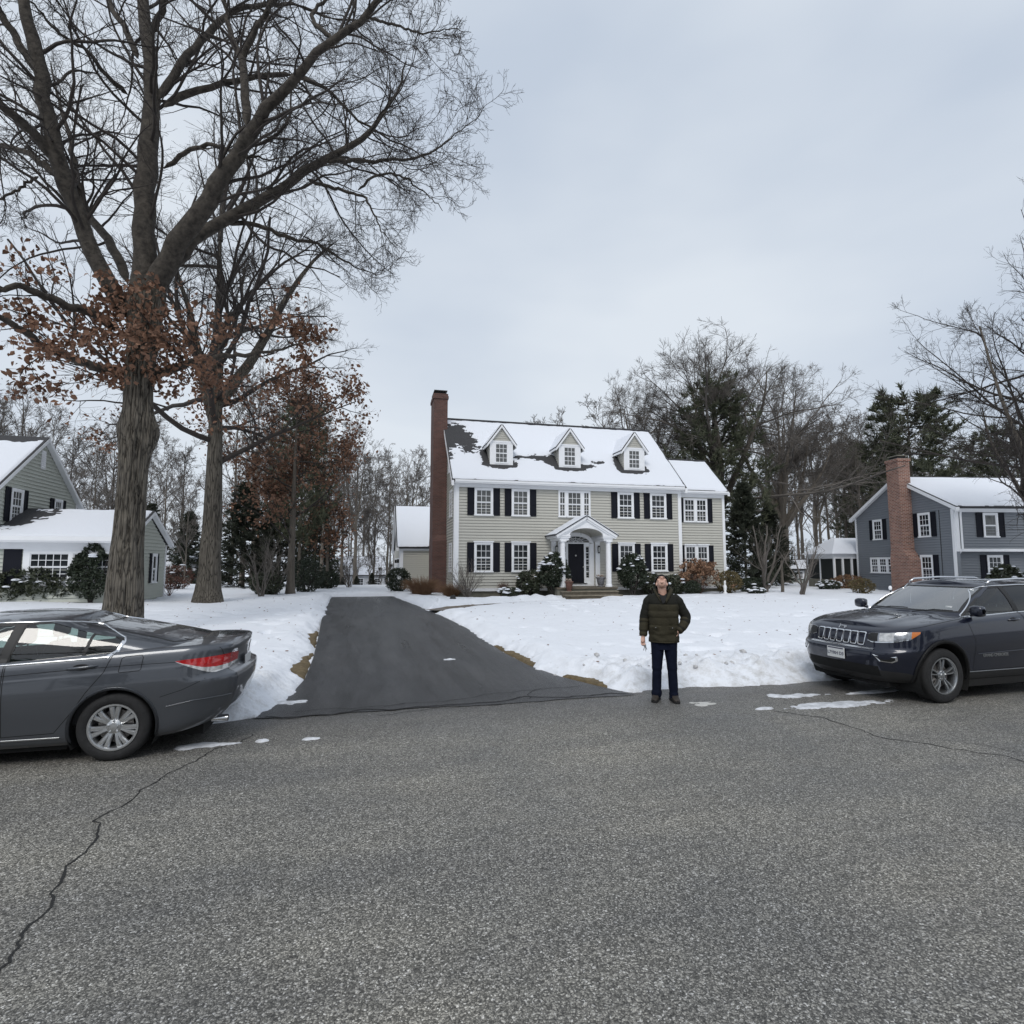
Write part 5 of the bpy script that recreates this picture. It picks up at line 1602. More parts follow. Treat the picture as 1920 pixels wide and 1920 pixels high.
# ------------------------------------------------------------------ other bare trees
def grow_tree(seed, h=16., tr=.22, clear=.28, n1=15, ang=42, l1=.42, up=.18, lean=.02, n2=7, n3=5, n4=3, rmin=.008, fork=0, crown=1.0, lead=.93):
    """trunk mesh arrays and twig mesh arrays of a leafless tree standing at the origin"""
    rg = np.random.default_rng(seed)
    K = 22
    t = np.linspace(0, 1, K)
    path = np.zeros((1, K, 3))
    path[0, :, :2] = np.cumsum(rg.normal(0, lean, (K, 2)) * h / 16, axis=0) * 1.2
    path[0, :, 2] = t * h * lead - .3
    rad = (tr * (1 - .93 * t ** .9))[None]
    rad[0, 0] *= 1.45; rad[0, 1] *= 1.12
    P, Rr = path, rad
    if fork:
        fp, fr, _ = sprout(rg, P, Rr, fork, clear, clear + .18, 30, .62, K, .05, .22, .8)
        fr = np.maximum(fr, tr * .55 * np.linspace(1, .12, K)[None])
        P, Rr = np.concatenate([P, fp]), np.concatenate([Rr, fr])
    ls = []
    a1, r1, _ = sprout(rg, P[:1], Rr[:1], n1, clear, .98, ang, l1 * crown, 14, .09, up, .6, h * .06, h * .5)
    r1 = np.maximum(r1, (tr * .22 * np.linspace(1, .15, 14))[None] * (np.linalg.norm(a1[:, -1] - a1[:, 0], axis=1) / (h * .3))[:, None].clip(.3, 1.2))
    if fork:
        a1b, r1b, _ = sprout(rg, P[1:], Rr[1:], max(5, n1 // 2), .25, .98, ang, l1 * .8 * crown, 14, .09, up, .6, h * .05, h * .4)
        a1, r1 = np.concatenate([a1, a1b]), np.concatenate([r1, r1b])
    a2, r2, _ = sprout(rg, a1, r1, n2, .18, 1, 40, .46, 9, .13, up * .6, .6, h * .03, h * .22)
    a3, r3, _ = sprout(rg, a2, r2, n3, .15, 1, 38, .50, 5, .15, up * .4, .65, h * .02, h * .1)
    parts = [tubes(a1, np.maximum(r1, rmin * 1.6), 5), tubes(a2, np.maximum(r2, rmin * 1.2), 4), tubes(a3, np.maximum(r3, rmin), 3)]
    if n4:
        a4, r4, _ = sprout(rg, a3, r3, n4, .15, 1, 36, .55, 3, .15, up * .3, .8, h * .012, h * .05)
        parts.append(tubes(a4, np.maximum(r4, rmin * .8), 3))
    return tubes(P, Rr, 12), join(parts), (a1, a2, a3)


def tree_thing(name, loc, tw, cr, label, group=None, tm=None, cm=None, rz=0, extra=None, sc=1.0):
    o = empty(name, loc, rz, label, 'tree', group)
    o.scale = (sc, sc, sc)
    np_mesh('trunk', tw[0], tw[1], tm or M_BARK2, o, True)
    tag(np_mesh('branches', cr[0], cr[1], cm or M_TWIG2, o), kind='stuff')
    if extra is not None:
        tag(np_mesh('dry_leaves', extra[0], extra[1], M_LEAF, o), kind='stuff')
    return o


def ground_at(px, d, py=1100):
    x, y, _ = at_depth(px, py, d)
    return (x, y, float(base_h(x, y)) + (.08 if y < 44 else 0))


# second oak, beside the drive: one tall trunk, brown leaves low in the crown
t2, c2_, br = grow_tree(5, 19.5, .50, .34, 26, 60, .56, .11, .018, 9, 6, 4, .0052, 2, 1.05)
lrg = np.random.default_rng(9)
cand = np.concatenate([br[1][:, 4], br[1][:, 8], br[2][:, 2], br[2][:, 4]])
cand = cand[(cand[:, 2] < 10.8) & (cand[:, 2] > 4.5)]
kp = lrg.random(len(cand)) < .62 * np.clip(.5 + 1.2 * vnoise(cand[:, 0] * .5, cand[:, 1] * .5, cand[:, 2] * .5 + 4), .03, 1)
lp2 = np.concatenate([cand[kp], np.stack([lrg.normal(0, .8, 90), lrg.normal(0, .8, 90), lrg.uniform(7, 10.5, 90)], -1)])
tree_thing('oak_tree', ground_at(392, 24.5), t2, c2_, 'tall straight oak with rusty leaves standing between the drive and the huge oak', None, M_BARK, M_TWIG, 0, leaf_cards(lrg, lp2, .17, 7, .22))
# brown-leaved beech with a pale trunk at the end of the left lawn
t3, c3_, br3 = grow_tree(15, 12.0, .24, .20, 26, 66, .36, .03, .012, 8, 5, 3, .007, 0, 1.0)
cand = np.concatenate([br3[1][:, 3], br3[1][:, 6], br3[1][:, 8], br3[2][:, 3]])
kp = lrg.random(len(cand)) < .62 * np.clip(.55 + 1.0 * vnoise(cand[:, 0] * .6, cand[:, 1] * .6, cand[:, 2] * .6 + 9), .04, 1)
tree_thing('beech_tree', ground_at(545, 31), t3, c3_, 'slender tree full of rust-brown leaves at the far left edge of the drive', None, M_BARK2, M_TWIG, 0, leaf_cards(lrg, cand[kp], .16, 10, .34))
t3b, c3b, br3b = grow_tree(16, 7.0, .14, .15, 20, 66, .42, .03, .012, 8, 5, 2, .008)
cand = np.concatenate([br3b[1][:, 3], br3b[1][:, 6], br3b[1][:, 8]])
kp = lrg.random(len(cand)) < .36
tree_thing('beech_tree', ground_at(612, 41), t3b, c3b, 'smaller rusty-leaved tree behind the slender one, right over the drive end', None, M_BARK2, M_TWIG, .6, leaf_cards(lrg, cand[kp], .17, 8, .36))

# wood kinds, copied about
KINDS = []
for sd, kw in ((31, dict(h=17, tr=.20, clear=.35, n1=17, ang=36, l1=.34, up=.24)), (32, dict(h=18, tr=.24, clear=.30, n1=16, ang=44, l1=.42, up=.20, fork=2)),
               (33, dict(h=15, tr=.16, clear=.25, n1=18, ang=34, l1=.30, up=.28)), (34, dict(h=19, tr=.26, clear=.40, n1=15, ang=46, l1=.40, up=.16, fork=1)),
               (35, dict(h=13, tr=.13, clear=.18, n1=18, ang=38, l1=.40, up=.22, fork=1))):
    a_, b_, _ = grow_tree(sd, rmin=.011, **kw)
    me1 = np_mesh('trunk', a_[0], a_[1], M_BARK2, None, True)
    me2 = np_mesh('branches', b_[0], b_[1], M_TWIG2)
    d1, d2 = me1.data, me2.data
    bpy.data.objects.remove(me1); bpy.data.objects.remove(me2)
    KINDS.append((d1, d2, kw['h']))


def wood_tree(px, d, top_py, kind, label, group, rz=None, name='bare_tree'):
    """a leafless tree whose foot is in the direction px, d metres off, and whose top reaches photo row top_py"""
    loc = ground_at(px, d)
    top = at_depth(px, top_py, d)[2]
    s = max(.3, (top - loc[2]) / KINDS[kind][2])
    o = empty(name, loc, random.random() * 6.28 if rz is None else rz, label, 'tree', group)
    o.scale = (s, s, s)
    link('trunk', KINDS[kind][0], None, o)
    tag(link('branches', KINDS[kind][1], None, o), kind='stuff')
    return o


GL = 'tall grey leafless tree in the wood behind the green house'
GR = 'tall grey leafless tree in the wood between the two houses on the right'
GM = 'tall grey leafless tree in the wood past the end of the drive'
for px, d, tp, k in ((18, 48, 735, 1), (75, 44, 760, 0), (120, 52, 770, 2), (165, 46, 800, 4), (-40, 46, 720, 3), (200, 58, 790, 1), (300, 50, 820, 0), (335, 58, 800, 2), (345, 44, 900, 4), (-90, 55, 740, 0), (260, 62, 790, 3)):
    wood_tree(px, d, tp, k, GL, 'wood behind the green house')
for px, d, tp, k in ((600, 52, 800, 0), (640, 60, 790, 2), (665, 55, 790, 1), (700, 64, 850, 4), (725, 62, 850, 0), (762, 58, 838, 1), (790, 66, 880, 2), (590, 66, 760, 3), (520, 62, 700, 1), (470, 56, 700, 3), (430, 64, 720, 0), (690, 80, 890, 2), (740, 84, 900, 4), (615, 84, 850, 1), (655, 95, 900, 0), (560, 90, 820, 2), (505, 85, 800, 1), (450, 92, 800, 3)):
    wood_tree(px, d, tp, k, GM, 'wood past the end of the drive')
for px, d, tp, k in ((1470, 56, 790, 0), (1500, 50, 800, 2), (1535, 60, 770, 1), (1560, 52, 800, 0), (1590, 58, 790, 3), (1620, 50, 810, 2), (1650, 62, 790, 1), (1445, 64, 780, 2), (1510, 70, 800, 3), (1575, 72, 790, 1), (1630, 76, 780, 0), (1690, 60, 860, 4), (1785, 58, 850, 1), (1830, 66, 830, 0), (1870, 56, 840, 2), (1900, 64, 820, 3), (1480, 84, 800, 1), (1545, 88, 800, 0), (1605, 90, 800, 2), (1740, 80, 830, 1), (1950, 60, 830, 1), (2010, 66, 800, 0)):
    wood_tree(px, d, tp, k, GR, 'wood between the houses on the right')
for i_ in range(46):
    px_ = (-120 + i_ * 30) if i_ < 16 else (420 + (i_ - 16) * 27 if i_ < 30 else 1400 + (i_ - 30) * 42)
    wood_tree(px_ + random.uniform(-14, 14), random.uniform(88, 130), random.uniform(850, 925), i_ % 5, 'distant leafless tree at the back of the wood', 'distant trees at the back of the wood')
for i_ in range(36):
    px_ = (190 + i_ * 12) if i_ < 14 else (560 + (i_ - 14) * 22 if i_ < 24 else 1470 + (i_ - 24) * 20)
    wood_tree(px_, random.uniform(54, 74), random.uniform(985, 1030), 4, 'thin brushy sapling in the undergrowth of the wood', 'saplings in the undergrowth', name='sapling')
wood_tree(1000, 70, 772, 2, 'small bare treetop rising behind the middle of the main ridge', None)
wood_tree(1030, 74, 775, 4, 'small bare treetop behind the ridge between the left and middle dormers', None)
# the wide tree behind the right wing, and the smaller one at its left
ta, ca, _ = grow_tree(43, 20, .36, .30, 16, 62, .62, .12, .016, 9, 7, 4, .006, 6, 1.25, .62)
ga_ = ground_at(1352, 46); sa_ = (at_depth(1352, 612, 46)[2] - ga_[2]) / (ca[0][:, 2].max())
tree_thing('bare_tree', ga_, ta, ca, 'wide bare tree with a fanned crown rising behind the right wing', None, M_BARK2, M_TWIG2, .5, None, sa_)
DOME = bpy.data.objects['bare_tree'] if False else [o for o in bpy.data.objects if o.get('label') == 'wide bare tree with a fanned crown rising behind the right wing'][0]
DOME.scale = (sa_ * 1.12, sa_ * 1.12, sa_)
for px_, d_, tp_, rz_, lb_ in ((1205, 50, 700, 2.1, 'bare round-crowned tree showing over the main roof beside the right dormer'), (1472, 49, 665, 4.0, 'bare tree with a high round crown at the right of the tall dark pine')):
    o_ = copy_tree(DOME); o_.location = ground_at(px_, d_); o_.rotation_euler = (0, 0, rz_); o_['label'] = lb_
    k_ = (at_depth(px_, tp_, d_)[2] - o_.location[2]) / (ca[0][:, 2].max()); o_.scale = (k_, k_, k_)
wood_tree(1135, 56, 735, 4, 'low bare tree showing over the main roof between the right dormers', None)
# the big tree at the right edge, between the blue house and the street
tb, cb_, _ = grow_tree(47, 16.5, .30, .16, 26, 58, .66, .10, .014, 9, 6, 3, .0055, 3, 1.15)
gb_ = ground_at(1975, 25); sb_ = (at_depth(1975, 390, 25)[2] - gb_[2]) / (cb_[0][:, 2].max())
tree_thing('bare_tree', gb_, tb, cb_, 'large bare tree with drooping limbs in front of the blue house', None, M_BARK2, M_TWIG, 0.9, None, sb_)


# ------------------------------------------------------------------ conifers
def conifer(seed, h, r, whorls, per, droop, gap=.1, blade=.34, bw=.022, dens=1.0, top=.12, flat=.25, prof=None):
    rg = np.random.default_rng(seed)
    K = 14
    t = np.linspace(0, 1, K)
    tp = np.zeros((1, K, 3)); tp[0, :, 2] = t * h - .2
    tp[0, :, :2] = np.cumsum(rg.normal(0, .012 * h / 12, (K, 2)), axis=0)
    trk = tubes(tp, (h * .016 * (1 - .9 * t))[None], 8)
    B, L = [], []
    for i in range(whorls):
        f = gap + (1 - gap) * (i + .3 * rg.random()) / whorls
        rr = r * (prof(f) if prof else (1 - f) ** .75 * (.85 + .3 * rg.random())) + top
        for k in range(per):
            a = 2 * PI * (k + rg.random()) / per
            ln = rr * (.6 + .55 * rg.random())
            s = np.linspace(0, 1, 8)
            x = ln * s
            z = h * f + ln * (droop * s + (.30 - droop * .4) * s ** 2.2)
            B.append(np.stack([x * math.cos(a), x * math.sin(a), z], -1))
    B = np.array(B)
    B += rg.normal(0, .03, B.shape) * np.linspace(0, 1, 8)[None, :, None] * r
    br_ = tubes(B, np.linspace(1, .2, 8)[None] * .022 * h / 12 * np.ones((len(B), 1)), 4)
    sp, _, _ = sprout(rg, B, np.full(B.shape[:2], .02), 5, .25, 1, 38, .34, 4, .1, .12, .5, .12, 1.3)
    # needles: blades in tufts along the outer shoots
    pts = np.concatenate([B[:, 4:].reshape(-1, 3), sp[:, 1:].reshape(-1, 3)])
    dirs = np.concatenate([np.gradient(B, axis=1)[:, 4:].reshape(-1, 3), np.gradient(sp, axis=1)[:, 1:].reshape(-1, 3)])
    dirs /= np.linalg.norm(dirs, axis=1, keepdims=True) + 1e-9
    n = int(9 * dens)
    c = np.repeat(pts, n, 0) + rg.normal(0, .06, (len(pts) * n, 3)) * np.array((1, 1, .5))
    d = np.repeat(dirs, n, 0) * .8 + rg.normal(0, .62, (len(c), 3)) * np.array((1, 1, flat + .3)); d[:, 2] += .18
    d /= np.linalg.norm(d, axis=1, keepdims=True)
    sd = np.cross(d, rg.normal(size=d.shape)); sd /= np.linalg.norm(sd, axis=1, keepdims=True)
    ln = blade * (.5 + .8 * rg.random((len(c), 1)))
    V = np.stack([c - sd * bw, c + sd * bw, c + d * ln + sd * bw * .3, c + d * ln - sd * bw * .3], 1).reshape(-1, 3)
    F = np.arange(len(V)).reshape(-1, 4)
    return trk, br_, (V, F)


CON = {}
for nm, args in (('pine', dict(seed=3, h=14, r=4.2, whorls=22, per=6, droop=.05, gap=.22, blade=.42, bw=.035, dens=1.1, prof=lambda f: (np.sin(np.pi * min(1, (1 - f) * .62 + .12))) * .95)),
                 ('hemlock', dict(seed=4, h=11, r=3.2, whorls=30, per=7, droop=-.28, gap=.04, blade=.30, bw=.032, dens=1.2, flat=.05)),
                 ('spruce', dict(seed=6, h=10, r=2.6, whorls=28, per=7, droop=-.18, gap=.05, blade=.28, bw=.03, dens=1.2))):
    tr_, br_, nd_ = conifer(**args)
    objs = [np_mesh('trunk', *tr_, M_BARK2, None, True), np_mesh('branches', *br_, M_TWIG), np_mesh('needles', *nd_, M_PINE if nm == 'pine' else M_HEML)]
    CON[nm] = ([o.data for o in objs], args['h'])
    for o in objs: bpy.data.objects.remove(o)


def evergreen(kind, px, d, top_py, label, group=None, sx=1.0, rz=None, name=None):
    loc = ground_at(px, d)
    top = at_depth(px, top_py, d)[2]
    s = (top - loc[2]) / CON[kind][1]
    o = empty(name or ('pine_tree' if kind == 'pine' else kind + '_tree'), loc, random.random() * 6.28 if rz is None else rz, label, 'tree', group)
    o.scale = (s * sx, s * sx, s)
    for nm, me in zip(('trunk', 'branches', 'needles'), CON[kind][0]):
        q = link(nm, me, None, o)
        if nm != 'trunk': tag(q, kind='stuff')
    return o


evergreen('pine', 1352, 44, 722, 'tall dark pine behind the right wing of the sage house', sx=.80)
evergreen('pine', 1722, 52, 745, 'broad dark pine rising behind the blue house roof', sx=1.0)
evergreen('pine', 1925, 46, 800, 'dark pine at the right behind the blue house ridge', sx=1.0)
evergreen('pine', 1650, 58, 832, 'lower dark pine left of the brick chimney of the blue house', sx=1.1)
evergreen('pine', 560, 40, 760, 'tall ragged pine among the rusty trees left of the drive', sx=.62)
evergreen('hemlock', 1400, 40, 905, 'dense dark hemlock at the right corner of the sage house', sx=.95)
evergreen('hemlock', 1447, 44, 945, 'second dark hemlock, right of the dense one', sx=1.0)
evergreen('hemlock', 455, 38, 905, 'dense dark hemlock behind the second oak trunk', sx=1.15)
evergreen('hemlock', 520, 41, 925, 'dark hemlock between the second oak and the rusty tree', sx=1.0)
evergreen('hemlock', 350, 50, 960, 'dark conifer right of the green house wing', sx=1.0)
evergreen('hemlock', 275, 52, 945, 'dark conifer behind the ridge of the green house wing', sx=.9)
for px, d, tp in ((790, 74, 985), (820, 70, 1000), (590, 62, 930)):
    evergreen('hemlock', px, d, tp, 'dim evergreen far behind the end of the drive', 'far evergreens past the drive', sx=.9)
for px, d, tp in ((605, 44, 1075), (642, 48, 1082), (668, 50, 1080), (697, 46, 1074)):
    evergreen('spruce', px, d, tp, 'small dark spruce in the row across the end of the drive', 'spruce row across the drive end', sx=1.3)

# trees on the other side of the street (seen only as reflections in glass and paint)
_rb = random.Random(5)
for i in range(26):
    x_, y_ = -36 + i * 3.1 + _rb.uniform(-1.2, 1.2), _rb.uniform(-34, -17)
    if i % 3 == 1:
        k_ = 'hemlock' if i % 2 else 'pine'
        o = empty(k_ + '_tree', (x_, y_, .1), _rb.random() * 6, 'evergreen in the row across the street', 'tree', 'trees across the street')
        s_ = _rb.uniform(.8, 1.15); o.scale = (s_, s_, s_)
        for nm, me in zip(('trunk', 'branches', 'needles'), CON[k_][0]):
            q = link(nm, me, None, o)
            if nm != 'trunk': tag(q, kind='stuff')
    else:
        o = empty('bare_tree', (x_, y_, .1), _rb.random() * 6, 'leafless tree in the row across the street', 'tree', 'bare trees across the street')
        s_ = _rb.uniform(.7, 1.0); o.scale = (s_, s_, s_)
        kd = KINDS[i % 5]
        link('trunk', kd[0], None, o); tag(link('branches', kd[1], None, o), kind='stuff')
# ------------------------------------------------------------------ shrubs
M_YEW = mat('yew_leaf', (.012, .020, .011), .6, col2=(.034, .046, .024), vscale=8)
M_RHODO = mat('rhododendron_leaf', (.022, .030, .017), .5, col2=(.060, .068, .038), vscale=7)
M_OLIVE = mat('olive_leaf', (.070, .058, .024), .7, col2=(.150, .115, .050), vscale=7)
M_HYDR = mat('dry_hydrangea', (.13, .062, .035), .8, col2=(.30, .18, .11), vscale=9)
M_GRASS = mat('dry_grass', (.14, .072, .036), .8, col2=(.25, .150, .085), vscale=5)
M_RUSS = mat('russet_twigs', (.10, .045, .032), .8, var=.3, vscale=5)


def shrub(name, x, y, rx, ry, h, n, size, m, label, cat='shrub', group=None, seed=0, stem=.04, base=.05, snow=0, clump=1.6, cone=0.0, aspect=.5, snow_top=.55):
    rg = np.random.default_rng(seed + 100)
    z0 = float(base_h(x, y)) + .03
    o = empty(name, (x, y, z0), 0, label, cat, group)
    # points in a dome, thinned by noise so that gaps and clumps appear
    u = rg.normal(size=(n * 3, 3)); u /= np.linalg.norm(u, axis=1, keepdims=True)
    rr = rg.random(n * 3) ** .33
    rr = np.where(rg.random(n * 3) < .55, .82 + .22 * rg.random(n * 3), rr)
    p = u * rr[:, None]
    zz_ = (p[:, 2] + 1) / 2
    w = 1 - cone * zz_
    bumps = 1 + .16 * vnoise(u[:, 0] * 2.6 + seed, u[:, 1] * 2.6, u[:, 2] * 2.6)
    P = np.stack([p[:, 0] * rx * w * bumps, p[:, 1] * ry * w * bumps, base + zz_ * (h - base) * (.94 + .06 * bumps)], -1)
    keep = vnoise(P[:, 0] * clump / rx * 1.6 + seed, P[:, 1] * clump / ry * 1.6, P[:, 2] * clump / h * 3) > -.28
    P = P[keep][:n]
    M = len(P)
    a = rg.normal(size=(M, 3)); a += u[keep][:n] * .7; a /= np.linalg.norm(a, axis=1, keepdims=True)
    b = np.cross(a, rg.normal(size=(M, 3))); b /= np.linalg.norm(b, axis=1, keepdims=True)
    s = size * (.6 + .7 * rg.random((M, 1)))
    V = np.stack([P - a * s * .5, P + b * s * aspect * .5, P + a * s * .6, P - b * s * aspect * .5], 1).reshape(-1, 3)
    tag(np_mesh('foliage', V, np.arange(len(V)).reshape(-1, 4), m, o), kind='stuff')
    # stems
    k = max(2, int(3 + rx * 3))
    sp = np.zeros((k, 6, 3))
    ang = rg.random(k) * 2 * PI
    for i in range(k):
        f = np.linspace(0, 1, 6)
        sp[i] = np.stack([np.cos(ang[i]) * rx * .65 * f, np.sin(ang[i]) * ry * .65 * f, f * h * .8 - .1], -1)
    sp[:, 1:] += rg.normal(0, .04, sp[:, 1:].shape)
    np_mesh('stems', *tubes(sp, np.linspace(1, .3, 6)[None] * stem * np.ones((k, 1)), 5), M_TWIG, o, True)
    if snow:
        sb = MB()
        cnt = 0
        while cnt < snow:
            d = rg.normal(size=3); d[2] = abs(d[2]) * .8 - .15; d /= np.linalg.norm(d)
            if d[1] > .5: continue
            zz = (d[2] + 1) / 2
            c_ = (d[0] * rx * (1 - cone * zz) * 1.0, d[1] * ry * (1 - cone * zz), base + zz * (h - base) + .02)
            r0 = .05 + .07 * rg.random()
            prof = [(0.001, .5), (.5, .42), (.86, .18), (1, -.05), (.7, -.25), (.001, -.3)]
            e = rg.random() * PI
            nn = 9
            vs, fs = [], []
            for q, hh in prof:
                for j in range(nn):
                    t = 2 * PI * j / nn
                    w_ = 1 + .25 * math.sin(3 * t + e)
                    X1, Y1 = q * r0 * 1.5 * w_ * math.cos(t), q * r0 * .9 * w_ * math.sin(t)
                    vs.append((c_[0] + X1 * math.cos(e * .3) - Y1 * math.sin(e * .3), c_[1] + X1 * math.sin(e * .3) + Y1 * math.cos(e * .3), c_[2] + hh * r0))
            for i in range(len(prof) - 1):
                for j in range(nn):
                    fs.append((i * nn + j, (i + 1) * nn + j, (i + 1) * nn + (j + 1) % nn, i * nn + (j + 1) % nn))
            sb.add(vs, fs)
            cnt += 1
        tag(sb.build('snow_clumps', M_ROOFSNOW, o, True), kind='stuff')
    return o


def bare_shrub(name, x, y, h, w, n, label, m=None, seed=0, r0=.014, cat='shrub', group=None, droop=0.0, n2=4, n3=3, z0=None):
    rg = np.random.default_rng(seed + 300)
    z0 = float(base_h(x, y)) + .05 if z0 is None else z0
    o = empty(name, (x, y, z0), 0, label, cat, group)
    K = 9
    f = np.linspace(0, 1, K)
    P = np.zeros((n, K, 3))
    for i in range(n):
        a, s = rg.random() * 2 * PI, rg.random() ** .6
        hh = h * (.65 + .4 * rg.random()) * (1 - .25 * s)
        P[i] = np.stack([math.cos(a) * w * s * f ** 1.2 + .04 * rg.normal(), math.sin(a) * w * s * f ** 1.2 + .04 * rg.normal(), hh * f - droop * f ** 3 * s - .08], -1)
    P[:, 1:] += np.cumsum(rg.normal(0, .012 * h, P[:, 1:].shape), axis=1)
    Rr = np.linspace(1, .3, K)[None] * r0 * (.6 + .7 * rg.random((n, 1)))
    b2, q2, _ = sprout(rg, P, Rr, n2, .25, 1, 34, .42, 6, .12, .12, .6, .1, h * .5)
    b3, q3, _ = sprout(rg, b2, q2, n3, .2, 1, 34, .5, 4, .12, .08, .7, .05, h * .25)
    np_mesh('stems', *tubes(P, Rr, 6), m or M_TWIG2, o, True)
    tag(np_mesh('twigs', *join([tubes(b2, np.maximum(q2, .0045), 4), tubes(b3, np.maximum(q3, .0035), 3)]), m or M_TWIG2, o), kind='stuff')
    return o


def grass_tuft(x, y, w, h, n, label, seed=0, m=None, cat='grass clump'):
    rg = np.random.default_rng(seed + 500)
    o = empty('ornamental_grass', (x, y, float(base_h(x, y)) + .03), 0, label, cat)
    K = 6
    f = np.linspace(0, 1, K)
    a, s = rg.random(n) * 2 * PI, rg.random(n) ** .5
    P = np.zeros((n, K, 3))
    bx, by = np.cos(a) * s * w * .35, np.sin(a) * s * w * .35
    hh = h * (.55 + .5 * rg.random(n))
    out = s * w * .75
    for k in range(K):
        P[:, k] = np.stack([bx + np.cos(a) * out * f[k] ** 1.8, by + np.sin(a) * out * f[k] ** 1.8, hh * (f[k] - .30 * s * f[k] ** 3) - .05], -1)
    P[:, 1:] += rg.normal(0, .02, P[:, 1:].shape)
    tag(np_mesh('blades', *tubes(P, np.linspace(1, .3, K)[None] * .006 * np.ones((n, 1)), 3), m or M_GRASS, o), kind='stuff')
    return o


# beds in front of the sage house, from the chimney to the far corner
HX = 4.55
bare_shrub('bare_bush', 5.05, 28.3, 2.0, 1.25, 26, 'bare pale-stemmed bush at the left corner of the sage house', seed=1, r0=.020)
grass_tuft(3.0, 30.6, 1.1, 1.25, 1500, 'mound of red-brown dry grass left of the chimney foot', seed=2)
grass_tuft(4.35, 29.3, .8, .95, 900, 'smaller tuft of dry brown grass right at the chimney foot', seed=3)
shrub('yew_bush', 2.0, 34.2, .75, .7, 1.5, 2600, .12, M_YEW, 'dark evergreen bush at the garage corner behind the dry grass', seed=3)
grass_tuft(7.0, 28.9, .35, 1.15, 260, 'narrow upright russet shrub between the bare bush and the rhododendron', seed=4, m=M_RUSS, cat='shrub')
shrub('low_bush', 7.15, 28.25, .5, .4, .62, 900, .11, M_RHODO, 'low dark bush half buried in snow below the left windows', seed=5, snow=22)
shrub('rhododendron', 8.35, 28.75, .70, .55, 1.5, 2000, .17, M_RHODO, 'grey-green rhododendron under the second window left of the portico', seed=6, snow=7, aspect=.38)
shrub('yew_tree', 9.55, 28.15, .88, .7, 2.35, 4200, .13, M_YEW, 'rounded dark yew with snow dabs at the left of the portico', seed=7, snow=26, base=.45, stem=.06, cone=.15)
shrub('yew_tree', 14.0, 28.2, .90, .7, 2.3, 4200, .13, M_YEW, 'rounded dark yew with snow dabs at the right of the portico', seed=8, snow=26, base=.40, stem=.06, cone=.15)
shrub('box_bush', 10.0, 28.5, .42, .35, .75, 900, .09, M_YEW, 'clipped dark box bush tucked beside the front steps', seed=9, snow=2)
shrub('rhododendron', 15.4, 28.8, .6, .5, 1.25, 1300, .15, M_RHODO, 'rhododendron hidden behind the standing man', seed=10, snow=8, aspect=.38)
shrub('rhododendron', 16.65, 28.7, .7, .5, 1.15, 1500, .15, M_RHODO, 'rhododendron beside the white corner board of the right wing', seed=11, snow=9, aspect=.38)
hy = bare_shrub('hydrangea_bush', 18.3, 28.7, 1.6, 1.05, 34, 'hydrangea with tan dried flower heads below the right wing window', m=M_RUSS, seed=12, r0=.012)
_rg = np.random.default_rng(77)
_hp = np.stack([_rg.normal(0, .62, 170), _rg.normal(0, .4, 170), 1.45 + .25 * _rg.normal(size=170)], -1)
_hp[:, 2] -= .35 * (_hp[:, 0] ** 2)
tag(np_mesh('flower_heads', *leaf_cards(_rg, _hp, .12, 12, .07), M_HYDR, hy), kind='stuff')
shrub('olive_shrub', 20.2, 28.7, .8, .65, 1.35, 2600, .10, M_OLIVE, 'mop-headed yellow-olive shrub at the right corner of the house', seed=13)
shrub('yew_bush', 17.6, 28.3, .6, .45, .8, 1300, .10, M_YEW, 'low dark bush in front of the hydrangea', seed=14)
shrub('yew_bush', 22.2, 29.2, 1.0, .8, .95, 2000, .12, M_YEW, 'spreading dark evergreen under the hemlock', seed=15, snow=3)
shrub('low_bush', 21.4, 27.9, .55, .35, .42, 900, .10, M_YEW, 'snow-capped low bush in front of the olive shrub', seed=16, snow=24)
# small trees on the right lawn
bare_shrub('crab_apple_tree', *ground_at(1434, 33.5)[:2], 4.6, 1.9, 5, 'small multi-stemmed bare tree before the dark hemlocks', seed=21, r0=.085, cat='tree', n2=9, n3=7)
bare_shrub('serviceberry_tree', *ground_at(1505, 31)[:2], 3.6, 1.6, 6, 'vase-shaped bare little tree in front of the garden shed', seed=22, r0=.055, cat='tree', n2=7, n3=5)
tr = MB().tube([(0, 0, -.1), (.02, 0, .5), (.0, 0, 1.1), (.03, .02, 1.9)], [.10, .085, .08, .06], 8)
_p = ground_at(1467, 34)
tag(tr.build('tree_stump', M_BARK2), 'thin grey trunk stub beside the small multi-stemmed tree', 'stump').location = _p
# blue house planting
shrub('yew_bush', 31.5, 21.9, 1.25, 1.0, 1.75, 4500, .14, M_RHODO, 'broad dark yew with snow dabs at the front corner of the blue house', seed=23, snow=14, cone=.45)
bx_, by_, _ = ground_at(1592, 38)
shrub('brown_hedge', bx_, by_, 1.3, .5, 1.0, 2200, .10, M_GRASS, 'brown leafless hedge below the screened porch', seed=24)
bx_, by_, _ = ground_at(1555, 37)
shrub('low_bush', bx_, by_, .9, .5, .65, 1500, .10, M_YEW, 'low dark bush with snow in front of the brown hedge', seed=25, snow=30)
bx_, by_, _ = ground_at(1617, 33)
shrub('brown_hedge', bx_, by_, .8, .5, .95, 1400, .10, M_OLIVE, 'olive-brown bush at the rear corner of the blue house', seed=26)
_p = ground_at(1669, 28)
lt = empty('path_light', _p, 0, 'white globe garden light on a short post by the brick chimney', 'lamp')
MB().tube([(0, 0, -.1), (0, 0, .45)], .025, 8).build('post', M_METAL, lt)
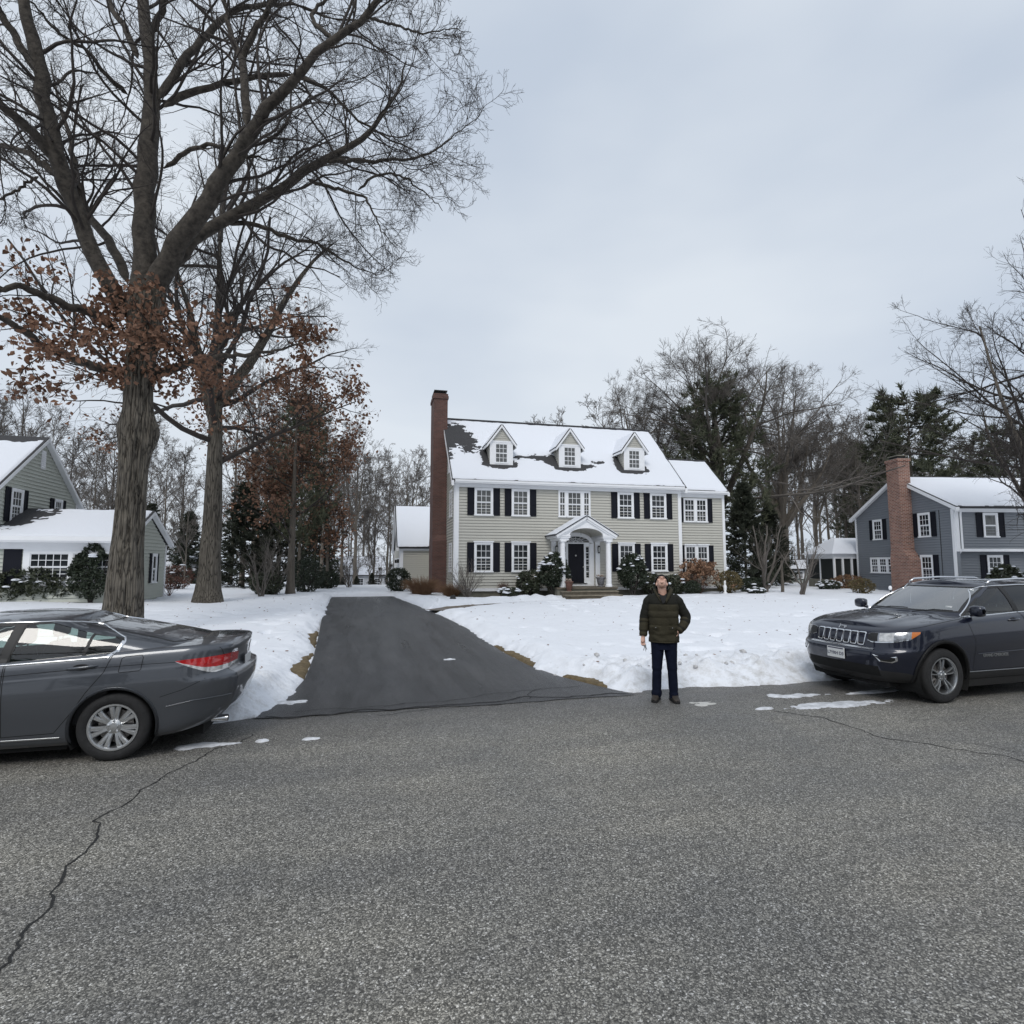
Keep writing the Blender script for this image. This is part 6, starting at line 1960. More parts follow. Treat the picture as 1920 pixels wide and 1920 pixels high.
MB().lathe([(.001, .66), (.05, .64), (.075, .58), (.08, .54), (.06, .47), (.03, .45)], (0, 0, 0), 12).build('globe', M_WHITE, lt, True)
# hedge of rhododendrons before the green house, with a taller yew
for i, (px, d, rx, h) in enumerate(((-30, 21.5, 1.1, 1.45), (35, 21.8, .95, 1.5), (85, 22.0, .9, 1.6), (128, 22.3, .85, 1.4))):
    x_, y_, _ = ground_at(px, d)
    shrub('rhododendron', x_, y_, rx, .75, h, 3200, .17, M_RHODO, ('leafy rhododendron below the black shutter of the green house wing', 'leafy rhododendron under the left pane of the wide window', 'tall leafy rhododendron under the middle of the wide window', 'rhododendron pressed against the upright dark yew')[i], 'shrub', 'hedge before the green house', 40 + i, snow=7, aspect=.38)
x_, y_, _ = ground_at(172, 22.0)
shrub('yew_tree', x_, y_, .85, .7, 2.35, 4200, .13, M_YEW, 'upright dark yew beside the huge oak trunk', seed=46, snow=10, base=.25, cone=.35)
x_, y_, _ = ground_at(328, 33.0)
shrub('russet_bush', x_, y_, .95, .6, 1.5, 2000, .10, M_RUSS, 'russet bush at the back corner of the green house wing', seed=47, snow=3)
x_, y_, _ = ground_at(318, 27)
bare_shrub('bare_bush', x_, y_, 1.0, .6, 12, 'scraggly bare bush on the snow right of the green house wing', m=M_RUSS, seed=48)
# along the far left edge of the drive
for i, (px, d, rx, h, m_) in enumerate(((500, 30, .8, 1.3, M_RHODO), (575, 34, 1.0, 2.1, M_YEW), (610, 38, .9, 1.3, M_YEW))):
    x_, y_, _ = ground_at(px, d)
    shrub('yew_bush', x_, y_, rx, .8, h, 2600, .13, m_, ('loose dark bush between the oak and the slender rusty tree', 'rounded dark evergreen right of the slender rusty trunk', 'low dark evergreen mound near the spruce row')[i], seed=60 + i)
for i, (px, d, hh) in enumerate(((490, 28, 3.8), (515, 30, 3.2), (655, 40, 2.5))):
    x_, y_, _ = ground_at(px, d)
    bare_shrub('bare_sapling', x_, y_, hh, 1.3, 9, ('grey many-stemmed sapling left of the slender rusty tree', 'pale leaning sapling in front of the dark hemlock', 'brushy sapling behind the far end of the drive')[i], seed=70 + i, r0=.035, n2=7, n3=5)
# odds and ends in the snow
rk_ = MB().add([(-.16, -.1, -.05), (.15, -.12, -.05), (.17, .12, -.05), (-.15, .11, -.05), (-.12, -.07, .14), (.06, -.06, .18), (.10, .08, .16), (-.10, .09, .13)], [(0, 3, 2, 1), (4, 5, 6, 7), (0, 1, 5, 4), (1, 2, 6, 5), (2, 3, 7, 6), (3, 0, 4, 7)])
ro = rk_.build('rock', mat('dark_rock', (.03, .03, .032), .8, bump=.02, bscale=9), bevel=.02)
ro.location = (4.05, 26.6, float(snow_h(4.05, 26.6)) + .02)
tag(ro, 'dark rock poking out of the snow before the chimney', 'rock')
sg = MB().lathe([(.12, 0), (.13, .05), (.06, .12), (.09, .30), (.10, .42), (.05, .52), (.045, .56), (.065, .62), (.06, .70), (.001, .74)], (0, 0, 0), 14)
sgo = sg.build('garden_statue', M_WHITE, None, True)
sgo.location = (19.65, 28.25, float(base_h(19.65, 28.25)) + .1)
tag(sgo, 'small white garden figure between the hydrangea and the olive shrub', 'statue')
# lumps of grey slush and ice thrown up along the street
_rl = np.random.default_rng(91)
M_LUMP = mat('dirty_snow', (.30, .29, .28), .8, col2=(.62, .62, .63), vscale=12)
for i in range(26):
    x_ = _rl.uniform(2.9, 6.9) if i < 18 else _rl.uniform(-6.5, -1.7)
    y_ = _rl.uniform(8.55, 9.7)
    r_ = .025 + .045 * _rl.random() ** 2
    bm_ = bmesh.new(); bmesh.ops.create_icosphere(bm_, subdivisions=1, radius=r_)
    for v_ in bm_.verts:
        v_.co *= 1 + .35 * (_rl.random() - .5); v_.co.z *= .75
    me_ = bpy.data.meshes.new('ice_lump'); bm_.to_mesh(me_); bm_.free()
    lo_ = link('ice_lump', me_, M_LUMP)
    lo_.location = (x_, y_, float(snow_h(x_, y_)) + r_ * .3)
    tag(lo_, 'small dirty lump of ice on the ploughed snow bank', 'ice lump', 'ice lumps on the snow bank')

# fallen leaves and twigs lying on the snow
_rf = np.random.default_rng(17)
_fx = np.concatenate([_rf.uniform(3.3, 20, 260), _rf.uniform(-12, -1.3, 260)])
_fy = np.concatenate([8.6 + 18 * _rf.random(260) ** 1.4, 8.8 + 20 * _rf.random(260) ** 1.2])
_fz = snow_h(_fx, _fy) + .012
_lv, _lf = leaf_cards(_rf, np.stack([_fx, _fy, _fz], -1), .07, 1, .004)
_c = np.repeat(np.stack([_fx, _fy, _fz], -1), 6, 0)
_lv = _c + (_lv - _c) * np.array((1, 1, .35))
tag(np_mesh('fallen_leaves', _lv, _lf, M_LEAF), 'brown fallen leaves scattered over the snowy lawns', 'leaves', kind='stuff')
# ================================================================== cars
def paint(name, col, flake=.35):
    m = mat(name, col, .36, flake, coat=1.0)
    nt, N, L, b = nodes_of(m)
    t = N.new('ShaderNodeTexCoord'); nz = N.new('ShaderNodeTexNoise')
    nz.inputs['Scale'].default_value = 3.0; nz.inputs['Detail'].default_value = 7; nz.inputs['Roughness'].default_value = .7
    L.new(t.outputs['Object'], nz.inputs['Vector'])
    mr = N.new('ShaderNodeMapRange'); mr.inputs['From Min'].default_value = .35; mr.inputs['From Max'].default_value = .75
    mr.inputs['To Min'].default_value = .01; mr.inputs['To Max'].default_value = .06          # road film on the clear coat
    L.new(nz.outputs['Fac'], mr.inputs['Value']); L.new(mr.outputs[0], b.inputs['Coat Roughness'])
    return m


M_GREYP = paint('grey_metallic_paint', (.076, .083, .097), .6)
M_NAVYP = paint('navy_metallic_paint', (.0020, .0050, .0190), .45)
M_CHROME = mat('chrome', (.72, .73, .75), .12, 1.0)
M_ALLOY = mat('alloy', (.55, .56, .57), .30, .9, var=.12, vscale=9)
M_ALLOY2 = mat('dark_alloy', (.36, .37, .38), .30, .9, var=.12, vscale=9)
M_TYRE = mat('tyre', (.016, .016, .017), .85, var=.3, vscale=20, bump=.003, bscale=60)
M_BLACKP = mat('black_plastic', (.014, .014, .015), .55, bump=.001, bscale=300)
M_GAP = mat('panel_gap', (.004, .004, .004), .9)
M_WELL = mat('wheel_well', (.008, .008, .008), .95)
M_SEAT = mat('seat_leather', (.030, .031, .033), .6)
M_SEATL = mat('seat_leather_grey', (.12, .125, .13), .6)
M_RED = mat('tail_lens', (.42, .012, .014), .12, coat=1.0, var=.25, vscale=18)
M_CLEAR = mat('clear_lens', (.55, .55, .55), .10, .35, coat=1.0, var=.3, vscale=22)
M_HEAD = mat('headlamp_inner', (.30, .31, .33), .18, .8, coat=1.0, var=.6, vscale=16)
M_AMBER = mat('amber_lens', (.55, .16, .025), .15, coat=1.0)
M_PLATE = mat('plate_white', (.62, .63, .63), .4)
M_PTXT = mat('plate_text', (.05, .05, .09), .5)
G_SED = glass_mat('tinted_car_glass', (.55, .66, .62), .01, .05)
G_SUV = glass_mat('privacy_glass', (.16, .17, .17), .01, .03)
G_WIND = glass_mat('windscreen_glass', (.60, .70, .67), .01, .34)


def pchip(x, y, xi):
    x, y, xi = map(lambda a: np.asarray(a, float), (x, y, xi))
    h = np.diff(x); d = np.diff(y) / h
    m = np.zeros_like(y)
    for i in range(1, len(x) - 1):
        if d[i - 1] * d[i] > 0:
            w1, w2 = 2 * h[i] + h[i - 1], h[i] + 2 * h[i - 1]
            m[i] = (w1 + w2) / (w1 / d[i - 1] + w2 / d[i])
    m[0], m[-1] = d[0], d[-1]
    i = np.clip(np.searchsorted(x, xi) - 1, 0, len(x) - 2)
    t = (xi - x[i]) / h[i]
    return (2 * t ** 3 - 3 * t ** 2 + 1) * y[i] + (t ** 3 - 2 * t ** 2 + t) * h[i] * m[i] + (-2 * t ** 3 + 3 * t ** 2) * y[i + 1] + (t ** 3 - t ** 2) * h[i] * m[i + 1]


def car_outline(xr, xf, w, br, bf, rr, rf, taper, nE=12, nC=14, nS=80):
    """half plan outline, tail centre -> near side -> nose centre (y<0). rr, rf: corner radii (along x, along y)"""
    pts = []
    for s in np.linspace(0, 1, nE, endpoint=False):
        y = (w - rr[1]) * s
        pts.append((xr - br * (y / w) ** 2, -y))
    xe = xr - br * ((w - rr[1]) / w) ** 2
    for a in np.linspace(0, PI / 2, nC, endpoint=False):
        pts.append((xe - rr[0] * (1 - math.cos(a)), -(w - rr[1] + rr[1] * math.sin(a))))
    xe2 = xf + bf * ((w - rf[1]) / w) ** 2
    for s in np.linspace(0, 1, nS, endpoint=False):
        pts.append((xe - rr[0] + (xe2 + rf[0] - xe + rr[0]) * s, -w))
    for a in np.linspace(PI / 2, 0, nC, endpoint=False):
        pts.append((xe2 + rf[0] * (1 - math.cos(a)), -(w - rf[1] + rf[1] * math.sin(a))))
    for s in np.linspace(1, 0, nE):
        y = (w - rf[1]) * s
        pts.append((xf + bf * (y / w) ** 2, -y))
    p = np.array(pts)
    p[:, 1] *= taper(p[:, 0])
    return p


class Car:
    def __init__(s, root):
        s.root = root
        s.bm = bmesh.new()
        s.lay = s.bm.faces.layers.int.new('grp')
        s.src = s.bm.faces.layers.int.new('src')

    def surf(s, P, src):
        """P (L,M,3) near half; adds both halves"""
        L_, M_, _ = P.shape
        for sg in (1, -1):
            Q = P.copy(); Q[..., 1] *= sg
            vs = [[s.bm.verts.new(p) for p in row] for row in Q]
            for i in range(L_ - 1):
                for j in range(M_ - 1):
                    q = (vs[i][j], vs[i][j + 1], vs[i + 1][j + 1], vs[i + 1][j])
                    f = s.bm.faces.new(q if sg == 1 else q[::-1])
                    f[s.src] = src

    def weld(s):
        bmesh.ops.remove_doubles(s.bm, verts=s.bm.verts, dist=2e-4)
        bmesh.ops.dissolve_degenerate(s.bm, edges=s.bm.edges, dist=1e-5)
        bmesh.ops.recalc_face_normals(s.bm, faces=s.bm.faces)
        s.bm.normal_update()
        s.bvh = BVHTree.FromBMesh(s.bm)

    def cut(s, poly, axis, side, grp, src=None, cond=None):
        """mark the faces inside a polygon seen along axis; the mesh is split along its outline"""
        bm, lay = s.bm, s.lay
        ax = {'y': (0, 2), 'x': (1, 2)}[axis]
        oth = {'y': 1, 'x': 0}[axis]
        poly = [tuple(p) for p in poly]
        a0, a1 = min(p[0] for p in poly) - .03, max(p[0] for p in poly) + .03
        b0, b1 = min(p[1] for p in poly) - .03, max(p[1] for p in poly) + .03

        def ok(f):
            c = f.calc_center_median()
            return (c[oth] * side > .02 and a0 - .1 < c[ax[0]] < a1 + .1 and b0 - .1 < c[ax[1]] < b1 + .1 and (src is None or f[s.src] in src) and (cond is None or cond(c, f.normal)) and f[lay] == 0)
        cand = [f for f in bm.faces if ok(f)]
        n = len(poly)
        for i in range(n):
            p, q = poly[i], poly[(i + 1) % n]
            e0, e1 = min(p[0], q[0]) - .004, max(p[0], q[0]) + .004
            h0, h1 = min(p[1], q[1]) - .004, max(p[1], q[1]) + .004
            fs = []
            for f in cand:
                us = [v.co[ax[0]] for v in f.verts]; ws = [v.co[ax[1]] for v in f.verts]
                if max(us) >= e0 and min(us) <= e1 and max(ws) >= h0 and min(ws) <= h1:
                    fs.append(f)
            if not fs: continue
            co = [0, 0, 0]; no = [0, 0, 0]
            co[ax[0]], co[ax[1]] = p
            no[ax[0]], no[ax[1]] = -(q[1] - p[1]), (q[0] - p[0])
            es = list({e for f in fs for e in f.edges}); vs = list({v for f in fs for v in f.verts})
            old = set(cand)
            r_ = bmesh.ops.bisect_plane(bm, geom=fs + es + vs, dist=1e-5, plane_co=co, plane_no=no)
            nf = {g for g in r_['geom'] if isinstance(g, bmesh.types.BMFace)}
            cand = [f for f in old | nf if f.is_valid]

        def inside(u, w):
            r_ = False
            for i in range(n):
                (x1, y1), (x2, y2) = poly[i], poly[(i + 1) % n]
                if (y1 > w) != (y2 > w) and u < (x2 - x1) * (w - y1) / (y2 - y1) + x1:
                    r_ = not r_
            return r_
        for f in cand:
            if f[lay] == 0 and ok(f):
                c = f.calc_center_median()
                if inside(c[ax[0]], c[ax[1]]):
                    f[lay] = grp

    def largest(s, grp):
        """keep the biggest connected piece of a group, give the crumbs back to the body"""
        left = {f for f in s.bm.faces if f[s.lay] == grp}
        comps = []
        while left:
            st, comp = [left.pop()], []
            while st:
                f = st.pop(); comp.append(f)
                for e in f.edges:
                    for g in e.link_faces:
                        if g in left: left.discard(g); st.append(g)
            comps.append(comp)
        comps.sort(key=lambda q: -sum(f.calc_area() for f in q))
        for q in comps[1:]:
            for f in q: f[s.lay] = 0

    def extract(s, grp, name, m, parent=None, push=0.0, side=0, smooth=40, crop=None):
        fs = [f for f in s.bm.faces if f[s.lay] == grp and (side == 0 or f.calc_center_median().y * side > 0) and (crop is None or crop(f.calc_center_median()))]
        idx, vs, out = {}, [], []
        for f in fs:
            o = []
            for v in f.verts:
                if v.index not in idx:
                    idx[v.index] = len(vs)
                    vs.append(v.co + v.normal * push)
                o.append(idx[v.index])
            out.append(o)
        me = bpy.data.meshes.new(name)
        me.from_pydata([tuple(v) for v in vs], [], out)
        me.update()
        return link(name, me, m, parent or s.root, smooth)

    def hit(s, a, b, side=-1, axis='y'):
        """point and normal of the shell at (x,z) from the side, or (y,z) from the nose/tail"""
        if axis == 'y':
            o, d = Vector((a, side * 3, b)), Vector((0, -side, 0))
        else:
            o, d = Vector((side * 4, a, b)), Vector((-side, 0, 0))
        h = s.bvh.ray_cast(o, d)
        if h[0] is None: return None
        n = h[1]
        if n.dot(d) > 0: n = -n
        return h[0], n

    def ribbon(s, pts, w, name, m, parent=None, side=-1, axis='y', lift=.0015, closed=False, thick=0.0, dens=.03):
        """a narrow strip lying on the shell along a polyline"""
        q = []
        pp = list(pts) + ([pts[0]] if closed else [])
        for p0, p1 in zip(pp[:-1], pp[1:]):
            k = max(1, int(math.hypot(p1[0] - p0[0], p1[1] - p0[1]) / dens))
            q += [(p0[0] + (p1[0] - p0[0]) * t / k, p0[1] + (p1[1] - p0[1]) * t / k) for t in range(k)]
        q.append(pp[-1])
        H_ = [s.hit(a, b, side, axis) for a, b in q]
        H_ = [h for h in H_ if h]
        if len(H_) < 2: return None
        rows = []
        for i, (p, n) in enumerate(H_):
            t = (H_[min(i + 1, len(H_) - 1)][0] - H_[max(i - 1, 0)][0])
            if t.length < 1e-6: continue
            b = t.normalized().cross(n).normalized()
            c = p + n * lift
            if thick:
                rows.append([c - b * w / 2 - n * .004, c - b * w / 2 + n * thick * .6, c - b * w * .25 + n * thick, c + b * w * .25 + n * thick, c + b * w / 2 + n * thick * .6, c + b * w / 2 - n * .004])
            else:
                rows.append([c - b * w / 2, c + b * w / 2])
        mb_ = MB().grid(np.array([[tuple(v) for v in r_] for r_ in rows]))
        return mb_.build(name, m, parent or s.root, True)


def grid_at(P, u, v):
    """bilinear point on a (L,M,3) grid; u along M, v along L (fractions of index)"""
    L_, M_, _ = P.shape
    i = min(max(v, 0), L_ - 1.001); j = min(max(u, 0), M_ - 1.001)
    i0, j0 = int(i), int(j); fi, fj = i - i0, j - j0
    return (P[i0, j0] * (1 - fi) * (1 - fj) + P[i0 + 1, j0] * fi * (1 - fj) + P[i0, j0 + 1] * (1 - fi) * fj + P[i0 + 1, j0 + 1] * fi * fj)


def skin_patch(P, js, lo, hi, lift, nv=8):
    """patch of the shell between level fractions lo(k), hi(k) at columns js, lifted along the normal"""
    G_ = []
    for k, j in enumerate(js):
        row = []
        for t in np.linspace(0, 1, nv):
            v = lo[k] + (hi[k] - lo[k]) * t
            p = grid_at(P, j, v)
            du = grid_at(P, j + .5, v) - grid_at(P, j - .5, v); dv = grid_at(P, j, v + .5) - grid_at(P, j, v - .5)
            n = np.cross(du, dv); n /= np.linalg.norm(n) + 1e-9
            if n[1] * p[1] < 0 and abs(p[1]) > .3 or (abs(p[1]) <= .3 and n[0] * p[0] < 0): n = -n
            row.append(p + n * lift)
        G_.append(row)
    return np.array(G_)


def wheel(root, x, y, r, rim_r, wid, m_rim, nsp, split, side, name='wheel'):
    """side -1: outer face towards -y"""
    sg = side
    w = wid / 2
    hub = MB().lathe([(.16, sg * (w - .10)), (.16, sg * (w - .085)), (.05, sg * (w - .085))], (0, 0, 0), 20, 'y')
    o = hub.build(name, mat('brake_disc', (.18, .17, .165), .4, .8), root, 30)
    o.location = (x, y, r)
    t = MB().lathe([(rim_r + .004, -w * .86), (rim_r + .02, -w), (r - .045, -w * 1.06), (r - .012, -w * .90), (r, -w * .72), (r, w * .72), (r - .012, w * .90), (r - .045, w * 1.06), (rim_r + .02, w), (rim_r + .004, w * .86)], (0, 0, 0), 64, 'y', False)
    t.build('tyre', M_TYRE, o, 40)
    rm = MB()
    rm.lathe([(rim_r + .006, sg * w * .88), (rim_r + .004, sg * (w * .98)), (rim_r - .012, sg * (w * .98)), (rim_r - .022, sg * (w * .85)), (rim_r - .026, sg * w * .2), (rim_r - .03, -sg * w * .8), (rim_r + .004, -sg * w * .86)], (0, 0, 0), 64, 'y', False)
    # spokes: tapered bars, slightly dished
    yo = sg * (w * .80)
    for k in range(nsp):
        for dlt in ((-1, 1) if split else (0,)):
            a = 2 * PI * k / nsp + PI / 2
            a0, a1 = a + dlt * (.10 if split else 0), a + dlt * (.16 if split else 0)
            p0 = np.array((math.cos(a0) * .045, 0, math.sin(a0) * .045))
            p1 = np.array((math.cos(a1) * (rim_r - .012), 0, math.sin(a1) * (rim_r - .012)))
            d = (p1 - p0) / np.linalg.norm(p1 - p0); n = np.array((-d[2], 0, d[0]))
            h0, h1 = ((.020, .027) if nsp > 5 else (.013, .016)) if split else (.030, .042)
            pm = p0 * .45 + p1 * .55
            rows = []
            for p, h, yy in ((p0, h0, yo - sg * .022), (pm, (h0 + h1) * .46, yo + sg * .004), (p1, h1, yo)):
                fr = p + np.array((0, yy, 0)); bk = p + np.array((0, yy - sg * .045, 0))
                rows.append([bk - n * h * .9, fr - n * h - np.array((0, sg * .014, 0)), fr - n * h * .55, fr + n * h * .55, fr + n * h - np.array((0, sg * .014, 0)), bk + n * h * .9])
            rm.grid(np.array(rows))
    rm.lathe([(.075, yo - sg * .05), (.072, yo - sg * .018), (.040, yo - sg * .004), (.034, yo + sg * .006), (.0, yo + sg * .008)], (0, 0, 0), 20, 'y')
    rm.build('rim', m_rim, o, 35)
    ln = MB()
    for k in range(5):
        a = 2 * PI * k / 5 + PI / 2
        ln.lathe([(.011, yo - sg * .02), (.010, yo + sg * .004), (.0, yo + sg * .006)], (math.cos(a) * .057, 0, math.sin(a) * .057), 8, 'y')
    tag(ln.build('wheel_nuts', M_CHROME, o), kind='stuff')
    MB().lathe([(rim_r - .03, -sg * w * .5), (.0, -sg * w * .5)], (0, 0, 0), 24, 'y').build('wheel_back', M_WELL, o)
    return o


def text_mesh(txt, size, m, parent, loc, rot, name='lettering', ext=.002, bold=0.0):
    cu = bpy.data.curves.new('txt', 'FONT')
    cu.body = txt; cu.size = size; cu.extrude = ext; cu.align_x = 'CENTER'; cu.align_y = 'CENTER'; cu.offset = bold
    ob = bpy.data.objects.new('txt', cu)
    COL.objects.link(ob)
    dg = bpy.context.evaluated_depsgraph_get()
    me = bpy.data.meshes.new_from_object(ob.evaluated_get(dg))
    bpy.data.objects.remove(ob); bpy.data.curves.remove(cu)
    me.materials.clear()
    o = link(name, me, m, parent)
    o.location = loc; o.rotation_euler = rot
    return tag(o, kind='stuff')


def seat(root, x, y, w, m, rear=False, z=.40, h=.62):
    """cushion, leaning back and head restraint of a car seat, facing -x"""
    c = MB()
    def pad(pts, th, wd, taper=1.0):
        rows = []
        for i, (px_, pz, t) in enumerate(pts):
            a = np.array(pts[min(i + 1, len(pts) - 1)][:2]) - np.array(pts[max(i - 1, 0)][:2])
            a = a / (np.linalg.norm(a) + 1e-9); n = np.array((-a[1], a[0]))
            ww = wd * (1 - (1 - taper) * i / (len(pts) - 1))
            ring = []
            for ang in np.linspace(0, 2 * PI, 16, endpoint=False):
                cy, cn = math.cos(ang), math.sin(ang)
                cy = math.copysign(abs(cy) ** .5, cy); cn = math.copysign(abs(cn) ** .6, cn)
                ring.append((px_ + n[0] * cn * t * th, y + cy * ww / 2, pz + n[1] * cn * t * th))
            rows.append(ring + [ring[0]])
        c.grid(np.array(rows))
    pad([(x - .30, z, .3), (x - .28, z + .02, .9), (x - .1, z, 1), (x + .16, z - .02, 1), (x + .20, z - .02, .3)], .09, w)
    pad([(x + .14, z + .02, .4), (x + .17, z + .08, 1), (x + .24, z + .30, 1), (x + .32, z + h - .06, .85), (x + .335, z + h, .3)], .075, w, .86)
    s = c.build('seat', m, root, True)
    hr = MB(); c2 = c; c = hr
    pad([(x + .335, z + h + .05, .4), (x + .34, z + h + .08, 1), (x + .355, z + h + .20, 1), (x + .36, z + h + .235, .4)], .055, .27, .85)
    c.build('headrest', m, s, True)
    s_p = MB().tube([(x + .32, y - .06, z + h - .05), (x + .34, y - .06, z + h + .09)], .007, 6).tube([(x + .32, y + .06, z + h - .05), (x + .34, y + .06, z + h + .09)], .007, 6)
    tag(s_p.build('headrest_posts', M_CHROME, s), kind='stuff')
    return s


def arch_poly(cx, cz, r, n=30, zb=.0):
    return [(cx + r * math.cos(a), cz + r * math.sin(a)) for a in np.linspace(-.35, PI + .35, n)] + [(cx - r * .95, zb), (cx + r * .95, zb)]


def wells(car, xs, y0, y1, r, cz):
    for x in xs:
        for sg in (-1, 1):
            rows = [[(x + r * math.cos(a), sg * y, cz + r * math.sin(a)) for a in np.linspace(-.5, PI + .5, 25)] for y in (y0, y1)]
            b = MB().grid(np.array(rows))
            b.prism([(x + r * math.cos(a), cz + r * math.sin(a)) for a in np.linspace(-.5, PI + .5, 25)], 'y', sg * y1, sg * (y1 - .02))
            b.build('wheel_well', M_WELL, car.root)


def lip(car, cx, cz, r, m, w, thick, name='arch_lip', a0=-.30, a1=PI + .30):
    for sg in (-1, 1):
        car.ribbon([(cx + r * math.cos(a), cz + r * math.sin(a)) for a in np.linspace(a0, a1, 40)], w, name, m, side=sg, thick=thick, lift=.0, dens=.05)


# ------------------------------------------------------------------ grey sedan
SED = empty('parked_sedan', (-3.78, 7.55, 0.0), 0, 'dark grey metallic sedan parked along the snowy verge, tail towards the drive', 'car')
cs = Car(SED)
sx_ = [-2.45, -1.9, -1.2, -.95, -.3, .4, 1.0, 1.35, 1.8, 2.2, 2.5]
sed_zt = lambda x: pchip(sx_, [.70, .80, .885, .905, .945, .985, 1.025, 1.048, 1.075, 1.088, 1.085], x)
sed_zb = lambda x: pchip([-2.5, -2.1, -1.8, -1, 1, 1.8, 2.15, 2.45, 2.6], [.24, .20, .19, .175, .175, .20, .26, .345, .36], x)
LV = np.array([  # f, half width, tail x, nose x, tail corner rx, ry
    (0.00, .845, 2.33, -2.32, .42, .34), (.045, .885, 2.40, -2.38, .46, .36), (.10, .902, 2.44, -2.42, .46, .36), (.25, .912, 2.485, -2.46, .46, .36), (.40, .920, 2.515, -2.47, .46, .36),
    (.52, .923, 2.520, -2.46, .45, .36), (.575, .923, 2.505, -2.445, .44, .35), (.61, .922, 2.455, -2.43, .42, .34), (.66, .919, 2.425, -2.42, .42, .33), (.74, .912, 2.425, -2.40, .42, .33), (.775, .9085, 2.428, -2.39, .42, .33),
    (.80, .902, 2.43, -2.38, .42, .33), (.88, .888, 2.44, -2.35, .42, .33), (.94, .874, 2.455, -2.32, .42, .32), (.975, .860, 2.455, -2.28, .42, .32), (1.0, .838, 2.435, -2.24, .42, .32)])
fi = np.unique(np.concatenate([np.linspace(0, 1, 44), LV[:, 0]]))
LI = np.stack([pchip(LV[:, 0], LV[:, k], fi) for k in range(1, 6)], -1)
sed_taper = lambda x: 1 - .055 * sstep(1.2, 2.45, x) - .075 * sstep(-1.3, -2.4, x)
SP = []
for f, (w, xr, xf, rx, ry) in zip(fi, LI):
    o = car_outline(xr, xf, w, .12, .20, (rx, ry), (.50, .42), sed_taper)
    zb_, zt_ = sed_zb(o[:, 0]), sed_zt(o[:, 0])
    SP.append(np.c_[o, zb_ + (zt_ - zb_) * f])
SP = np.array(SP)
cs.surf(SP, 1)
# deck and bonnet
top = SP[-1]
deck = []
for t in np.linspace(0, 1, 14):
    y = top[:, 1] * (1 - t)
    cz = .035 + .045 * sstep(-.6, -1.6, top[:, 0]) + .0 * t
    deck.append(np.c_[top[:, 0], y, top[:, 2] + cz * (1 - (1 - t) ** 2.2) * sstep(0, .25, np.abs(top[:, 1]))])
DK = np.array(deck)
cs.surf(DK, 2)
# greenhouse
roofz = lambda x: pchip([-1.2, -.2, .35, .9, 1.4, 2.2], [1.30, 1.362, 1.382, 1.355, 1.28, 1.2], x)
SG = []
for g in np.linspace(0, 1, 26):
    w = .808 - .19 * g - .028 * math.sin(PI * g) * -1
    xr = 2.10 - 1.17 * g + .10 * math.sin(PI * g)
    xf = -1.08 + .98 * g - .05 * math.sin(PI * g)
    o = car_outline(xr, xf, w, .14, .20, (.50, .34), (.42, .36), lambda x: 1 - .06 * sstep(.8, 2.1, x) - .03 * sstep(0, -1, x))
    z0 = sed_zt(o[:, 0]) - .012 + .022 * sstep(.8, .0, np.abs(o[:, 1]))
    SG.append(np.c_[o, z0 + (roofz(np.clip(o[:, 0], -.2, 1.0)) - z0) * g])
SG = np.array(SG)
cs.surf(SG, 3)
top = SG[-1]
RC = np.array([np.c_[top[:, 0], top[:, 1] * (1 - t), top[:, 2] + .062 * (1 - (1 - t) ** 2) * np.minimum(1, np.abs(top[:, 1]) / .35)] for t in np.linspace(0, 1, 12)])
cs.surf(RC, 4)
cs.weld()
winF = [(-.86, .915), (.335, .968), (.40, 1.325), (.05, 1.335), (-.22, 1.315), (-.50, 1.20)]
winR = [(.435, .975), (.83, .997), (1.045, 1.012), (1.105, 1.272), (.91, 1.315), (.72, 1.337), (.50, 1.335)]
winQ = [(1.075, 1.015), (1.315, 1.03), (1.375, 1.15), (1.34, 1.175), (1.24, 1.222), (1.135, 1.268)]
frame_all = [(-.90, .905), (.36, .962), (.83, .987), (1.30, 1.012), (1.345, 1.04), (1.405, 1.15), (1.385, 1.185), (1.25, 1.245), (1.10, 1.298), (.91, 1.338), (.72, 1.358), (.40, 1.358), (.05, 1.355), (-.24, 1.335), (-.53, 1.22)]
for sg in (-1, 1):
    for k, p in enumerate((winF, winR, winQ)):
        cs.cut(p, 'y', sg, 11 + k, src=(3,), cond=lambda c, n: abs(n.y) > .45)
    cs.cut(frame_all, 'y', sg, 15, src=(3,), cond=lambda c, n: abs(n.y) > .45)
    for cx in (1.40, -1.40):
        cs.cut(arch_poly(cx, .325, .385), 'y', sg, 9, src=(1,), cond=lambda c, n: abs(c.y) > .6)
    doorR = [(.47, .30), (.90, .31), (1.04, .50), (1.15, .68), (1.29, .87), (1.36, 1.06), (.44, 1.06)]
    doorF = [(-.88, .30), (.455, .30), (.425, 1.06), (-.97, 1.06), (-.93, .6)]
    cs.cut(doorR, 'y', sg, 21, src=(1,))
    cs.cut(doorF, 'y', sg, 22, src=(1,))
cs.cut([(-.60, 1.115), (.60, 1.115), (.50, 1.315), (-.50, 1.315)], 'x', 1, 14, src=(3,), cond=lambda c, n: c.x > .95 and n.x > .25)
cs.cut([(-.66, .965), (.66, .965), (.56, 1.32), (-.56, 1.32)], 'x', -1, 16, src=(3,), cond=lambda c, n: c.x < -.1 and n.x < -.2)
for f in cs.bm.faces:                                    # open the belt so that one looks into the cabin
    c = f.calc_center_median()
    if f[cs.src] == 2 and -.98 < c.x < 1.62 and abs(c.y) < .74: f[cs.lay] = 9
cs.largest(14); cs.largest(16)
cs.bm.verts.index_update(); cs.bm.normal_update()
cs.extract(0, 'body', M_GREYP)
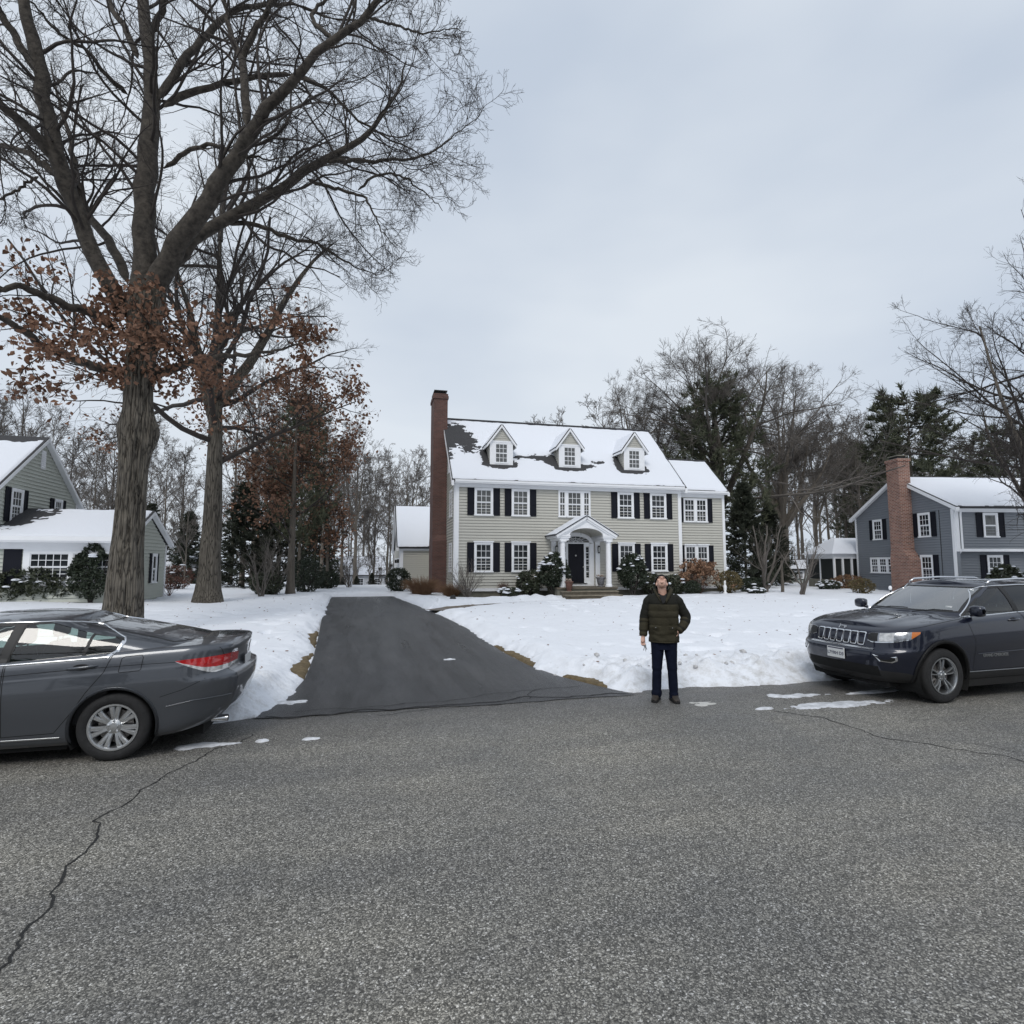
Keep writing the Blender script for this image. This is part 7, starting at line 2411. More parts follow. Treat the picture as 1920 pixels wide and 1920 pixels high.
for sg in (-1, 1):
    for k in range(3):
        cs.extract(11 + k, 'side_window', G_SED, push=-.004, side=sg)
    tag(cs.extract(15, 'window_frame', M_BLACKP, push=-.001, side=sg), kind='stuff')
    d = cs.extract(21, 'door', M_GREYP, side=sg)
    d2 = cs.extract(22, 'door', M_GREYP, side=sg)
    for dd, hx, hz in ((d, 1.10, .925), (d2, .20, .875)):
        hp, hn = cs.hit(hx, hz, sg)
        b = MB()
        rows = []
        for t in np.linspace(-1, 1, 13):
            q = cs.hit(hx + t * .135, hz + t * .012, sg)[0]
            out = .040 * (1 - abs(t) ** 3.0)
            ht = .016 * (1 - .4 * t * t) * (1 if abs(t) < .95 else .4)
            rows.append([(q.x, q.y + sg * (out - .006), q.z - ht), (q.x, q.y + sg * (out + .006), q.z - ht * .4), (q.x, q.y + sg * (out + .006), q.z + ht * .6), (q.x, q.y + sg * (out - .008), q.z + ht)])
        b.grid(np.array(rows)).build('door_handle', M_GREYP, dd, True)
        pr = MB()
        ring = []
        for a in np.linspace(0, 2 * PI, 20, endpoint=False):
            q, n = cs.hit(hx + .075 * math.cos(a) - .01, hz + .03 * math.sin(a), sg)
            ring.append(tuple(q + n * .002))
        pr.add(ring, [list(range(20))]).build('handle_recess', M_GAP, dd)
    cs.ribbon(doorR + [doorR[0]], .006, 'shut_line', M_GAP, side=sg)
    cs.ribbon(doorF + [doorF[0]], .006, 'shut_line', M_GAP, side=sg)
    cs.ribbon(frame_all[:4], .017, 'belt_chrome', M_CHROME, side=sg, thick=.006)
    cs.ribbon(frame_all[4:], .017, 'window_chrome', M_CHROME, side=sg, thick=.006)
    cs.ribbon([(1.30, 1.012), (1.36, 1.06), (1.395, 1.15)], .040, 'quarter_chrome', M_CHROME, side=sg, thick=.006)
    cs.ribbon([(-.9, .855), (.42, .868), (1.0, .905), (1.6, .930), (1.97, .938)], .005, 'crease', M_GAP, side=sg, lift=.0008)
    # pillars between the panes
    cs.ribbon([(.385, .965), (.455, 1.34)], .062, 'door_pillar', M_BLACKP, side=sg, lift=.002)
    # fuel flap
    rr = [(1.42, .87), (1.43, .86), (1.60, .872), (1.615, .885), (1.625, 1.0), (1.61, 1.022), (1.46, 1.012), (1.435, .995), (1.42, .88)]
    if sg == -1: cs.ribbon(rr, .006, 'fuel_flap_line', M_GAP, side=sg, closed=True, dens=.02)
    lip(cs, 1.40, .325, .388, M_GREYP, .03, .010)
    lip(cs, -1.40, .325, .388, M_GREYP, .03, .010)
    cs.ribbon([(-.95, .262), (0, .262), (.95, .262)], .016, 'sill_trim', M_CHROME if sg == 0 else M_ALLOY2, side=sg, thick=.004)
    cs.ribbon([(1.86, .50), (2.1, .545), (2.3, .555), (2.42, .55)], .010, 'bumper_crease', M_GREYP, side=sg, thick=.006)
    cs.ribbon([(1.80, .60), (2.0, .66), (2.15, .73), (2.2, .76)], .005, 'bumper_gap', M_GAP, side=sg)
cs.extract(14, 'rear_window', G_WIND, push=-.003)
cs.extract(16, 'windscreen', G_WIND, push=-.003)
cs.ribbon([(-.60, 1.115), (-.50, 1.315), (.50, 1.315), (.60, 1.115), (-.60, 1.115)], .022, 'rear_window_seal', M_BLACKP, side=1, axis='x', lift=.002)
wells(cs, (1.40, -1.40), .905, .55, .395, .325)
# lights wrap from the flank onto the tail
cols = np.arange(SP.shape[1])
jx = lambda x, lv: int(np.argmin(np.abs(SP[lv, :, 0] - x) + (np.abs(SP[lv, :, 1]) < .6) * 9 + (cols > 70) * 9))
for sg in (-1, 1):
    jt = jx(1.93, 35)
    js = list(np.linspace(jt, 7.5, 26))
    n = len(js)
    lv = lambda f: np.interp(f, fi, np.arange(len(fi)))
    k = np.linspace(0, 1, n)
    hi = lv(np.interp(k, [0, .05, .35, .75, 1], [.845, .85, .855, .858, .835]))
    mid = lv(np.interp(k, [0, .05, .30, .45, 1], [.842, .82, .735, .715, .72]))
    lo = lv(np.interp(k, [0, .05, .30, .42, .75, 1], [.840, .812, .690, .640, .655, .70]))
    for nm, a, b, m_ in (('tail_light', mid, hi, M_RED), ('reversing_light', lo, mid, M_CLEAR)):
        G_ = skin_patch(SP, js, a, b, .006)
        G_[..., 1] *= -sg
        o = MB().grid(G_).build(nm, m_, SED, True)
    # dark boot-lid gap beside the lamp
    cs.ribbon([(sg * .60, .70), (sg * .62, .80), (sg * .66, .93), (sg * .72, 1.06)], .006, 'boot_gap', M_GAP, side=1, axis='x', dens=.02)
# plate, badge, lettering on the boot
def on_tail(y, z): return cs.hit(y, z, 1, 'x')[0]
p = on_tail(0, .80)
MB().box(p.x + .002, -.16, .735, p.x + .010, .16, .885).build('number_plate', M_PLATE, SED, bevel=.003)
p = on_tail(0, .985)
text_mesh('H', .075, M_CHROME, SED, (p.x + .006, 0, .99), (R(80), 0, R(90)), 'boot_emblem', .003, .004)
p = on_tail(-.58, .985)
text_mesh('ACCORD', .045, M_CHROME, SED, (p.x + .012, -.50, .985), (R(88), 0, R(76)), 'boot_lettering', .002, .001)
p = on_tail(-.52, .86)
text_mesh('EX-L', .035, M_CHROME, SED, (p.x + .012, -.50, .855), (R(88), 0, R(74)), 'boot_lettering', .002, .001)
# exhaust, underbody
MB().lathe([(.030, 0), (.036, .0), (.036, .16), (.028, .16), (.028, .02)], (2.22, -.55, .275), 14, 'x').build('exhaust_tip', M_CHROME, SED, 40)
MB().box(-2.2, -.60, .135, 2.15, .60, .30).build('underbody', M_WELL, SED)
MB().box(-.98, -.80, .125, .98, .80, .25).build('floor_pan', M_WELL, SED)
for x in (1.40, -1.40):
    for sg in (-1, 1):
        wheel(SED, x, sg * .795, .328, .222, .215, M_ALLOY, 7, True, sg)
# cabin
cab = MB().box(-.95, -.76, .30, 1.62, .76, .34)
cab.box(1.30, -.70, .62, 2.0, .70, .98)
cab.box(-1.05, -.72, .55, -.55, .72, .90)
for sg in (-1, 1):
    cab.box(-.95, sg * .80, .34, 1.3, sg * .76, .90)
cab.build('cabin', M_SEAT, SED, bevel=.03)
for y in (-.37, .37):
    seat(SED, .02, y, .50, M_SEAT, z=.46, h=.60)
    seat(SED, .92, y, .54, M_SEAT, z=.46, h=.56)
sw = MB().tube([(-.42 + .05 * math.cos(a), -.37 + .18 * math.sin(a), .86 + .17 * math.cos(a)) for a in np.linspace(0, 2 * PI, 25)], .015, 8, cap=False)
sw.tube([(-.42, -.37, .86), (-.62, -.37, .76)], .03, 8)
sw.build('steering_wheel', M_BLACKP, SED, True)
for sg in (-1, 1):                                     # door mirrors
    b = MB().lathe([(.0, -.03), (.06, -.02), (.085, .03), (.085, .10), (.07, .11)], (-.78, sg * .95, 1.0), 14, 'x')
    b.tube([(-.70, sg * .83, .97), (-.70, sg * .92, .99)], .02, 8)
    b.build('door_mirror', M_GREYP, SED, 40)
# nose lamps (not in view from the street side)
for sg in (-1, 1):
    js = list(np.linspace(SP.shape[1] - 9, SP.shape[1] - 30, 18)); n = len(js); k = np.linspace(0, 1, n)
    G_ = skin_patch(SP, js, np.interp(np.interp(k, [0, 1], [.66, .80]), fi, np.arange(len(fi))), np.interp(np.interp(k, [0, 1], [.86, .90]), fi, np.arange(len(fi))), .006)
    G_[..., 1] *= -sg
    MB().grid(G_).build('headlight', M_HEAD, SED, True)
cs.bm.free()
# ------------------------------------------------------------------ navy SUV
SUV = empty('parked_suv', (9.36, 7.40, 0.0), R(2.0), 'dark navy SUV with a seven-slot grille parked at the snow bank', 'car')
cv_ = Car(SUV)
uv_zt = lambda x: pchip([-2.5, -2.2, -1.8, -1.2, -.85, 0, 1, 2, 2.5], [.965, 1.02, 1.075, 1.14, 1.165, 1.205, 1.245, 1.28, 1.29], x)
uv_zb = lambda x: pchip([-2.5, -2.2, -1.95, -1.0, 1.0, 1.9, 2.2, 2.5], [.27, .255, .28, .30, .30, .30, .36, .40], x)
UL = np.array([  # f, half width, tail x, nose x, nose corner rx, ry
    (.0, .88, 2.36, -2.16, .46, .50), (.05, .90, 2.40, -2.23, .46, .50), (.12, .915, 2.43, -2.29, .48, .50), (.24, .930, 2.44, -2.335, .50, .50), (.38, .945, 2.44, -2.36, .52, .50),
    (.50, .958, 2.43, -2.370, .52, .50), (.585, .962, 2.42, -2.365, .52, .50), (.615, .962, 2.41, -2.335, .52, .48), (.66, .961, 2.40, -2.315, .52, .48), (.78, .955, 2.38, -2.30, .52, .48),
    (.86, .948, 2.36, -2.285, .52, .48), (.92, .938, 2.35, -2.262, .52, .47), (.965, .915, 2.34, -2.225, .52, .46), (1.0, .878, 2.32, -2.165, .52, .46)])
fu = np.unique(np.concatenate([np.linspace(0, 1, 46), UL[:, 0]]))
UI = np.stack([pchip(UL[:, 0], UL[:, k], fu) for k in range(1, 6)], -1)
UP = []
for f, (w, xr, xf, rx, ry) in zip(fu, UI):
    o = car_outline(xr, xf, w, .10, .13, (.30, .28), (rx, ry), lambda x: 1 - .03 * sstep(1.4, 2.4, x) - .02 * sstep(-1.5, -2.3, x))
    zb_, zt_ = uv_zb(o[:, 0]), uv_zt(o[:, 0])
    UP.append(np.c_[o, zb_ + (zt_ - zb_) * f])
UP = np.array(UP)
cv_.surf(UP, 1)
top = UP[-1]
UD = np.array([np.c_[top[:, 0], top[:, 1] * (1 - t), top[:, 2] + (.030 + .030 * sstep(-.6, -1.6, top[:, 0])) * (1 - (1 - t) ** 2.4) * sstep(0, .3, np.abs(top[:, 1]))] for t in np.linspace(0, 1, 18)])
# two shallow ridges along the bonnet
UD[..., 2] += .014 * np.exp(-((np.abs(UD[..., 1]) - .50) / .07) ** 2) * sstep(-2.25, -1.7, UD[..., 0]) * (UD[..., 0] < -.7)
cv_.surf(UD, 2)
uroof = lambda x: pchip([-1, -.25, .5, 1.2, 2.4], [1.58, 1.615, 1.64, 1.63, 1.58], x)
UG = []
for g in np.linspace(0, 1, 26):
    w = .862 - .165 * g + .030 * math.sin(PI * g)
    xr = 2.30 - .30 * g
    xf = -1.08 + .86 * g - .04 * math.sin(PI * g)
    o = car_outline(xr, xf, w, .06, .17, (.22, .24), (.36, .36), lambda x: 1 - .04 * sstep(1.2, 2.3, x) - .03 * sstep(0, -1, x))
    z0 = uv_zt(o[:, 0]) - .012 + .02 * sstep(.8, 0, np.abs(o[:, 1]))
    UG.append(np.c_[o, z0 + (uroof(np.clip(o[:, 0], -.3, 2.2)) - z0) * g])
UG = np.array(UG)
cv_.surf(UG, 3)
top = UG[-1]
UR = np.array([np.c_[top[:, 0], top[:, 1] * (1 - t), top[:, 2] + .065 * (1 - (1 - t) ** 2) * np.minimum(1, np.abs(top[:, 1]) / .35)] for t in np.linspace(0, 1, 12)])
cv_.surf(UR, 4)
cv_.weld()
uwF = [(-.80, 1.185), (.14, 1.232), (.04, 1.585), (-.10, 1.578), (-.25, 1.535), (-.46, 1.40)]
uwR = [(.235, 1.238), (1.12, 1.268), (1.20, 1.30), (1.16, 1.595), (.5, 1.610), (.135, 1.592)]
uwQ = [(1.27, 1.30), (1.92, 1.345), (1.80, 1.57), (1.23, 1.592)]
uframe = [(-.86, 1.172), (.18, 1.222), (1.15, 1.255), (1.98, 1.325), (1.86, 1.595), (1.2, 1.618), (.5, 1.628), (0, 1.612), (-.14, 1.595), (-.30, 1.545), (-.52, 1.40)]
for sg in (-1, 1):
    for k, p in enumerate((uwF, uwR, uwQ)):
        cv_.cut(p, 'y', sg, 11 + k, src=(3,), cond=lambda c, n: abs(n.y) > .45)
    cv_.cut(uframe, 'y', sg, 15, src=(3,), cond=lambda c, n: abs(n.y) > .45)
    for cx in (-1.457, 1.457):
        cv_.cut(arch_poly(cx, .375, .455), 'y', sg, 9, src=(1,), cond=lambda c, n: abs(c.y) > .55)
    udF = [(-.88, .42), (.22, .43), (.225, 1.0), (.19, 1.24), (-.97, 1.24), (-.90, 1.0), (-.84, .85)]
    udR = [(.235, .43), (.95, .44), (1.10, .80), (1.20, 1.02), (1.20, 1.29), (.205, 1.24), (.24, 1.0)]
    cv_.cut(udF, 'y', sg, 22, src=(1,)); cv_.cut(udR, 'y', sg, 21, src=(1,))
    # black cladding along the sill and round the nose
    cv_.cut([(-2.6, .15), (2.6, .15), (2.6, .50), (1.95, .42), (1.0, .405), (-1.0, .405), (-1.92, .40), (-2.05, .43), (-2.6, .47)], 'y', sg, 30, src=(1,))
cv_.cut([(-.72, 1.235), (.72, 1.235), (.62, 1.585), (-.62, 1.585)], 'x', -1, 16, src=(3,), cond=lambda c, n: c.x < -.1 and n.x < -.2)
cv_.cut([(-.66, 1.32), (.66, 1.32), (.56, 1.58), (-.56, 1.58)], 'x', 1, 14, src=(3,), cond=lambda c, n: c.x > 1.7 and n.x > .3)
for f in cv_.bm.faces:
    c = f.calc_center_median()
    if f[cv_.src] == 2 and -.90 < c.x < 2.0 and abs(c.y) < .80: f[cv_.lay] = 9
cv_.largest(14); cv_.largest(16)
cv_.bm.verts.index_update(); cv_.bm.normal_update()
cv_.extract(0, 'body', M_NAVYP)
cv_.extract(30, 'lower_cladding', M_BLACKP)
for sg in (-1, 1):
    cv_.extract(11, 'side_window', G_SED, push=-.004, side=sg)
    cv_.extract(12, 'side_window', G_SUV, push=-.004, side=sg)
    cv_.extract(13, 'side_window', G_SUV, push=-.004, side=sg)
    tag(cv_.extract(15, 'window_frame', M_BLACKP, push=-.001, side=sg), kind='stuff')
    d = cv_.extract(22, 'door', M_NAVYP, side=sg); d2 = cv_.extract(21, 'door', M_NAVYP, side=sg)
    for dd, hx, hz in ((d, -.01, 1.125), (d2, .95, 1.165)):
        rows = []
        for t in np.linspace(-1, 1, 13):
            q = cv_.hit(hx + t * .12, hz + t * .008, sg)[0]
            out = .042 * (1 - abs(t) ** 3)
            ht = .016 * (1 if abs(t) < .95 else .4)
            rows.append([(q.x, q.y + sg * (out - .006), q.z - ht), (q.x, q.y + sg * (out + .006), q.z - ht * .4), (q.x, q.y + sg * (out + .006), q.z + ht * .6), (q.x, q.y + sg * (out - .008), q.z + ht)])
        MB().grid(np.array(rows)).build('door_handle', M_NAVYP, dd, True)
        ring = []
        for a in np.linspace(0, 2 * PI, 20, endpoint=False):
            q, n = cv_.hit(hx + .07 * math.cos(a), hz + .028 * math.sin(a), sg)
            ring.append(tuple(q + n * .002))
        MB().add(ring, [list(range(20))]).build('handle_recess', M_GAP, dd)
    cv_.ribbon(udF + [udF[0]], .006, 'shut_line', M_GAP, side=sg)
    cv_.ribbon(udR + [udR[0]], .006, 'shut_line', M_GAP, side=sg)
    cv_.ribbon(uframe[:4], .018, 'belt_chrome', M_CHROME, side=sg, thick=.006)
    cv_.ribbon(uframe[4:] + [uframe[0]], .016, 'window_chrome', M_CHROME, side=sg, thick=.006)
    cv_.ribbon([(.19, 1.225), (.09, 1.605)], .085, 'door_pillar', M_BLACKP, side=sg, lift=.002)
    cv_.ribbon([(-.80, .655), (-.3, .668), (.22, .680), (1.0, .70)], .012, 'door_crease', M_NAVYP, side=sg, thick=.006)
    cv_.ribbon([(-.95, .405), (0, .405), (1.0, .410)], .012, 'sill_trim', M_ALLOY2, side=sg, thick=.004)
    for cx in (-1.457, 1.457):
        lip(cv_, cx, .375, .478, M_BLACKP, .052, .022, 'wheel_arch_flare', -.12, PI + .12)
    h = cv_.hit(-.44, .625, sg)[0]
    # text faces outwards on either flank
    text_mesh('GRAND CHEROKEE', .058, M_ALLOY2, SUV, (-.44, h.y + sg * .004, .628), (R(90), 0, 0 if sg == -1 else PI), 'door_lettering', .002, .001)
cv_.extract(16, 'windscreen', G_WIND, push=-.003)
cv_.extract(14, 'rear_window', G_SUV, push=-.003)
cv_.ribbon([(-.72, 1.235), (-.62, 1.585), (.62, 1.585), (.72, 1.235), (-.72, 1.235)], .03, 'windscreen_seal', M_BLACKP, side=-1, axis='x', lift=.002)
wells(cv_, (-1.457, 1.457), .945, .55, .465, .375)
for x in (-1.457, 1.457):
    for sg in (-1, 1):
        wheel(SUV, x, sg * .815, .378, .250, .255, M_ALLOY2, 5, True, sg)
MB().box(-2.1, -.62, .20, 2.2, .62, .40).build('underbody', M_WELL, SUV)
MB().box(-.95, -.87, .19, .95, .87, .36).build('floor_pan', M_WELL, SUV)


def nose(y, z): return cv_.hit(y, z, -1, 'x')


# seven-slot grille: chrome ring and black slot each
for k in range(-3, 4):
    yc = k * .122
    z0, z1 = .785, .945
    hw0, hw1 = .040, .050
    def loop(e):
        pts = []
        for (sx, sz) in ((-1, -1), (1, -1), (1, 1), (-1, 1)):
            hw = (hw0 if sz < 0 else hw1) + e
            zc = (z0 - e) if sz < 0 else (z1 + e)
            for a in np.linspace(0, PI / 2, 5):
                base = {(-1, -1): PI, (1, -1): 1.5 * PI, (1, 1): 0, (-1, 1): .5 * PI}[(sx, sz)]
                rr = .014 + e
                pts.append((yc + sx * (hw - rr) + rr * math.cos(base + a), zc - sz * rr + rr * math.sin(base + a)))
        return pts
    def lay3(pts, off):
        out = []
        for y, z in pts:
            h = nose(y, z)
            out.append((h[0].x - off, y, z))
        return out
    A_, B_, C_, D_3 = lay3(loop(.016), -.004), lay3(loop(.013), .012), lay3(loop(.003), .013), lay3(loop(.0), -.001)
    n = len(A_)
    mb_ = MB().add(A_ + B_ + C_ + D_3, [(r_ * n + i, r_ * n + (i + 1) % n, (r_ + 1) * n + (i + 1) % n, (r_ + 1) * n + i) for r_ in range(3) for i in range(n)])
    g_ = mb_.build('grille_slot', M_CHROME, SUV, 50)
    MB().add(lay3(loop(.001), .002), [list(range(n))]).build('slot_mesh', M_GAP, g_)
# lamps: front part and side marker
lvu = lambda f: np.interp(f, fu, np.arange(len(fu)))
ncol = UP.shape[1]
lv80 = int(lvu(.8))
def col_y(y): return ncol - 1 - int(np.argmin(np.abs(np.abs(UP[lv80, ::-1, 1]) - y)[:40]))
def col_x(x):
    sidecols = np.arange(40, ncol - 8)
    return int(sidecols[np.argmin(np.abs(UP[lv80, sidecols, 0] - x))])
jA, jB, jC = col_y(.475), col_x(-1.97), col_x(-1.84)
for sg in (-1, 1):
    js = list(np.linspace(jA, jB, 24)); k = np.linspace(0, 1, 24)
    lo = lvu(np.interp(k, [0, .15, .7, 1], [.79, .765, .775, .80])); hi = lvu(np.interp(k, [0, .1, .6, 1], [.905, .925, .925, .915]))
    def patch3(js, lo, hi, lift):
        G_ = skin_patch(UP, js, lo, hi, lift); G_[..., 1] *= -sg
        return MB().grid(G_)
    hl = patch3(js, lo, hi, .005).build('headlight', M_HEAD, SUV, True)
    # dark bezel, bright projector and chrome edge
    js2 = list(np.linspace(jA + (jB - jA) * .30, jA + (jB - jA) * .62, 8))
    k2 = np.linspace(.30, .62, 8)
    patch3(js2, np.interp(k2, k, lo) + .8, np.interp(k2, k, hi) - .8, .008).build('projector', M_CLEAR, hl, True)
    js3 = list(np.linspace(jA, jA + (jB - jA) * .26, 8)); k3 = np.linspace(0, .26, 8)
    patch3(js3, np.interp(k3, k, lo) + .5, np.interp(k3, k, hi) - .5, .008).build('lamp_bezel', M_BLACKP, hl, True)
    js4 = list(np.linspace(jB, jC, 8)); k4 = np.linspace(0, 1, 8)
    patch3(js4, lvu(np.interp(k4, [0, 1], [.80, .875])), lvu(np.interp(k4, [0, 1], [.915, .905])), .005).build('side_marker', M_AMBER, SUV, True)
    patch3(list(np.linspace(jA, jB, 24)), lo - .55, lo, .008).build('lamp_chrome', M_CHROME, SUV, True)
    # fog lamp: chrome wedge round a black pocket
    fy0, fy1 = .57, .76
    pts = [(fy0, .665), (fy1 + .06, .655), (fy1 + .06, .60), (fy1 + .01, .565), (fy0 + .08, .575)]
    q = [nose(sg * y, z) for y, z in pts]
    ring_o = [tuple(h[0] + h[1] * .006) for h in q]
    cy_, cz_ = np.mean([p[0] for p in pts]), np.mean([p[1] for p in pts])
    q2 = [nose(sg * (cy_ + (y - cy_) * .80), cz_ + (z - cz_) * .68) for y, z in pts]
    ring_i = [tuple(h[0] + h[1] * .010) for h in q2]
    fo = MB().add(ring_o + ring_i, [(i, (i + 1) % 5, 5 + (i + 1) % 5, 5 + i) for i in range(5)]).build('fog_lamp', M_CHROME, SUV)
    MB().add([tuple(h[0] + h[1] * .007) for h in q2], [list(range(5))]).build('fog_pocket', M_GAP, fo)
# lower grille, plate, badge
rows = [[tuple(nose(y, z)[0] + Vector((-.004, 0, 0))) for y in np.linspace(-.62, .62, 21)] for z in np.linspace(.36, .50, 5)]
MB().grid(np.array(rows)).build('lower_grille', M_GAP, SUV)
rows = [[tuple(nose(y, z)[0] + Vector((-.006, 0, 0))) for y in np.linspace(-.56, .56, 21)] for z in (.725, .737, .748)]
MB().grid(np.array(rows)).build('grille_sill', M_CHROME, SUV, True)
px_ = nose(0, .62)[0].x
MB().box(px_ - .022, -.155, .540, px_ - .008, .155, .695).build('number_plate', M_PLATE, SUV, bevel=.004)
MB().box(px_ - .0235, -.14, .672, px_ - .0225, .14, .690).build('plate_band', M_PTXT, SUV)
text_mesh('L7YRH D3', .066, M_PTXT, SUV, (px_ - .024, 0, .605), (R(90), 0, R(-90)), 'plate_lettering', .001, .001)
hj = nose(0, 1.0)
text_mesh('Jeep', .075, M_CHROME, SUV, (hj[0].x - .008, 0, 1.005), (R(58), 0, R(-90)), 'bonnet_badge', .003, .003)
# roof rails, mirrors, wipers
for sg in (-1, 1):
    MB().tube([(-.05, sg * .62, 1.645), (.05, sg * .62, 1.69), (.6, sg * .625, 1.715), (1.5, sg * .62, 1.70), (1.7, sg * .615, 1.65)], .018, 8).build('roof_rail', M_CHROME, SUV, True)
    b = MB()
    rows = []
    for t, wx, wz in ((-1, .3, .3), (-.8, .85, .85), (-.3, 1, 1), (.4, 1, 1), (.85, .9, .85), (1, .5, .45)):
        yy = sg * (.965 + t * .095)
        rows.append([(-.78 + .070 * wx * math.copysign(abs(math.cos(a)) ** .6, math.cos(a)) - .0, yy, 1.265 + .080 * wz * math.copysign(abs(math.sin(a)) ** .6, math.sin(a))) for a in np.linspace(0, 2 * PI, 21)])
    b.grid(np.array(rows))
    b.tube([(-.76, sg * .86, 1.20), (-.78, sg * .97, 1.225)], .026, 8)
    b.build('door_mirror', M_NAVYP, SUV, True)
    MB().tube([(-1.13, sg * .35 + .1, 1.215), (-1.0, sg * .35 - .15, 1.262), (-.99, sg * .35 - .42, 1.262)], .008, 6).build('wiper', M_BLACKP, SUV, True)
# stickers in the windscreen corner
for z_, w_ in ((1.30, .05), (1.545, .035)):
    h = nose(-.56, z_)
    MB().add([tuple(h[0] + Vector((-.003, -w_, -.012))), tuple(h[0] + Vector((-.003, w_, -.012))), tuple(h[0] + Vector((.010, w_, .012))), tuple(h[0] + Vector((.010, -w_, .012)))], [(0, 1, 2, 3)]).build('sticker', M_PLATE, SUV)
# hood shut line
cv_.ribbon([(-2.02, .985), (-1.92, 1.035), (-1.6, 1.085), (-1.19, 1.135), (-.98, 1.155)], .006, 'bonnet_gap', M_GAP, side=-1)
cv_.ribbon([(-2.02, .985), (-1.92, 1.035), (-1.6, 1.085), (-1.19, 1.135), (-.98, 1.155)], .006, 'bonnet_gap', M_GAP, side=1)
# tail lamps
for sg in (-1, 1):
    js = list(np.linspace(30, 9, 16)); k = np.linspace(0, 1, 16)
    G_ = skin_patch(UP, js, lvu(np.interp(k, [0, 1], [.80, .76])), lvu(np.interp(k, [0, 1], [.93, .92])), .006); G_[..., 1] *= -sg
    MB().grid(G_).build('tail_light', M_RED, SUV, True)
# cabin
cab = MB().box(-.9, -.80, .42, 2.1, .80, .46)
cab.box(-.98, -.76, .75, -.60, .76, 1.14)
for sg in (-1, 1): cab.box(-.9, sg * .86, .46, 2.0, sg * .82, 1.14)
cab.box(1.5, -.75, .46, 2.1, .75, 1.12)
cab.build('cabin', M_SEAT, SUV, bevel=.03)
for y in (-.40, .40):
    seat(SUV, .05, y, .54, M_SEATL, z=.66, h=.60)
    seat(SUV, .98, y, .58, M_SEATL, z=.66, h=.56)
sw = MB().tube([(-.40 + .05 * math.cos(a), -.40 + .19 * math.sin(a), 1.05 + .18 * math.cos(a)) for a in np.linspace(0, 2 * PI, 25)], .016, 8, cap=False)
sw.tube([(-.40, -.40, 1.05), (-.62, -.40, .95)], .03, 8)
sw.build('steering_wheel', M_BLACKP, SUV, True)
MB().box(-.30, -.12, 1.50, -.26, .12, 1.56).build('mirror_inside', M_BLACKP, SUV, bevel=.01)
cv_.bm.free()
# ================================================================== the man looking up
M_SKIN = mat('skin', (.60, .37, .29), .55, var=.10, vscale=20)
M_JACK = mat('olive_quilted_nylon', (.034, .030, .018), .8, var=.25, vscale=9, bump=.006, bscale=35, spec=.25)
M_YOKE = mat('black_olive_nylon', (.013, .013, .010), .8, bump=.005, bscale=35, spec=.25)
M_JEAN = mat('dark_denim', (.0035, .0055, .015), .9, col2=(.007, .010, .024), vscale=14, bump=.001, bscale=220, spec=.15)
M_BOOT = mat('worn_leather_boot', (.028, .022, .018), .6, var=.3, vscale=16, bump=.003, bscale=40)
M_SOLE = mat('boot_sole', (.010, .010, .010), .8)
M_KNIT = mat('black_knit', (.010, .010, .011), .95, bump=.004, bscale=150)
M_SHIRT = mat('black_shirt', (.012, .012, .013), .9)
MAN = empty('person', (4.20, 7.52, 0.0), R(-27), 'person in dark olive puffer jacket and jeans looking up, keys in hand', 'person')


def ring_loft(rows, n=28, power=1.0):
    """rows: (cx, cy, cz, rx, ry[, tilt]) elliptical rings"""
    out = []
    for r_ in rows:
        cx, cy, cz, rx, ry = r_[:5]
        ring = []
        for a in np.linspace(0, 2 * PI, n + 1):
            c, s = math.cos(a), math.sin(a)
            c = math.copysign(abs(c) ** power, c); s = math.copysign(abs(s) ** power, s)
            ring.append((cx + rx * c, cy + ry * s, cz))
        out.append(ring)
    return np.array(out)


def limb_tube(mb_, pts, rad, n=16):
    mb_.tube(pts, rad, n)


def ellip(mb_, c, r, n=14, m=9, rot=None):
    vs, fs = [], []
    for i in range(m + 1):
        t = PI * i / m
        for k in range(n):
            a = 2 * PI * k / n
            p = Vector((r[0] * math.sin(t) * math.cos(a), r[1] * math.sin(t) * math.sin(a), r[2] * math.cos(t)))
            if rot is not None: p = rot @ p
            vs.append((c[0] + p.x, c[1] + p.y, c[2] + p.z))
    for i in range(m):
        for k in range(n):
            fs.append((i * n + k, (i + 1) * n + k, (i + 1) * n + (k + 1) % n, i * n + (k + 1) % n))
    mb_.add(vs, fs)


# --- body: overlapping volumes fused into one skin
bd = MB()
HC = Vector((-.012, .035, 1.668))                        # head centre
HT = Matrix.Rotation(R(-60), 3, 'X')


def hp(x, y, z): return tuple(HC + HT @ Vector((x, y, z)))


ellip(bd, tuple(HC + HT @ Vector((0, .012, .015))), (.076, .095, .105), 20, 14, HT)   # skull
ellip(bd, hp(0, -.028, -.055), (.058, .060, .062), 16, 10, HT)                          # jaw
ellip(bd, hp(0, -.075, -.098), (.024, .020, .018), 10, 8, HT)                           # chin
ellip(bd, hp(0, -.088, .018), (.050, .018, .014), 10, 8, HT)                            # brow
ellip(bd, hp(0, -.104, -.022), (.0145, .020, .018), 10, 8, HT)                          # nose
ellip(bd, hp(0, -.094, .000), (.0095, .014, .024), 10, 8, HT)                           # bridge
ellip(bd, hp(0, -.090, -.062), (.026, .012, .010), 10, 8, HT)                           # lips
for sx in (-1, 1):
    ellip(bd, hp(sx * .077, .012, -.012), (.010, .022, .032), 8, 8, HT)                 # ears
    ellip(bd, hp(sx * .042, -.072, -.028), (.024, .020, .022), 10, 8, HT)               # cheeks
bd.tube([(0, .05, 1.42), (-.004, .045, 1.50), (-.010, .035, 1.58), (-.012, .035, 1.64)], [.075, .063, .060, .062], 16)
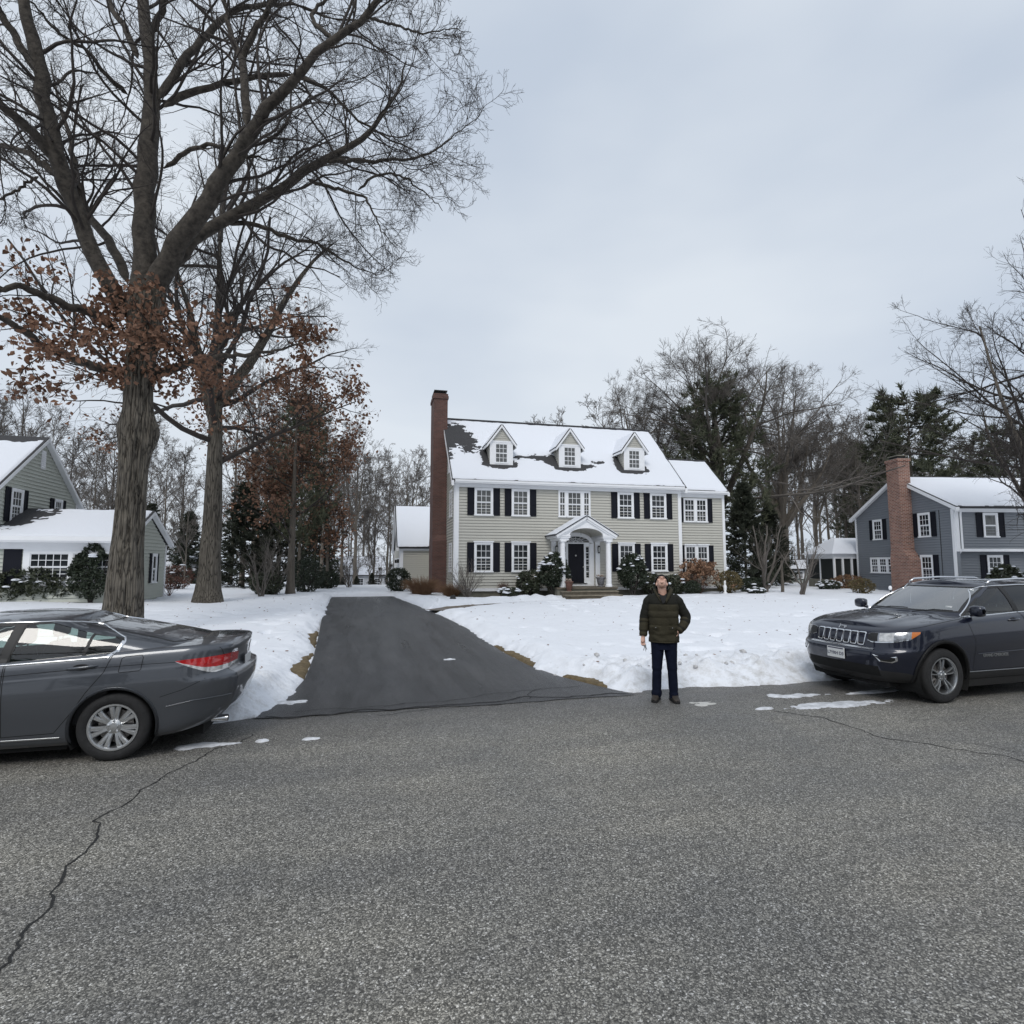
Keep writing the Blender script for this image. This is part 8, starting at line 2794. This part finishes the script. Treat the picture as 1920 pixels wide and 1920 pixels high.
bd.tube([(0, .02, .86), (0, .02, 1.05), (0, .02, 1.25), (0, .03, 1.40), (0, .04, 1.47)], [.13, .13, .145, .14, .09], 18)
bd.tube([(-.17, .03, 1.43), (0, .035, 1.46), (.17, .03, 1.43)], .06, 12)
# right arm hangs with the keys, left hand goes into the pocket
RA = [(-.20, .03, 1.43), (-.262, .03, 1.17), (-.290, -.03, .90)]
LA = [(.205, .03, 1.43), (.312, .06, 1.19), (.205, -.055, 1.00)]
bd.tube([RA[0], tuple(np.mean(RA[:2], 0)), RA[1], tuple(np.mean(RA[1:], 0)), RA[2]], [.052, .046, .042, .040, .030], 12)
bd.tube([LA[0], tuple(np.mean(LA[:2], 0)), LA[1], tuple(np.mean(LA[1:], 0)), LA[2]], [.052, .046, .042, .040, .030], 12)
for sx in (-1, 1):
    bd.tube([(sx * .085, .02, .90), (sx * .095, .015, .70), (sx * .100, .0, .48), (sx * .108, .015, .28), (sx * .115, .02, .08)], [.085, .075, .052, .050, .038], 14)
# hands: palm, four curled fingers and a thumb
def hand(w, d, front, flip=1):
    w, d, front = Vector(w), Vector(d).normalized(), Vector(front).normalized()
    side = d.cross(front).normalized() * flip
    bd.tube([tuple(w - d * .01), tuple(w + d * .03), tuple(w + d * .075)], [.026, .030, .031], 10)
    for k, (ln, sp_) in enumerate(((.034, .026), (.040, .009), (.037, -.008), (.029, -.024))):
        b0 = w + d * .078 + side * sp_
        b1 = b0 + d * ln * .9 + front * .006
        b2 = b1 + d * .012 + front * .024
        b3 = b2 - d * .016 + front * .014
        bd.tube([tuple(b0 - d * .02), tuple(b0), tuple(b1), tuple(b2), tuple(b3)], [.0105, .0100, .0093, .0085, .0070], 8)
    t0 = w + d * .030 + side * .026 + front * .006
    bd.tube([tuple(w + d * .012 + side * .012), tuple(t0), tuple(t0 + d * .028 + front * .018 + side * .004), tuple(t0 + d * .048 + front * .030 - side * .008)], [.014, .0125, .0105, .0085], 8)


hand((-.292, -.035, .905), (-.02, -.12, -1), (.35, -1, .0))
hand((.190, -.050, .995), (-.55, .10, -.75), (-.3, -.9, 0), -1)
body = bd.build('body', M_SKIN, MAN, True)
rm = body.modifiers.new('fuse', 'REMESH'); rm.mode = 'VOXEL'; rm.voxel_size = .0055; rm.use_smooth_shade = True
sm = body.modifiers.new('smooth', 'SMOOTH'); sm.iterations = 2; sm.factor = .5
# eyes half shut, a dark mouth line
for sx in (-1, 1):
    e = MB(); ellip(e, hp(sx * .031, -.0935, -.002), (.0125, .005, .0045), 10, 6, HT)
    e.build('eye', mat('eye_dark', (.03, .022, .02), .3), body, True)
    b = MB(); b.tube([hp(sx * .016, -.104, .014), hp(sx * .032, -.103, .019), hp(sx * .048, -.092, .015)], .0038, 6)
    b.build('eyebrow', mat('eyebrow', (.06, .04, .03), .9), body)
MB().tube([hp(-.022, -.0995, -.063), hp(0, -.1035, -.061), hp(.022, -.0995, -.063)], .0025, 6).build('mouth_line', mat('lip', (.25, .09, .075), .5), body)
# --- beanie
bn = []
for t in np.linspace(0, 1, 13):
    a = t * PI / 2 * 1.0
    rr = math.cos(a) ** .75
    up = .012 + .128 * math.sin(a)
    k = 1.05 + (.05 if t < .2 else 0)
    bn.append([hp(.086 * rr * k * math.cos(p), .018 + .108 * rr * k * math.sin(p) - .004, up + .012 * (1 - rr) - .020 * math.sin(p) * (1 - t)) for p in np.linspace(0, 2 * PI, 33)])
bo = MB().grid(np.array(bn)).build('beanie', M_KNIT, MAN, True)
so = bo.modifiers.new('thick', 'SOLIDIFY'); so.thickness = .012; so.offset = 0
# --- jacket: puffed between stitched seams
seams = [.845, .935, 1.075, 1.180, 1.278, 1.372, 1.46, 1.53]
prof = lambda z: (float(pchip([.83, .95, 1.1, 1.25, 1.38, 1.45, 1.50, 1.545], [.206, .208, .207, .212, .218, .205, .160, .095], z)), float(pchip([.83, .95, 1.1, 1.25, 1.38, 1.45, 1.50, 1.545], [.150, .152, .152, .158, .155, .140, .115, .088], z)))


def puff(z, s_=seams):
    for a, b in zip(s_[:-1], s_[1:]):
        if a <= z <= b:
            t = (z - a) / (b - a)
            return math.sin(PI * t) ** .55
    return 0


def jacket_part(z0, z1, name, m, amp, n=70, open_v=True):
    rows = []
    for z in np.linspace(z0, z1, n):
        hw, hd = prof(z)
        pf = puff(z) * amp
        ring = []
        for a in np.linspace(0, 2 * PI, 61):
            c, s = math.cos(a), math.sin(a)
            c_ = math.copysign(abs(c) ** .85, c); s_ = math.copysign(abs(s) ** .85, s)
            wr = .006 * float(vnoise(a * 3.1, z * 14, 1.0)) + (.010 * float(vnoise(a * 4 + z * 6, z * 20, 3.0)) if z < 1.07 else 0)
            x, y = (hw - .002 + pf * .009 + wr) * c_, .025 + (hd - .002 + pf * .009 + wr) * s_
            vh = (z - 1.388) * .62
            if s < 0 and z > 1.39 and abs(x) < vh: y = max(y, .03 - .13 * max(0, 1 - (z - 1.39) / .06))
            # button placket down the front
            if s < 0 and abs(x) < .022: y -= .008
            ring.append((x, y, z))
        rows.append(ring)
    return MB().grid(np.array(rows)).build(name, m, MAN, True)


jk = jacket_part(.838, 1.372, 'jacket', M_JACK, 1.0)
yk = jacket_part(1.372, 1.545, 'jacket_yoke', M_YOKE, .5, 24)
MB().tube([((prof(.838)[0] + .002) * math.cos(a), .025 + (prof(.838)[1] + .002) * math.sin(a), .838) for a in np.linspace(0, 2 * PI, 49)], .009, 8, cap=False).build('jacket_hem', M_JACK, jk, True)


def sleeve(pts, rad, name, m, nseg=9):
    q = resample([(*p, r_) for p, r_ in zip(pts, rad)], 64)
    rr = q[:, 3] - .008 + .0045 * np.abs(np.sin(np.linspace(0, nseg * PI, 64))) ** .6 + .003 * vnoise(np.linspace(0, 12, 64), 2.0)
    return MB().tube([tuple(p) for p in q[:, :3]], list(rr), 20).build(name, m, MAN, True)


sl_r = sleeve([(-.135, .03, 1.475), (-.200, .03, 1.405), (-.245, .032, 1.26), (-.268, .032, 1.15), (-.280, .0, 1.02), (-.290, -.03, .915)], [.070, .080, .078, .074, .066, .052], 'sleeve', M_YOKE, 8)
sl_l = sleeve([(.135, .03, 1.475), (.205, .035, 1.405), (.270, .05, 1.28), (.312, .055, 1.185), (.280, .0, 1.085), (.200, -.068, .995)], [.070, .080, .078, .076, .070, .054], 'sleeve', M_YOKE, 8)
for pts, nm in (([(-.266, .032, 1.165), (-.280, .0, 1.02), (-.290, -.03, .912)], 'sleeve_lower'), ([(.308, .052, 1.175), (.280, .0, 1.085), (.197, -.070, .992)], 'sleeve_lower')):
    sleeve(pts, [.077, .070, .057], nm, M_JACK, 4)
# collar standing open, shirt in the V
for sx in (-1, 1):
    cl = []
    for t in np.linspace(0, 1, 12):
        x = sx * (.105 - .085 * t ** 1.3); z = 1.545 - .155 * t ** 1.2; y = .02 - .145 * math.sin(t * PI / 2) ** .8
        out = .036 * (1 - .4 * t)
        cl.append([(x, y + .012, z - .02), (x + sx * out * .6, y - .012, z + .006), (x + sx * out * .9, y - .010, z + .032), (x + sx * .01, y - .004, z + .052 * (1 - .5 * t)), (x - sx * .012, y + .008, z + .02)])
    o = MB().grid(np.array(cl)).build('collar', M_JACK if sx else M_JACK, MAN, True)
    s_ = o.modifiers.new('t', 'SOLIDIFY'); s_.thickness = .010
MB().tube([(.10 * math.cos(a), .05 + .075 * math.sin(a), 1.555) for a in np.linspace(-.35, PI + .35, 21)], .030, 10).build('collar_back', M_YOKE, yk, True)
vs = [(-.055, -.112, 1.50), (.05, -.112, 1.50), (.02, -.145, 1.40), (-.012, -.147, 1.385)]
MB().slab(vs, (0, 1, 0), .02).build('shirt', M_SHIRT, MAN)
MB().tube([(-.06, -.035, 1.515), (-.03, -.070, 1.492), (0, -.078, 1.486), (.03, -.070, 1.492), (.055, -.035, 1.515)], .013, 8).build('shirt_neck', M_SHIRT, MAN, True)
# pockets and snaps
for sx in (-1, 1):
    MB().tube([(sx * .170, -.118, 1.045), (sx * .120, -.148, 1.055), (sx * .070, -.160, 1.06)], .007, 6).build('pocket_flap', M_JACK, jk, True)
    MB().lathe([(.007, -.006), (.006, 0), (.0, .001)], (sx * .115, -.158, 1.05), 8, 'y').build('snap', M_ALLOY2, jk)
# --- jeans
jn = MB()
for sx in (-1, 1):
    rows = []
    for z in np.linspace(.055, .90, 60):
        cx = float(np.interp(z, [.05, .30, .48, .70, .9], [.120, .112, .104, .092, .082])) * sx
        cy = float(np.interp(z, [.05, .30, .48, .70, .9], [.030, .022, .005, .015, .02]))
        r_ = float(pchip([.05, .15, .30, .42, .50, .62, .78, .90], [.068, .066, .066, .067, .071, .082, .098, .112], z))
        wr = .010 * float(vnoise(z * 38, sx * 3.0)) * float(sstep(.24, .08, z)) + .006 * float(vnoise(z * 26, sx * 5.0)) * float(np.exp(-((z - .47) / .07) ** 2))
        rows.append((cx, cy, z, r_ * (1.0 if z < .7 else .98) + wr, r_ * 1.10 + wr))
    jn.grid(ring_loft(rows, 26))
jn.add(*(lambda rows: ([tuple(p) for r_ in rows for p in r_], [(i * 29 + j, i * 29 + j + 1, (i + 1) * 29 + j + 1, (i + 1) * 29 + j) for i in range(len(rows) - 1) for j in range(28)]))(ring_loft([(0, .02, z, .17 + .015 * math.sin((z - .72) * 8), .118) for z in np.linspace(.73, .93, 8)], 28).tolist()))
jo = jn.build('jeans', M_JEAN, MAN, True)
# --- boots
for sx in (-1, 1):
    ang = sx * R(14)
    rows = []
    for t, y, hw, top_ in ((0, .115, .028, .075), (.06, .108, .036, .12), (.2, .07, .041, .16), (.38, .02, .042, .165), (.5, -.03, .042, .125), (.65, -.08, .047, .085), (.8, -.125, .047, .066), (.93, -.160, .036, .052), (1, -.174, .016, .040)):
        ring = []
        for a in np.linspace(0, 2 * PI, 19):
            c, s = math.cos(a), math.sin(a)
            x = hw * math.copysign(abs(c) ** .7, c); z = .022 + (top_ - .022) * (math.copysign(abs(s) ** .7, s) * .5 + .5)
            X_, Y_ = x, y
            ring.append((sx * .120 + X_ * math.cos(ang) - Y_ * math.sin(ang), .03 + X_ * math.sin(ang) + Y_ * math.cos(ang), z))
        rows.append(ring)
    b = MB().grid(np.array(rows))
    b.tube([(sx * .120, .055, .10), (sx * .121, .05, .20)], [.056, .058], 14)
    bo_ = b.build('boot', M_BOOT, MAN, True)
    so_ = []
    for y, hw in ((.122, .026), (.10, .042), (.04, .044), (-.03, .042), (-.09, .051), (-.14, .047), (-.172, .028), (-.182, .010)):
        so_.append((y, hw))
    outl = [(hw, y) for y, hw in so_] + [(-hw, y) for y, hw in so_[::-1]]
    outl = [(sx * .120 + x * math.cos(ang) - y * math.sin(ang), .03 + x * math.sin(ang) + y * math.cos(ang)) for x, y in outl]
    MB().prism(outl, 'z', .001, .026).build('sole', M_SOLE, bo_, bevel=.004)
    lc = MB()
    for k in range(4):
        y, z = -.035 + k * .018, .115 + k * .020
        for q in (-.022, .022):
            pass
        p0, p1 = (-.024, y), (.024, y)
        tr_ = [(sx * .120 + x * math.cos(ang) - yy * math.sin(ang), .03 + x * math.sin(ang) + yy * math.cos(ang), z + .012) for x, yy in (p0, (0, y - .008), p1)]
        lc.tube(tr_, .003, 5)
    tag(lc.build('laces', M_SOLE, bo_), kind='stuff')
# --- keys dangling from the right hand
KEY = empty('key_bunch', (0, 0, 0), 0, 'bunch of metal keys hanging from the fingers of the standing person', 'keys')
KEY.location = MAN.matrix_basis @ Vector((-.262, -.085, .785)) if False else Matrix.Translation(MAN.location) @ Matrix.Rotation(R(-27), 4, 'Z') @ Vector((-.268, -.085, .79))
KEY.rotation_euler = (0, 0, R(-27))
MB().tube([(.014 * math.cos(a), 0, .018 + .018 * math.sin(a)) for a in np.linspace(0, 2 * PI, 17)], .0022, 6, cap=False).build('key_ring', M_ALLOY, KEY, True)
for k, (a, ln, m_) in enumerate(((-.30, .075, M_ALLOY2), (.12, .085, M_ALLOY), (.38, .065, M_BLACKP))):
    c, s = math.cos(a), math.sin(a)
    b = MB()
    pts = [(-.011, 0), (.011, 0), (.013, -.016), (.005, -.028), (.005, -ln), (.0, -ln - .005), (-.004, -ln), (-.004, -.028), (-.013, -.016)]
    b.prism([(x * c - z * s, x * s + z * c) for x, z in pts], 'y', -.006 + k * .004, -.003 + k * .004)
    b.build('key', m_, KEY)
